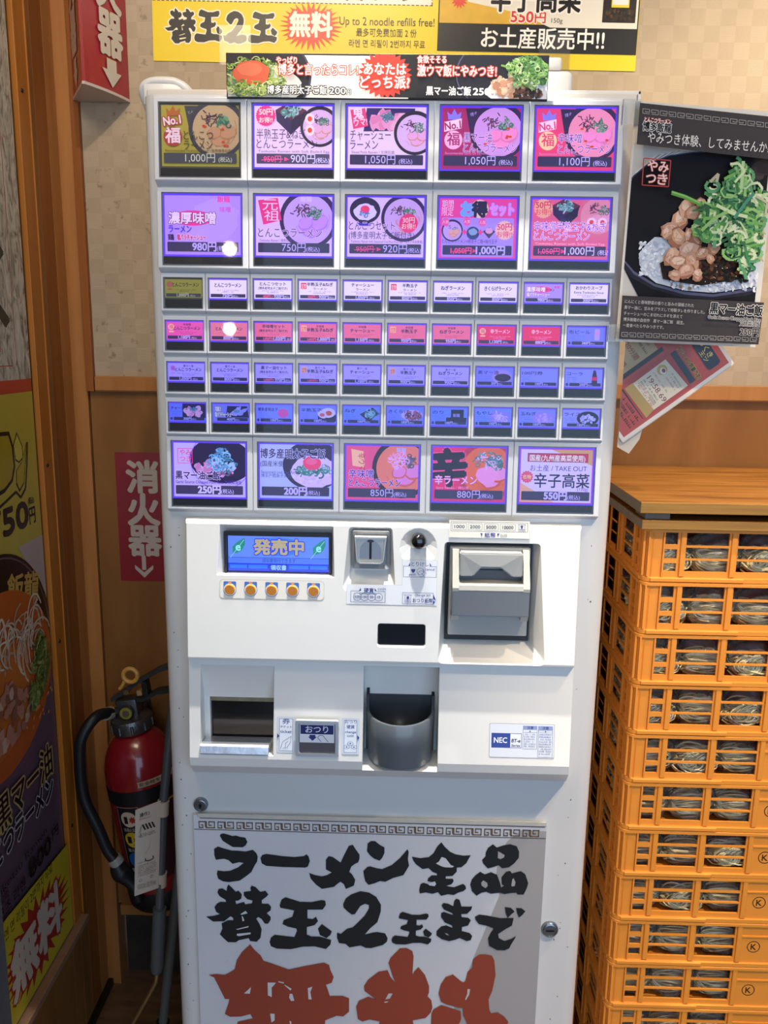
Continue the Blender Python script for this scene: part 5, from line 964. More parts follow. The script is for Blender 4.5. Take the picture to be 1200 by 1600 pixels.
# photograph area
pa = (3, 54, PW-7, 241); s.clip = pa
s.rect(*pa, '#c9c2b8')
for k in range(9): s.line([A(160+k*22, 640-k*6), A(215+k*20, 500-k*10), A(330+k*22, 400-k*5), A(520+k*30, 350)], 1.6, '#9c968e' if k % 2 else '#dedad2')
s.poly([A(160, 600), A(200, 520), A(300, 440), A(420, 395), A(560, 372), A(700, 360), A(1200, 300), A(1200, 1330), A(240, 1330), A(225, 1270), A(180, 1180), A(130, 1080), A(140, 900)], '#120e10')
s.line([A(165, 570), A(200, 520), A(300, 440), A(420, 395), A(560, 372), A(640, 366)], 1.3, '#3c4468')
s.poly([A(130, 1030), A(200, 1110), A(330, 1190), A(520, 1240), A(700, 1255), A(900, 1220), A(1060, 1175), A(1060, 1215), A(900, 1262), A(700, 1290), A(500, 1275), A(320, 1225), A(180, 1150), A(130, 1080)], '#5c5c78')
s.poly([A(140, 1055), A(200, 1130), A(330, 1207), A(520, 1258), A(700, 1272), A(900, 1240), A(1060, 1197), A(1060, 1215), A(900, 1262), A(700, 1290), A(500, 1275), A(320, 1225), A(180, 1150), A(130, 1085)], '#26242e')
for k in range(5): s.ell(*A(930+20*k, 520-20*k), 6+2*k, 9, ['#2c2424', '#3a302e', '#483c38', '#3a302e', '#2c2424'][k], 14, 0, True, .2, rp)
cA = lambda x, y: A(x, y)
s.poly([A(230, 1000), A(280, 940), A(330, 895), A(420, 900), A(700, 950), A(1000, 1000), A(1060, 1170), A(900, 1215), A(700, 1245), A(520, 1232), A(340, 1185), A(270, 1130), A(235, 1070)], '#d6d8e0')
def scat(x0, x1, y0, y1, n, r, cols, wob=.25):
    for k in range(n):
        x, y = A(rp.uniform(x0, x1), rp.uniform(y0, y1)); s.ell(x, y, r*rp.uniform(.6, 1.2), r*rp.uniform(.35, .7), rp.choice(cols), 7, rp.uniform(0, 3), False, wob, rp); s.lay += .3
scat(240, 400, 930, 1140, 130, 3.0, ['#e8e9f0', '#d2d4de', '#f4f4f8', '#c0c4d0']); scat(640, 1010, 1120, 1230, 150, 3.0, ['#e8e9f0', '#d2d4de', '#f4f4f8', '#c0c4d0']); scat(420, 620, 1150, 1220, 40, 3, ['#c4c6d2', '#dcdde4', '#8c7858'])
s.poly([A(360, 1060), A(380, 1160), A(480, 1180), A(620, 1200), A(900, 1150), A(950, 1050), A(850, 940), A(600, 900)], '#2a1810')
scat(560, 900, 950, 1170, 200, 3.6, ['#3c2010', '#5c341c', '#20120a', '#7a4a28', '#2c3418', '#4a2c18'])
PKC = ['#c89478', '#d8ac90', '#b47c60', '#e0bca0', '#a86c50']
for x, y, r in ((480, 790, 15), (430, 850, 13), (520, 720, 14), (570, 740, 13), (470, 900, 15), (400, 870, 9), (560, 900, 15), (540, 980, 15), (430, 1020, 13), (480, 1060, 14), (560, 1050, 13), (620, 1000, 10), (690, 950, 11), (600, 880, 14), (520, 1110, 13), (590, 1130, 9), (670, 1030, 7), (1010, 800, 9), (1000, 860, 8), (450, 1140, 9), (610, 690, 9)):
    x, y = A(x, y); a = rp.uniform(0, 3); r *= .95
    s.ell(x, y-.6, r*1.0, r*.8, rp.choice(['#a06a50', '#ac785c']), 9, a, True, .22, rp); s.ell(x, y+.8, r*.9, r*.66, rp.choice(['#c8967c', '#d4a48a', '#cc9a7a']), 8, a, True, .25, rp)
    s.ell(x-r*.1, y+r*.2, r*.55, r*.34, rp.choice(['#e0b89e', '#e8c4ac']), 7, a+.3, True, .3, rp)
    for q in range(3): s.line([(x+rp.uniform(-.6, .6)*r, y+rp.uniform(-.4, .4)*r), (x+rp.uniform(-.6, .6)*r, y+rp.uniform(-.4, .4)*r)], .5, '#a8745a')
GC = ['#4c8a44', '#6fa858', '#3a7044', '#8fbc70', '#bccf9c', '#5c9a68', '#2f6040', '#d4dcb4']
for (x, y, r1, r2, n) in ((800, 640, 34, 20, 110), (780, 760, 42, 24, 150), (740, 860, 36, 14, 70), (820, 540, 13, 22, 40), (900, 950, 18, 24, 70), (950, 720, 16, 18, 50), (880, 1060, 9, 12, 16), (780, 980, 5, 8, 8)):
    x, y = A(x, y); onions(s, x, y, r1, r2, int(n*.8), rp, GC, 21, 2.4)
def P_(l, w, c): s.line([A(*q) for q in l], w, c)
P_([(415, 630), (500, 655), (600, 700)], 5, '#5f9a44'); P_([(415, 625), (500, 650), (590, 690)], 1.6, '#8fc068'); P_([(850, 430), (845, 500), (840, 600)], 4, '#a8c890'); P_([(770, 450), (820, 445), (860, 490), (800, 560)], 3, '#c4d4a4'); P_([(690, 700), (790, 750), (880, 770)], 4, '#c8d8a8'); P_([(600, 860), (680, 780), (760, 740)], 4, '#8cb86c'); P_([(650, 560), (700, 510), (690, 560)], 3.5, '#b4a890'); P_([(800, 780), (870, 680), (920, 620)], 4, '#4a8c74'); P_([(760, 960), (790, 1000), (820, 950)], 3, '#4f8a50'); P_([(870, 960), (890, 1060), (930, 1100)], 3.4, '#3f8a58'); P_([(930, 640), (1000, 680), (990, 750)], 3, '#c0b898'); P_([(950, 1020), (1000, 1060), (1040, 1040)], 2.2, '#b4aa88')
for k in range(18): s.ell(*A(rp.uniform(400, 900), rp.uniform(1060, 1200)), .7, .4, '#f0ead0', 6)
s.clip = (0, 0, PW, PH)
DK = '#403a3a'
s.poly([A(218, 105), A(1130, 170), A(1110, 425), A(198, 347)], DK)
s.poly([A(110, 1270), A(990, 1310), A(960, 1585), A(88, 1548)], DK)
def fr_line(x0, y0, x1, y1, n, h, col):
    for k in range(n):
        t = (k+.1)/n; x = x0+(x1-x0)*t; y = y0+(y1-y0)*t; wd = (x1-x0)/n*.78; dy = (y1-y0)/(x1-x0)
        q = lambda a, b: A(x+a*wd, y+b*h+a*wd*dy)
        f = (lambda a, b: q(1-a, b)) if k % 2 else q
        s.line([f(1, 1), f(0, 1), f(0, 0), f(1, 0), f(1, .62), f(.4, .62), f(.4, .38)], .5, col)
fr_line(230, 138, 1130, 212, 17, 26, '#b8b2ac'); fr_line(100, 1505, 950, 1540, 17, 26, '#b8b2ac')
def T(t, x, y, w, h, col, bold=0, **k):
    a, b = A(x, y), A(x+w, y+.06*w); s.text(t, a[0], a[1], h, col, bold, width=math.hypot(b[0]-a[0], b[1]-a[1]), rot=math.degrees(math.atan2(b[1]-a[1], b[0]-a[0])), **k)
T('とんこつラーメン', 243, 214, 160, 5.5, '#f4e0dc', .03, outline='#b8402c', ow=.08); T('博多飯龍', 232, 262, 172, 10, '#120e0e', .03, outline='#e8e4dc', ow=.07)
T('やみつき体験、してみませんか?', 262, 332, 738, 12.6, '#efe8e0', .0)
a_, b_ = A(240, 430), A(405, 440); c_, d_ = A(392, 597), A(230, 590); RR = '#b4403c'
s.line([a_, b_, c_, d_, a_], 1.3, RR)
for t, x, y in (('や', 262, 500), ('み', 330, 505), ('つ', 252, 575), ('き', 322, 580)): T(t, x, y, 58, 13, '#e8d0c8', .02, outline=RR, ow=.05)
for k, (t, w) in enumerate((('にんにくと香味野菜の香りと旨みの凝縮された', 430), ('黒マー油に、甘みをプラスして特製タレを作りました。', 500), ('チャーシューのこま切れにネギを添えて', 365), ('博多飯龍の自信作　黒マー油ご飯　誕生。', 380), ('一度食べたらやみつきです。', 255))):
    T(t, 122-k*3, 1316+k*38, w, 4.3, '#cfc8c2', .0)
T('黒マー油ご飯', 650, 1375, 325, 13, '#151113', .03, outline='#e4ded8', ow=.06); T('Garlic Source Chopped Pork Rice', 640, 1415, 325, 5.4, '#151113', .02, outline='#d8d2cc', ow=.07); T('叉烧蒜油饭', 835, 1460, 125, 6, '#151113', .02, outline='#d8d2cc', ow=.07); T('250円', 838, 1520, 115, 9.5, '#26201f', .03, outline='#d8d2cc', ow=.05)
s.build('printed_face', bp_)
def quad_sheet(name, mt, parent, grow_=1.0, dy=0, thick=.0004):
    bm = bmesh.new(); c = (Q['BL']+Q['BR']+Q['TR']+Q['TL'])/4; P = [c+(Q[k]-c)*grow_+Vector((0, dy, 0)) for k in ('BL', 'BR', 'TR', 'TL')]
    a = [bm.verts.new(p) for p in P]; b = [bm.verts.new(p+Vector((0, thick, 0))) for p in P]
    bm.faces.new(a); bm.faces.new(b[::-1])
    for i in range(4): bm.faces.new((a[i], b[i], b[(i+1) % 4], a[(i+1) % 4]))
    bmesh.ops.recalc_face_normals(bm, faces=bm.faces[:]); return obj(name, bm, mt, parent)
for k_ in Q: Q[k_].y = -.013-(Q[k_].x-.296)*.03
quad_sheet('backing', mat('#d0cac0', .5), bp_, 1.0, .0003)
# adhesive tapes that carry the poster on the machine's edge
for nm, z0, z1 in (('a', 268, 297), ('b', 8, 30)):
    bm = bmesh.new(); mbox(bm, 285, 306, -14.8, -14.5, z0, z1); mbox(bm, 285, 285.4, -14.8, -8, z0, z1); obj('adhesive_tape', bm, film_mat('tape2', (.97, .97, .95), .8, .1, haze=.12), bp_)

# ================================================================ red poster behind it, turned on its corner
rd = thing('tilted_poster', 'tilted red laminated poster reading 19:58.69 tucked behind the black poster', 'poster', (.39, .022, H-.06))
s = Sheet((.325, .021, H-.124), (.61, 0, -.79), (.79, 0, .61), (0, -1, 0), step=.02, rough=.3)
class XClip: pass
_old = s._tri
def tri_clip(tri, mi):   # cut at the machine's side, x = 317.5 mm
    P = [Vector((x*.61+y*.79+325, x, y)) for x, y in tri]; out = []
    for i in range(len(P)):
        a, b = P[i-1], P[i]
        if (a.x >= 317.5) != (b.x >= 317.5): t = (317.5-a.x)/(b.x-a.x); q = a+(b-a)*t; out.append((q.y, q.z))
        if b.x >= 317.5: out.append((b.y, b.z))
    if len(out) >= 3: _old(out, mi)
s._tri = tri_clip
s.poly([(-190, -2), (0, -2), (0, 175), (-190, 175)], '#ddd0c4'); s.poly([(-190, 3), (-5, 3), (-5, 170), (-190, 170)], '#b04434')
s.poly([(-190, 37), (-11, 41), (-11, 37), (-190, 33)], '#1c1416'); s.rect(-190, 44, -70, 104, '#b0986c'); s.rect(-76, 44, -70, 110, '#2a2022')
s.rect(-66, 38, -8, 113, '#a83c30'); s.poly([(-59, 53), (-12, 56), (-9, 42), (-59, 40)], '#b09048'); s.poly([(-59, 105), (-12, 110), (-12, 56), (-58, 53)], '#d4c8b0')
s.ell(-50, 94, 7, 7, '#b8a04c', 16); s.ell(-48, 94, 5, 4, '#e4d8d0', 14); s.ell(-48, 95, 3, 2.4, '#8a3c34', 12); s.text('19:58.69', -53, 71, 9, '#7a2c2c', .0, width=40)
for q, cc in ((101, '#7a6a5c'), (97, '#7a6a5c'), (92, '#b05048')): gibberish(s, -38, -16, q, 2.2, cc, rf)
for q, cc in ((82, '#a85048'), (66, '#4a4038'), (62, '#4a4038'), (59, '#a85048'), (56, '#a85048')): gibberish(s, -54, -17, q, 2.4, cc, rf)
s.rect(-61, 114, -12, 122, '#24303c'); s.text('ドラーメン到着です!', -61, 124.5, 7, '#2c2a18', .03, '#c89c48', .08, width=50); s.rect(-56, 143, -12, 162, '#1c2430', 4); s.text('おくき', -52, 152, 8, '#c8b45c', .02, width=26); s.text('王ツ', -40, 145, 6, '#c8b45c', .02, width=16)
for k in range(3): gibberish(s, -62, -10, 30-k*7, 4.2, '#2c2418', rf)
gibberish(s, -110, -88, 96, 3, '#4a4038', rf); gibberish(s, -112, -80, 88, 3, '#4a4038', rf); s.text('20分間', -108, 72, 8, '#9c4438', 0, width=26); s.frame(-110, 52, -84, 60, .8, '#a03030'); s.rect(-108, 54, -86, 58.5, '#5a4038')
pr_ = s.build('printed_face', rd)
bm = bmesh.new(); f_ = [(318, -119), (325.5, -125), (462, -19.5), (430, 22), (318, 22)]; prism(bm, [(x/1e3, H+z/1e3) for x, z in f_], .0215, .0225, 'y'); obj('backing', bm, mat('#d8ccc0', .5), rd)
wp_ = thing('blank_sheet', 'plain pale sheet showing below the tilted red poster', 'paper', (.335, .03, H-.12))
bm = bmesh.new(); prism(bm, [(x/1e3, H+z/1e3) for x, z in ((317.5, -132), (334, -141), (347, -121), (360, -60), (317.5, -60))], .0255, .0262, 'y'); obj('paper', bm, mat('#d6c8b6', .6), wp_)

# ================================================================ big menu poster on the left wall
lp = thing('menu_board', 'tall glossy ramen menu poster covering the left wall in a wooden frame', 'poster', (-.594, 0, H-1.1))
s = Sheet((-.5958, 0, H), (0, 1, 0), (0, 0, 1), (1, 0, 0), step=.02, rough=.25); s.clip = (-700, -1099, 275, 1000)
STONE = ramp_mat('stone_print', [(.35, '#6d6558'), (.5, '#b4ab9a'), (.7, '#d0c8b8')], scale=(1, 9, 3), nscale=7, rough=.3, dist=2.5)
s.rect(-700, -1099, 275, 1000, '#14100e'); s.rect(-700, -1099, 271, 1000, '#c8b850')
s.rect(-700, -63, 271, 1000, STONE); s.rect(-700, -84, 271, -63, '#b8422c')
s.rect(224, -40, 225.4, 1000, '#b03828'); s.rect(-700, -41.5, 208, -40, '#b03828'); s.frame(60, -19, 173, 20, 2, '#b03828')
s.text('く', 120, 30, 120, '#17120f', .03, width=88); s.text('福', 100, -12, 26, '#b03828', .02)
s.rect(-700, -1099, 271, -84, mat('#b8a43c', .3, vary=(4, .06)))
lpr = random.Random(8)
def leaf(cx, cy, pts, fill, d=5):
    s.poly([(cx+(x-cx)*1.0, y) for x, y in pts], '#1a1210')
    mx_ = sum(p[0] for p in pts)/len(pts); my_ = sum(p[1] for p in pts)/len(pts)
    s.poly([(mx_+(x-mx_)*.86, my_+(y-my_)*.86) for x, y in pts], fill)
leaf(0, 0, [(205, -145), (222, -170), (222, -190), (206, -196), (194, -190), (190, -165)], '#c8b848')
leaf(0, 0, [(238, -163), (228, -200), (218, -232), (200, -243), (190, -228), (194, -206), (215, -195)], '#b0981c')
leaf(0, 0, [(150, -140), (180, -142), (190, -165), (192, -200), (180, -222), (150, -235), (100, -240), (90, -150)], '#a89020')
s.line([(240, -166), (232, -205), (222, -240), (203, -252), (188, -240), (150, -250), (95, -262)], 5, '#2a1c14')
s.text('750', 90, -302, 52, '#1a1210', .05, width=134); s.text('円', 228, -300, 28, '#1a1210', .03, width=22); s.text('(税込)', 227, -268, 11, '#1a1210', .03, width=22)
s.poly([(-700, -640), (271, -640), (271, -910), (-700, -200)], '#4a3a48') if False else None
s.rect(-700, -1099, 271, -500, mat('#5e4a5a', .35, vary=(5, .12))); s.poly([(271, -330), (180, -330), (271, -440)], '#b0a098')
s.ell(95, -505, 186, 180, '#17100f', 60); s.ring(95, -505, 177, 180, '#5a4c48', 60, .97)
s.text('飯龍', 130, -408, 46, '#c09a48', .03, width=112, rot=-12)
s.ell(92, -535, 182, 150, mat('#b85a22', .3, vary=(14, .25)), 56); s.ell(70, -560, 120, 90, mat('#c06a2c', .3, vary=(20, .25)), 40)
for k in range(46): x = lpr.uniform(70, 235); s.arc(x, -500+lpr.uniform(-30, 30), lpr.uniform(8, 40), lpr.uniform(20, 55), lpr.uniform(-20, 90), lpr.uniform(120, 260), 3.4, lpr.choice(['#c8b49c', '#b49c84', '#d8c8b0']), 8)
chunks(s, 120, -590, 80, 50, 46, 14, lpr, ['#a87060', '#c08c78', '#8c5848', '#b47c68', '#c8a890'])
onions(s, 222, -545, 26, 46, 130, lpr, ['#5a6a2c', '#7c8c44', '#3c4a24', '#a0a868', '#4a6a34'], 34, 3); onions(s, 190, -590, 16, 24, 40, lpr, ['#5a6a2c', '#7c8c44', '#a0a868'], 26, 3)
for k in range(16): s.ell(lpr.uniform(150, 262), lpr.uniform(-650, -600), lpr.uniform(2, 6), 3, '#d08a4c', 8)
def slope(t, x, z, w, h, col, bold=.02, ang=0, **k): s.text(t, x, z, h, col, bold, width=w, rot=ang, **k)
s.text('黒マー油', 30, -752, 58, '#171012', .02, '#b8a468', .06, width=205); s.text('とんこつラーメン', -60, -800, 46, '#141024', .04, '#c8c0c8', .05, width=290)
s.text('Tonkotsu Ramen', -20, -852, 17, '#241a24', 0, width=215); s.text('800', 122, -893, 38, '#1c1418', .035, width=84); s.text('円', 214, -880, 22, '#1c1418', .02, width=26); s.text('돈코츠 라멘', -10, -893, 22, '#241a24', .01, width=115); s.text('豚骨拉面', -10, -868, 14, '#241a24', 0, width=60)
s.poly([(-700, -900), (40, -900), (51, -902), (273, -925), (273, -1099), (-700, -1099)], mat('#c0ae2c', .3, vary=(4, .05)))
s.text('라멘 면 리필이 2번까지 무료', 10, -934, 20, '#241c10', .0, width=195)
s.star(135, -1012, 135, 92, 28, '#a02c24', .58, lpr); s.text('無料', 133, -1052, 92, '#c8bcac', .05, '#a02c24', .05, align='c', width=190)
s.build('printed_face', lp)

# ================================================================ fire extinguisher hung on the wall, its signs
RED = mat('#8c1822', .22, coat=.7, name='red_enamel'); RUB = mat('#14171a', .45); CAST = mat('#56585a', .4, .7, bump=(160, .4)); CREAM = mat('#c9bda4', .45)
ex = thing('fire_extinguisher', 'red fire extinguisher with a black hose hanging beside the machine', 'fire extinguisher', (-.437, .372, H-1.093), rot=(0, math.radians(-8.2), 0))
def epart(name, bm, m, par=None, **k): return obj(name, bm, m, par or ex, local=True, **k)
bm = bmesh.new(); lathe(bm, [(.052, .006), (.064, .004), (.0685, .014), (.070, .03), (.070, .265), (.068, .292), (.061, .318), (.049, .340), (.036, .353), (.030, .357), (.029, .364)], 44)
body = epart('cylinder_body', bm, RED, smooth=True)
bm = bmesh.new(); lathe(bm, [(.050, 0), (.066, 0), (.0712, .008), (.0718, .040), (.0706, .043)], 40); epart('rubber_base', bm, mat('#11151c', .5), body, smooth=True)
def band(z0, z1, a0, a1, m, name, r=.0708, par=None, n=24):
    bm = bmesh.new(); A = []; B = []
    for k in range(n+1):
        t = math.radians(a0+(a1-a0)*k/n); A.append(bm.verts.new((r*math.cos(t), r*math.sin(t), z0))); B.append(bm.verts.new((r*math.cos(t), r*math.sin(t), z1)))
    for k in range(n): bm.faces.new((A[k], A[k+1], B[k+1], B[k]))
    return epart(name, bm, m, par or body, smooth=True)
band(.232, .262, 0, 360, mat('#10141c', .45), 'dark_band'); band(.075, .231, -125, -20, mat('#3a1a28', .4), 'label_band', .0709); band(.224, .228, -92, -20, mat('#a8902c', .4), 'yellow_stripe', .0712)
band(.268, .280, -78, -10, mat('#b8a890', .5), 'paper_label', .0711)
class Cyl(Sheet):
    def setup(s, r, a): s.r = r; s.a = a; s.warp = s._w; s.u = Vector((1, 0, 0)); s.v = Vector((0, 0, 1)); return s
    def _w(s, x, y): return x, y, 0
    def _tri(s, tri, mi):
        if s.clip:
            tri = clip_poly(list(tri), s.clip)
            if len(tri) < 3: return
        if max(p[0] for p in tri)-min(p[0] for p in tri) > 5:      # keep flat pieces short so they follow the curve
            xs = [p[0] for p in tri]; m = (max(xs)+min(xs))/2; c_ = s.clip; s.clip = None
            for q in (clip_poly(list(tri), (-1e4, -1e4, m, 1e4)), clip_poly(list(tri), (m, -1e4, 1e4, 1e4))):
                if len(q) > 2: s._tri(q, mi)
            s.clip = c_; return
        b = len(s.V); R_ = s.r+s.lay*.00002
        for x, y in tri:
            t = s.a+x/1e3/s.r; s.V.append(Vector((R_*math.cos(t), R_*math.sin(t), y/1e3)))
        s.F.append(tuple(range(b, b+len(tri)))); s.MI.append(mi)
s = Cyl().setup(.0713, math.radians(-112)); re_ = random.Random(2)
s.rect(-12, 76, 34, 231, '#1c1620'); s.frame(-12, 76, 34, 231, .8, '#b8a898')
for cy, fc, t in ((206, '#d2c6b4', '普通火災用'), (163, '#c8ac28', '油火災用'), (120, '#1c5a9c', '電気火災用')):
    s.ell(11, cy, 17, 16, fc, 26); s.text(t, 11, cy-25, 7, '#c8bca8', 0, align='c', width=30)
s.rect(1, 197, 9, 212, '#17131a', 1); s.star(19, 205, 8, 5, 7, '#a8322c'); s.rect(0, 156, 9, 170, '#17131a', 1); s.star(19, 163, 7, 4, 7, '#8c3c1c'); s.rect(12, 151, 26, 153, '#17131a'); s.poly([(14, 131), (6, 119), (11, 119), (7, 109), (18, 122), (12, 122)], '#d8c83c')
s.build('pictogram_label', body, local=True)
s = Cyl().setup(.0713, math.radians(-78)); s.text('安全栓をぬく', 2, 271, 7.5, '#2a2420', .02, width=60); s.build('label_text', body, local=True)
bm = bmesh.new(); lathe(bm, [(.030, .357), (.0385, .359), (.040, .363), (.040, .380), (.038, .385), (.026, .387), (.020, .392)], 36)
for k in range(10):
    t = math.radians(36*k); x, y = .0395*math.cos(t), .0395*math.sin(t); bmesh.ops.create_cone(bm, segments=8, radius1=.003, radius2=.003, depth=.016, cap_ends=True, matrix=Matrix.Translation((x, y, .371)))
epart('cap_ring', bm, mat('#6e6f70', .35, .85, bump=(120, .5)), smooth=True)
bm = bmesh.new(); box(bm, -.019, .021, -.016, .016, .384, .424, .004); vb = epart('valve_body', bm, CAST, smooth=True)
bm = bmesh.new(); bmesh.ops.create_cone(bm, segments=24, radius1=.0135, radius2=.0125, depth=.010, cap_ends=True, matrix=Matrix.Translation((.002, -.0205, .402)) @ Matrix.Rotation(math.pi/2, 4, 'X')); epart('gauge_boss', bm, CAST, vb, smooth=True)
bm = bmesh.new(); bmesh.ops.create_cone(bm, segments=24, radius1=.0115, radius2=.0115, depth=.002, cap_ends=True, matrix=Matrix.Translation((.002, -.0262, .402)) @ Matrix.Rotation(math.pi/2, 4, 'X')); epart('gauge_face', bm, mat('#8c8630', .4), vb)
bm = bmesh.new(); bmesh.ops.create_cone(bm, segments=20, radius1=.007, radius2=.006, depth=.003, cap_ends=True, matrix=Matrix.Translation((.002, -.0275, .402)) @ Matrix.Rotation(math.pi/2, 4, 'X')); epart('gauge_glass', bm, mat('#6a6258', .2, .3), vb)
def lever(pts, w, nm, m=CAST, thick=.004):
    bm = bmesh.new(); n = len(pts)
    U = [bm.verts.new((x, -w, z+thick)) for x, z in pts]; V = [bm.verts.new((x, w, z+thick)) for x, z in pts]; u = [bm.verts.new((x, -w, z-thick)) for x, z in pts]; v = [bm.verts.new((x, w, z-thick)) for x, z in pts]
    for i in range(n-1):
        for a, b in ((U, V), (V, v), (v, u), (u, U)): bm.faces.new((a[i], a[i+1], b[i+1], b[i]))
    bm.faces.new((U[0], V[0], v[0], u[0])); bm.faces.new((u[-1], v[-1], V[-1], U[-1])); bmesh.ops.recalc_face_normals(bm, faces=bm.faces[:])
    bmesh.ops.bevel(bm, geom=bm.edges[:], offset=.0012, segments=2, affect='EDGES'); return epart(nm, bm, m, smooth=True)
lever([(-.030, .424), (-.012, .432), (.030, .455), (.075, .474), (.105, .480)], .010, 'upper_lever', mat('#4c5052', .35, .6))
lever([(-.022, .418), (.010, .420), (.035, .419), (.062, .430), (.105, .430)], .011, 'lower_lever', mat('#3c4042', .4, .6))
bm = bmesh.new(); box(bm, .036, .046, -.011, .011, .424, .455, .001); epart('lever_stop', bm, mat('#111', .5) if False else mat('#121416', .5))
bm = bmesh.new(); box(bm, .024, .034, -.0115, .0115, .428, .438, .001); epart('lever_pin', bm, mat('#b08a5c', .4))
bm = bmesh.new(); bmesh.ops.create_cone(bm, segments=18, radius1=.005, radius2=.005, depth=.024, cap_ends=True, matrix=Matrix.Translation((.004, 0, .438)) @ Matrix.Rotation(math.pi/2, 4, 'X')); epart('pivot_pin', bm, mat('#8c7c5c', .35, .7))
bm = bmesh.new(); c0 = Vector((.020, -.013, .472)); tube(bm, [c0+Vector((.0135*math.cos(t*.2618), 0, .0135*math.sin(t*.2618))) for t in range(25)], .0042, 8, cap=False); tube(bm, [(.010, -.013, .467), (.004, -.013, .458), (.000, -.013, .452), (-.006, -.012, .447)], .0034, 8); epart('safety_pin', bm, mat('#d09c48', .4), smooth=True)
bm = bmesh.new(); lathe(bm, [(.010, 0), (.010, .014), (.0075, .016), (.0075, .02)], 6)
for v in bm.verts: a, b, c = v.co; v.co = (-.020-c, a-.002, b+.397)
epart('hose_nut', bm, mat('#4c4e50', .35, .8))
M_ = (Matrix.Translation(ex.location) @ Euler(ex.rotation_euler).to_matrix().to_4x4()).inverted()
k_ = .958
HP = [(-.520, -.690), (-.538, -.694), (-.568, -.727), (-.590, -.794), (-.587, -.875), (-.562, -.943), (-.546, -.990), (-.532, -1.012)]
HP = [Vector(((x-.0234)*k_+.0234, .30+.012*i if i < 1 else .292, H+z*k_)) for i, (x, z) in enumerate(HP)]
HP[1] = Vector((-.538, .318, H-.689)); HP[2] = Vector((-.558, .296, H-.718))
bm = bmesh.new(); tube(bm, [M_ @ p for p in smooth_path([ex.matrix_basis @ Vector((-.036, -.002, .397)) if False else Matrix.Translation(ex.location) @ Euler(ex.rotation_euler).to_matrix().to_4x4() @ Vector((-.034, -.002, .397))]+HP[1:], 7)], .0105, 14)
epart('hose', bm, RUB, smooth=True)
w0 = M_ @ HP[1]; p0 = Vector((-.036, -.002, .397))
d_ = (w0-p0).normalized(); bm = bmesh.new(); tube(bm, [p0+d_*.002, p0+d_*.022], .0125, 16); epart('hose_collar', bm, mat('#b8aa98', .45), smooth=True)
pe = M_ @ HP[-1]; dn = (M_ @ HP[-1]-M_ @ HP[-2]).normalized(); bm = bmesh.new(); tube(bm, [pe-dn*.004, pe+dn*.010], .0135, 16); epart('hose_end_ring', bm, mat('#9a9894', .4), smooth=True)
wn = [Vector(((x-.0234)*k_+.0234, .292, H+z*k_)) for x, z in ((-.530, -1.014), (-.524, -1.036), (-.512, -1.050), (-.497, -1.070), (-.488, -1.100))]
bm = bmesh.new(); tube(bm, [M_ @ p for p in smooth_path(wn, 4)], [.0115, .0125, .014, .0155, .017, .018, .0175, .016, .0145, .0135, .0125, .012, .012, .012, .0115, .011, .011][:17], 16); epart('nozzle', bm, RUB, smooth=True)
bm = bmesh.new(); box(bm, -.012, .012, .040, .073, .372, .384, .002); box(bm, -.016, .016, .069, .073, .330, .40, .001); epart('wall_hook', bm, mat('#5a5652', .4, .6))

# red sticker on the wood and the angled red sign above
st = thing('extinguisher_sticker', 'flat red wall sticker with white characters and an arrow, low on the wood', 'sign', (-.47, .449, H-.46))
s = Sheet((0, .4495, H), step=.02, rough=.35); s.rect(-525, -463, -424, -208, '#8c2228'); WT = '#c2b4a4'
for t, z in (('消', -280), ('火', -344), ('器', -405)): s.text(t, -474, z, 58, WT, .045, align='c')
s.rect(-482, -440, -474, -411, WT) ; s.poly([(-478+-18, -430), (-478-18, -438), (-478, -456), (-478+18, -438), (-478+18, -430), (-478, -445)], WT); s.build('printed_face', st)
bm = bmesh.new(); mbox(bm, -525, -424, 449.6, 450, -463, -208); obj('film', bm, mat('#8c2228', .4), st)
es = thing('extinguisher_sign', 'red three-sided extinguisher sign jutting from the wall, top corner', 'sign', (-.51, .42, H+.412))
prof = []
Lp, Ap, Rp = Vector((-.5665, .4485)), Vector((-.508, .344)), Vector((-.466, .4485))
for k in range(6): prof.append(Lp+(Ap+Vector((-.006, .010))-Lp)*(k/5))
prof += [Ap+Vector((-.002, .001)), Ap+Vector((.003, .001))]
c2 = Rp+Vector((-.006, -.035)); mid_ = ((Ap+Vector((.004, .004)))+Rp)/2+Vector((.007, -.0025))
for k in range(9):
    t = k/8; p = (1-t)**2*(Ap+Vector((.004, .004)))+2*t*(1-t)*mid_+t*t*Rp; prof.append(p)
pc = [(p.x, p.y) for p in prof]
bm = bmesh.new(); prism(bm, pc, H+.415, H+1.1, 'z'); obj('sign_face', bm, mat('#9c2430', .3, coat=.3), es, smooth=True)
bm = bmesh.new(); g = [(x+(x+.512)*.02, y-(.002 if y < .448 else 0)) for x, y in pc]; prism(bm, g, H+.411, H+.4155, 'z'); obj('end_cap', bm, mat('#c8b8b0', .4), es)
def facet(o, a, b, txtw, x0):
    u = (b-a).normalized(); n = Vector((u.y, -u.x, 0)); s = Sheet((a.x, a.y, H+.415), (u.x, u.y, 0), (0, 0, 1), n, .02, rough=.35); return s
a, b = prof[8+1], prof[8+7]; a3, b3 = Vector((a.x, a.y, 0)), Vector((b.x, b.y, 0)); u = (b3-a3).normalized(); Lf = (b3-a3).length*1e3
s = Sheet((a.x+u.y*.0042, a.y-u.x*.0042, H+.415), u, (0, 0, 1), (u.y, -u.x, 0), .02, rough=.35); WS = '#c8bcac'
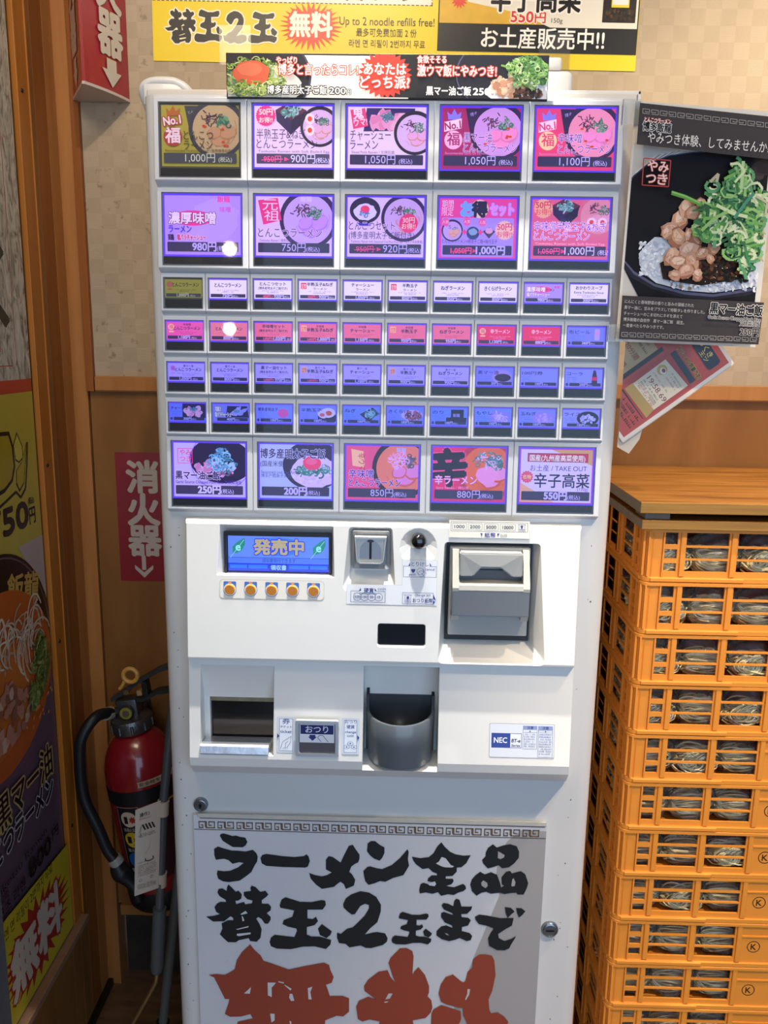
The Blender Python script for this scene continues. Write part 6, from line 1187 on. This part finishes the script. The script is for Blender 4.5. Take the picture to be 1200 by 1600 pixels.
s.poly([(32, 50), (56, 50), (56, 32), (68, 32), (44, 6), (20, 32), (32, 32)], WS); s.text('器', 44, 62, 66, WS, .045, align='c', width=58); s.text('火', 44, 132, 66, WS, .045, align='c', width=58); s.text('消', 44, 202, 66, WS, .045, align='c', width=58)
s.build('printed_characters', es)
a3, b3 = Vector((Lp.x, Lp.y, 0)), Vector((prof[5].x, prof[5].y, 0)); u = (b3-a3).normalized()
s = Sheet((a3.x+u.y*.0008, a3.y-u.x*.0008, H+.415), u, (0, 0, 1), (u.y, -u.x, 0), .02, rough=.35)
s.poly([(42, 52), (66, 52), (66, 32), (76, 32), (54, 6), (32, 32), (42, 32)], WS); s.text('器', 52, 66, 66, WS, .06, align='c', width=56); s.text('火', 52, 136, 66, WS, .06, align='c', width=56); s.text('消', 52, 206, 66, WS, .06, align='c', width=56); s.build('printed_characters', es)

# ================================================================ awning crank and a second pole leaning by the machine
cr = thing('awning_crank', 'long grey awning crank with a bent brass-coloured end and an instruction card', 'crank handle', (-.38, .15, .3))
GP = mat('#5a5e60', .35, .4)
bm = bmesh.new(); tube(bm, [(-.322, .165, H-.38), (-.3665, .15, H-.76), (-.3815, .145, H-.985)], .0075, 16); obj('upper_tube', bm, GP, cr, smooth=True)
bm = bmesh.new(); tube(bm, [(-.3795, .1455, H-.958), (-.3875, .142, H-1.072), (-.389, .142, H-1.082)], [.0115, .0115, .009], 16); obj('grip_sleeve', bm, mat('#4c5153', .5), cr, smooth=True)
bm = bmesh.new(); tube(bm, smooth_path([(-.388, .142, H-1.07), (-.390, .142, H-1.098), (-.398, .144, H-1.118), (-.440, .150, H-1.200), (-.505, .165, H-1.325), (-.512, .168, H-1.3765)], 6), .0038, 12); obj('crank_rod', bm, mat('#a89468', .3, .8), cr, smooth=True)
for z_ in (-.768, -.903):
    xx = -.3665-(.76+z_ if z_ < -.76 else 0)*0-(abs(z_)-.76)*.0667; bm = bmesh.new(); tube(bm, [(xx+.001, .149, H+z_+.012), (xx-.001, .149, H+z_-.014)], .0098, 16); obj('card_clip', bm, mat('#b8a896', .5), cr, smooth=True)
bm = bmesh.new(); c4 = [(-.4036, .118, H-.756), (-.369, .142, H-.752), (-.378, .138, H-.914), (-.411, .114, H-.913)]
a = [bm.verts.new(p) for p in c4]; b = [bm.verts.new((p[0]+.0007, p[1]+.0012, p[2])) for p in c4]; bm.faces.new(a); bm.faces.new(b[::-1])
for i in range(4): bm.faces.new((a[i], b[i], b[(i+1) % 4], a[(i+1) % 4]))
bmesh.ops.recalc_face_normals(bm, faces=bm.faces[:]); cd = obj('instruction_card', bm, mat('#bdae9e', .5), cr)
P0 = Vector(c4[3]); U = (Vector(c4[2])-P0); V_ = (Vector(c4[0])-P0); uw = U.length*1e3; vw = V_.length*1e3; U.normalize(); V_.normalize(); N_ = U.cross(V_).normalized(); N_ = N_ if N_.y < 0 else -N_
s = Sheet(P0+N_*.0004, U, V_, N_, .02); s.clip = (1, 1, uw-1, vw-1); ik = '#2a2420'
s.text('操作方法', uw*.18, vw*.905, 7.5, ik, .02, width=uw*.66); s.text('雨天時は必ず', uw*.16, vw*.87, 3.4, '#b05048', 0, width=uw*.55)
for k in range(4): s.poly([(uw*(.26+.13*k), vw*(.81+.0*k)), (uw*(.33+.13*k), vw*(.815)), (uw*(.45+.13*k), vw*(.745)), (uw*(.38+.13*k), vw*(.74))], ik)
s.line([(uw*.24, vw*.8), (uw*.16, vw*.72)], .5, ik); s.line([(uw*.24, vw*.8), (uw*.22, vw*.68)], .5, ik); s.line([(uw*.62, vw*.60), (uw*.60, vw*.52), (uw*.4, vw*.46)], .35, '#7a6e64')
s.arc(uw*.6, vw*.395, 7, 4.2, 150, 400, 1.6, ik, 12)
for k, y in enumerate((.70, .685, .67, .37, .335, .315, .295, .275, .255, .235, .215, .11, .095, .08, .065)): gibberish(s, uw*.12, uw*(.9 if k > 4 else .85), vw*y, 1.8, '#4a4038', re_, .85)
s.ring(uw*.24, vw*.165, 2, 2.5, '#6a6058', 14); s.ring(uw*.7, vw*.175, 2, 2.5, '#6a6058', 14); s.build('card_print', cd)
pl = thing('grey_pole', 'plain grey pole with a dark foot standing between the crank and the machine', 'pole', (-.40, .21, 0))
bm = bmesh.new(); tube(bm, [(-.335, .235, H-.70), (-.3735, .205, H-1.02), (-.400, .195, H-1.245)], .0085, 14); obj('tube', bm, mat('#565c58', .5), pl, smooth=True)
bm = bmesh.new(); tube(bm, [(-.399, .196, H-1.235), (-.412, .19, H-1.36), (-.413, .19, H-1.379)], [.0125, .0125, .011], 14); obj('rubber_foot', bm, mat('#101214', .6), pl, smooth=True)

# ================================================================ stack of orange crates with bags of noodles
ORG = mat('#ee983a', .45, spec=.25, name='orange_plastic', bump=(30, .08))
CW, CD, CH = 600, 362, 80.6      # mm
def l2(bm, T, x0, x1, d0, d1, z0, z1, bev=0):
    """box in wall coordinates: x along the wall, d depth from its outer face"""
    fs0 = len(bm.faces); v0 = len(bm.verts); n0 = set(bm.verts)
    box(bm, x0/1e3, x1/1e3, d0/1e3, d1/1e3, z0/1e3, z1/1e3, bev/1e3, seg=1)
    for v in bm.verts:
        if v not in n0: v.co = T(v.co)
def wall_grid(bm, L, T, solid=None):
    S_ = lambda *a, **k: l2(bm, T, *a, **k)
    S_(9, L-9, 3.5, 6.5, -5.5, -.8); S_(9, L-9, 3.5, 6.5, -CH+.2, -64.5)
    cols = [(28, 50, 'n')]; x = 62; ribs = [58]
    while x < L/2-40 and len(cols) < 3: cols.append((x, x+63, 'w')); ribs.append(x+70); x += 76
    used = [(28, 50)]+[(a, b) for a, b, _ in cols[1:]]
    cols += [(L-b, L-a, k) for a, b, k in cols]
    if not solid:
        mid0, mid1 = x, L-x
        n = max(1, round((mid1-mid0+13)/76)); wd = (mid1-mid0+13)/n
        for k in range(n): cols.append((mid0+k*wd, mid0+k*wd+wd-13, 'w')); ribs.append(mid0+k*wd+wd-6.5)
    cols.sort(); e = 9
    for a, b, k in cols:
        S_(e, a, 3.5, 6.5, -64.5, -5.5); e = b
        if k == 'n': S_(a, b, 3.5, 6.5, -31, -23.5, bev=.0); S_(a, b, 3.5, 6.5, -52, -45)
        else: S_(a, b, 3.2, 6.2, -28, -24.8); S_(a, b, 3.2, 6.2, -47.2, -44.4)
    S_(e, L-9, 3.5, 6.5, -64.5, -5.5)
    for r in ribs+[L-q for q in ribs]: S_(r-4, r+4, .8, 4, -72, -4.6, bev=.8)
    for r in (8, 29.5, L-29.5, L-8): S_(r-1.2, r+1.2, .8, 4, -72, -4.6)
    if solid: S_(204, L-204, 1.8, 3.6, -26, -23.5)
def rim_loop(bm, z0, z1, o, i, r=14, seg=6, x0=0, x1=CW, y0=0, y1=CD):
    def rr_(off):
        p = []; 
        for cx, cy, a in ((x1-r, y0+r, -90), (x1-r, y1-r, 0), (x0+r, y1-r, 90), (x0+r, y0+r, 180)):
            for k in range(seg+1): t = math.radians(a+k*90/seg); p.append((cx+(r+off)*math.cos(t), cy+(r+off)*math.sin(t)))
        return p
    O, I = rr_(o), rr_(i); n = len(O)
    q = [[bm.verts.new((x/1e3, y/1e3, z/1e3)) for x, y in P] for P, z in ((O, z0), (O, z1-.6), (rr_(o-.8), z1), (I, z1), (I, z0))]
    for A_, B_ in zip(q, q[1:]+q[:1]):
        for k in range(n): bm.faces.new((A_[k], A_[(k+1) % n], B_[(k+1) % n], B_[k]))
def make_crate():
    root = bpy.data.objects.new('noodle_crate', None); COL.objects.link(root); root.empty_display_size = .05
    bm = bmesh.new(); rim_loop(bm, -5, 0, 0, -6)
    rim_loop(bm, -CH, -CH+1.5, -7, -30, 6)
    # shaped corners: quarter posts with flutes
    for cx, cy, a in ((14, 14, 180), (CW-14, 14, -90), (CW-14, CD-14, 0), (14, CD-14, 90)):
        ri, ro = 7.5, 11
        A_ = []
        for z in (-CH+.3, -4.5):
            row = []
            for k in range(13): t = math.radians(a+k*7.5); R_ = (ro+(1.3 if k % 3 == 0 else 0)); row.append((bm.verts.new(((cx+R_*math.cos(t))/1e3, (cy+R_*math.sin(t))/1e3, z/1e3)), bm.verts.new(((cx+ri*math.cos(t))/1e3, (cy+ri*math.sin(t))/1e3, z/1e3))))
            A_.append(row)
        for k in range(12): bm.faces.new((A_[0][k][0], A_[0][k+1][0], A_[1][k+1][0], A_[1][k][0])); bm.faces.new((A_[0][k+1][1], A_[0][k][1], A_[1][k][1], A_[1][k+1][1]))
    bmesh.ops.recalc_face_normals(bm, faces=bm.faces[:])
    body = obj('crate_body', bm, ORG, root, local=True, smooth=True)
    bm = bmesh.new(); T = lambda c: Vector((c.x, c.y, c.z)); wall_grid(bm, CW, T, True)
    l2(bm, T, 12, 150, -1.2, 4, -CH+.6, -73.5, 1); l2(bm, T, CW-150, CW-12, -1.2, 4, -CH+.6, -73.5, 1)
    obj('front_wall', bm, ORG, root, local=True)
    bm = bmesh.new(); T = lambda c: Vector((c.x, CD/1e3-c.y, c.z)); wall_grid(bm, CW, T, True); bmesh.ops.recalc_face_normals(bm, faces=bm.faces[:]); obj('back_wall', bm, ORG, root, local=True)
    for nm, T in (('left_side_wall', lambda c: Vector((c.y, c.x, c.z))), ('right_side_wall', lambda c: Vector((CW/1e3-c.y, c.x, c.z)))):
        bm = bmesh.new(); wall_grid(bm, CD, T); l2(bm, T, 12, 90, -1.2, 4, -CH+.6, -73.5, 1); bmesh.ops.recalc_face_normals(bm, faces=bm.faces[:]); obj('side_wall', bm, ORG, root, local=True)
    bm = bmesh.new(); box(bm, .008, CW/1e3-.008, .008, CD/1e3-.008, (-CH+.4)/1e3, (-CH+3)/1e3); obj('crate_floor', bm, ORG, root, local=True)
    # rounded foot fillet at the front corner
    bm = bmesh.new(); rim_loop(bm, -CH+.6, -CH+7.5, -.4, -4, 14); obj('foot_lip', bm, ORG, root, local=True, smooth=True)
    s = Sheet((0, .0034, 0), step=.02); s.ring(233, -44, 9.2, 10.6, '#2c1e10', 28); s.text('K', 233, -49.5, 13.5, '#2c1e10', .02, align='c'); s.build('printed_mark', root, local=True)
    return root
c0 = make_crate(); N_CR = 13; ORD = ['topmost', 'second', 'third', 'fourth', 'fifth', 'sixth', 'seventh', 'eighth', 'ninth', 'tenth', 'eleventh', 'twelfth', 'thirteenth']
rc = random.Random(12); crates = []
for i in range(N_CR):
    o = c0 if i == 0 else copy_tree(c0); o.location = (.3815+rc.uniform(-.0006, .0006)-.0004*i, .080+rc.uniform(-.0006, .0006), H-.2575-.0812*i); crates.append(o)
    prop(o, ('topmost orange plastic crate, just under the wooden boards' if i == 0 else '%s orange plastic crate from the top of the stack' % ORD[i]), 'crate', 'orange noodle crates stacked beside the machine')
zb_ = 1380-257.5-.0812*13e3
bm = bmesh.new(); box(bm, .39, .97, .09, .43, .03, (zb_-.6)/1e3, .004)
dl = obj('crate_dolly', bm, mat('#4a4a48', .6)); prop(dl, 'low dark dolly under the bottom of the crate stack', 'dolly')
for x_ in (.43, .93):
    for y_ in (.13, .39): bm = bmesh.new(); bmesh.ops.create_cone(bm, segments=18, radius1=.018, radius2=.018, depth=.02, cap_ends=True, matrix=Matrix.Translation((x_, y_, .0182)) @ Matrix.Rotation(math.pi/2, 4, 'Y')); obj('wheel', bm, mat('#151515', .6), dl)
# noodle portions: a skein inside a crumpled clear bag
NOOD = [mat('#f8e8b0', .5), mat('#f0da9a', .5), mat('#fcf2cc', .5)]
FILM = film_mat('bag_film', (1, 1, 1), .7, .16, bump=.4, bscale=60, haze=.06, ior=1.33)
def noodle_meshes(seed):
    r = random.Random(seed); bm = bmesh.new()
    for k in range(72):
        a = r.uniform(0, 6.28); q = r.random()**.5; oy = -.003+.0225*q*math.cos(a); oz = .022+.020*q*math.sin(a); L = r.uniform(.029, .037); ph = r.uniform(0, 6); pts = []
        tw = r.uniform(-1, 1); cz = r.uniform(-.004, .004)
        if r.random() < .72:
            for j in range(9): t = j/8; x = -L+2*L*t; pts.append((x, oy*(1-.5*abs(2*t-1)**3)+.0028*math.sin(5*t+ph), oz+.0035*math.sin(4*t+ph+tw)-.010*(2*t-1)**4*math.copysign(1, oz-.025)))
        else:
            R_ = r.uniform(.008, .020); cx = r.uniform(-.016, .016); oyy = -.017-.005*r.random()
            for j in range(10): t = r.uniform(-.02, .02)+j/9*4.6+ph; pts.append((cx+R_*math.cos(t), oyy+.003*math.sin(2*t), .026+R_*.8*math.sin(t)))
        tube(bm, pts, .00135, 4, mi=k % 3)
    me = bpy.data.meshes.new('noodles'); bm.to_mesh(me); bm.free()
    for m in NOOD: me.materials.append(m)
    for p in me.polygons: p.use_smooth = True
    bm = bmesh.new(); bmesh.ops.create_icosphere(bm, subdivisions=4, radius=1)
    for v in bm.verts:
        c = v.co; n = 1+.06*math.sin(7*c.x+seed)+.05*math.sin(11*c.z+3*c.x+seed)+.05*math.sin(13*c.y+5*c.z)+r.uniform(-.012, .012)
        sx = math.copysign(abs(c.x)**.7, c.x); sz = math.copysign(abs(c.z)**.75, c.z); v.co = Vector((sx*.0365*n, c.y*.0265*n, .033+sz*.033*n))
    mb = bpy.data.meshes.new('noodle_bag'); bm.to_mesh(mb); bm.free(); mb.materials.append(FILM)
    for p in mb.polygons: p.use_smooth = True
    return me, mb
NV = [noodle_meshes(q) for q in (1, 2, 3, 4)]
PL = [(.044, .036), (.116, .035), (.188, .036), (.260, .035), (.044, .100), (.044, .160), (.116, .100), (.188, .100)]
WH = ['in the left front corner', 'second from the left at the front', 'third from the left at the front', 'fourth from the left at the front', 'behind the left front one', 'third back along the left side', 'behind the second front one', 'behind the third front one']
for i in range(N_CR-1):
    for j, (x, y) in enumerate(PL):
        if j > 5 or (j == 3 and i < 3): continue
        me, mb = NV[(i*3+j) % 4]
        o = bpy.data.objects.new('noodle_bag', mb); COL.objects.link(o); o.location = crates[i].location+Vector((x+rc.uniform(-.002, .002), y, -.0774)); o.rotation_euler = (0, 0, rc.choice((0, math.pi))+rc.uniform(-.05, .05)); o.scale = (1, 1, rc.uniform(.96, 1.08))
        n = bpy.data.objects.new('noodles', me); COL.objects.link(n); n.parent = o
        prop(o, 'clear bag of raw noodles %s of the %s crate' % (WH[j], ORD[i] if i else 'topmost'), 'noodle bag', 'bags of raw noodles in the crates')

# ================================================================ wooden boards on the crates
PLK = ramp_mat('pine_board', [(.28, '#744818'), (.5, '#9e682a'), (.72, '#b07a38')], scale=(1.0, 11, 11), nscale=5, rough=.42, dist=1.2, coat=.1)
PED = ramp_mat('board_edge', [(.3, '#8a6428'), (.7, '#a87c34')], scale=(1, 6, 30), nscale=8, rough=.6)
GRY = mat('#7c7468', .7, vary=(60, .2))
def board(name, label, x0, x1, y0, y1, z0, z1, cuts):
    b = thing(name, label, 'board', ((x0+x1)/2e3, (y0+y1)/2e3, H+z0/1e3)); ys = [y0]+cuts+[y1]
    for k in range(len(ys)-1):
        bm = bmesh.new(); fs = mbox(bm, x0, x1, ys[k]+.3, ys[k+1]-.3, z0, z1, 1.1)
        for f in bm.faces: 
            f.material_index = 0 if abs(f.normal.z) > .7 else (2 if abs(f.normal.x) > .7 else 1)
        obj('plank', bm, [PLK, PED, GRY], b)
    return b
board('wooden_board', 'upper varnished board of three planks lying over the crate stack', 368, 985, 66, 440, -232, -215.5, [151, 262])
board('wooden_board', 'thinner lower board resting straight on the topmost crate', 373, 983, 70, 436, -256.6, -243, [180])
for x_, y_, L in ((379, 78, 'thin grey block propping the upper board at its front left corner'), (900, 78, 'thin grey block propping the upper board at its far front end'), (379, 380, 'thin grey block between the boards at the wall'), (900, 380, 'thin grey block between the boards at the far wall end')):
    bm = bmesh.new(); mbox(bm, x_, x_+36, y_, y_+50, -242.6, -232.4, .6); b = obj('spacer_block', bm, mat('#726b60', .7, vary=(50, .2))); prop(b, L, 'block', 'spacer blocks between the two boards')

# ================================================================ light board standing close by at the lower left
bm = bmesh.new(); mbox(bm, -700, -410, -335, -302, -1379.5, -500, 3)
for f in bm.faces: f.material_index = 1 if f.normal.x > .5 else 0  # shade of the right side is put into the colour as dark grey
sb = obj('standing_board', bm, [mat('#d4d8dc', .4), mat('#34383c', .6, vary=(80, .3))]); prop(sb, 'white standing board with its shaded side coloured dark grey at the lower left corner', 'board')
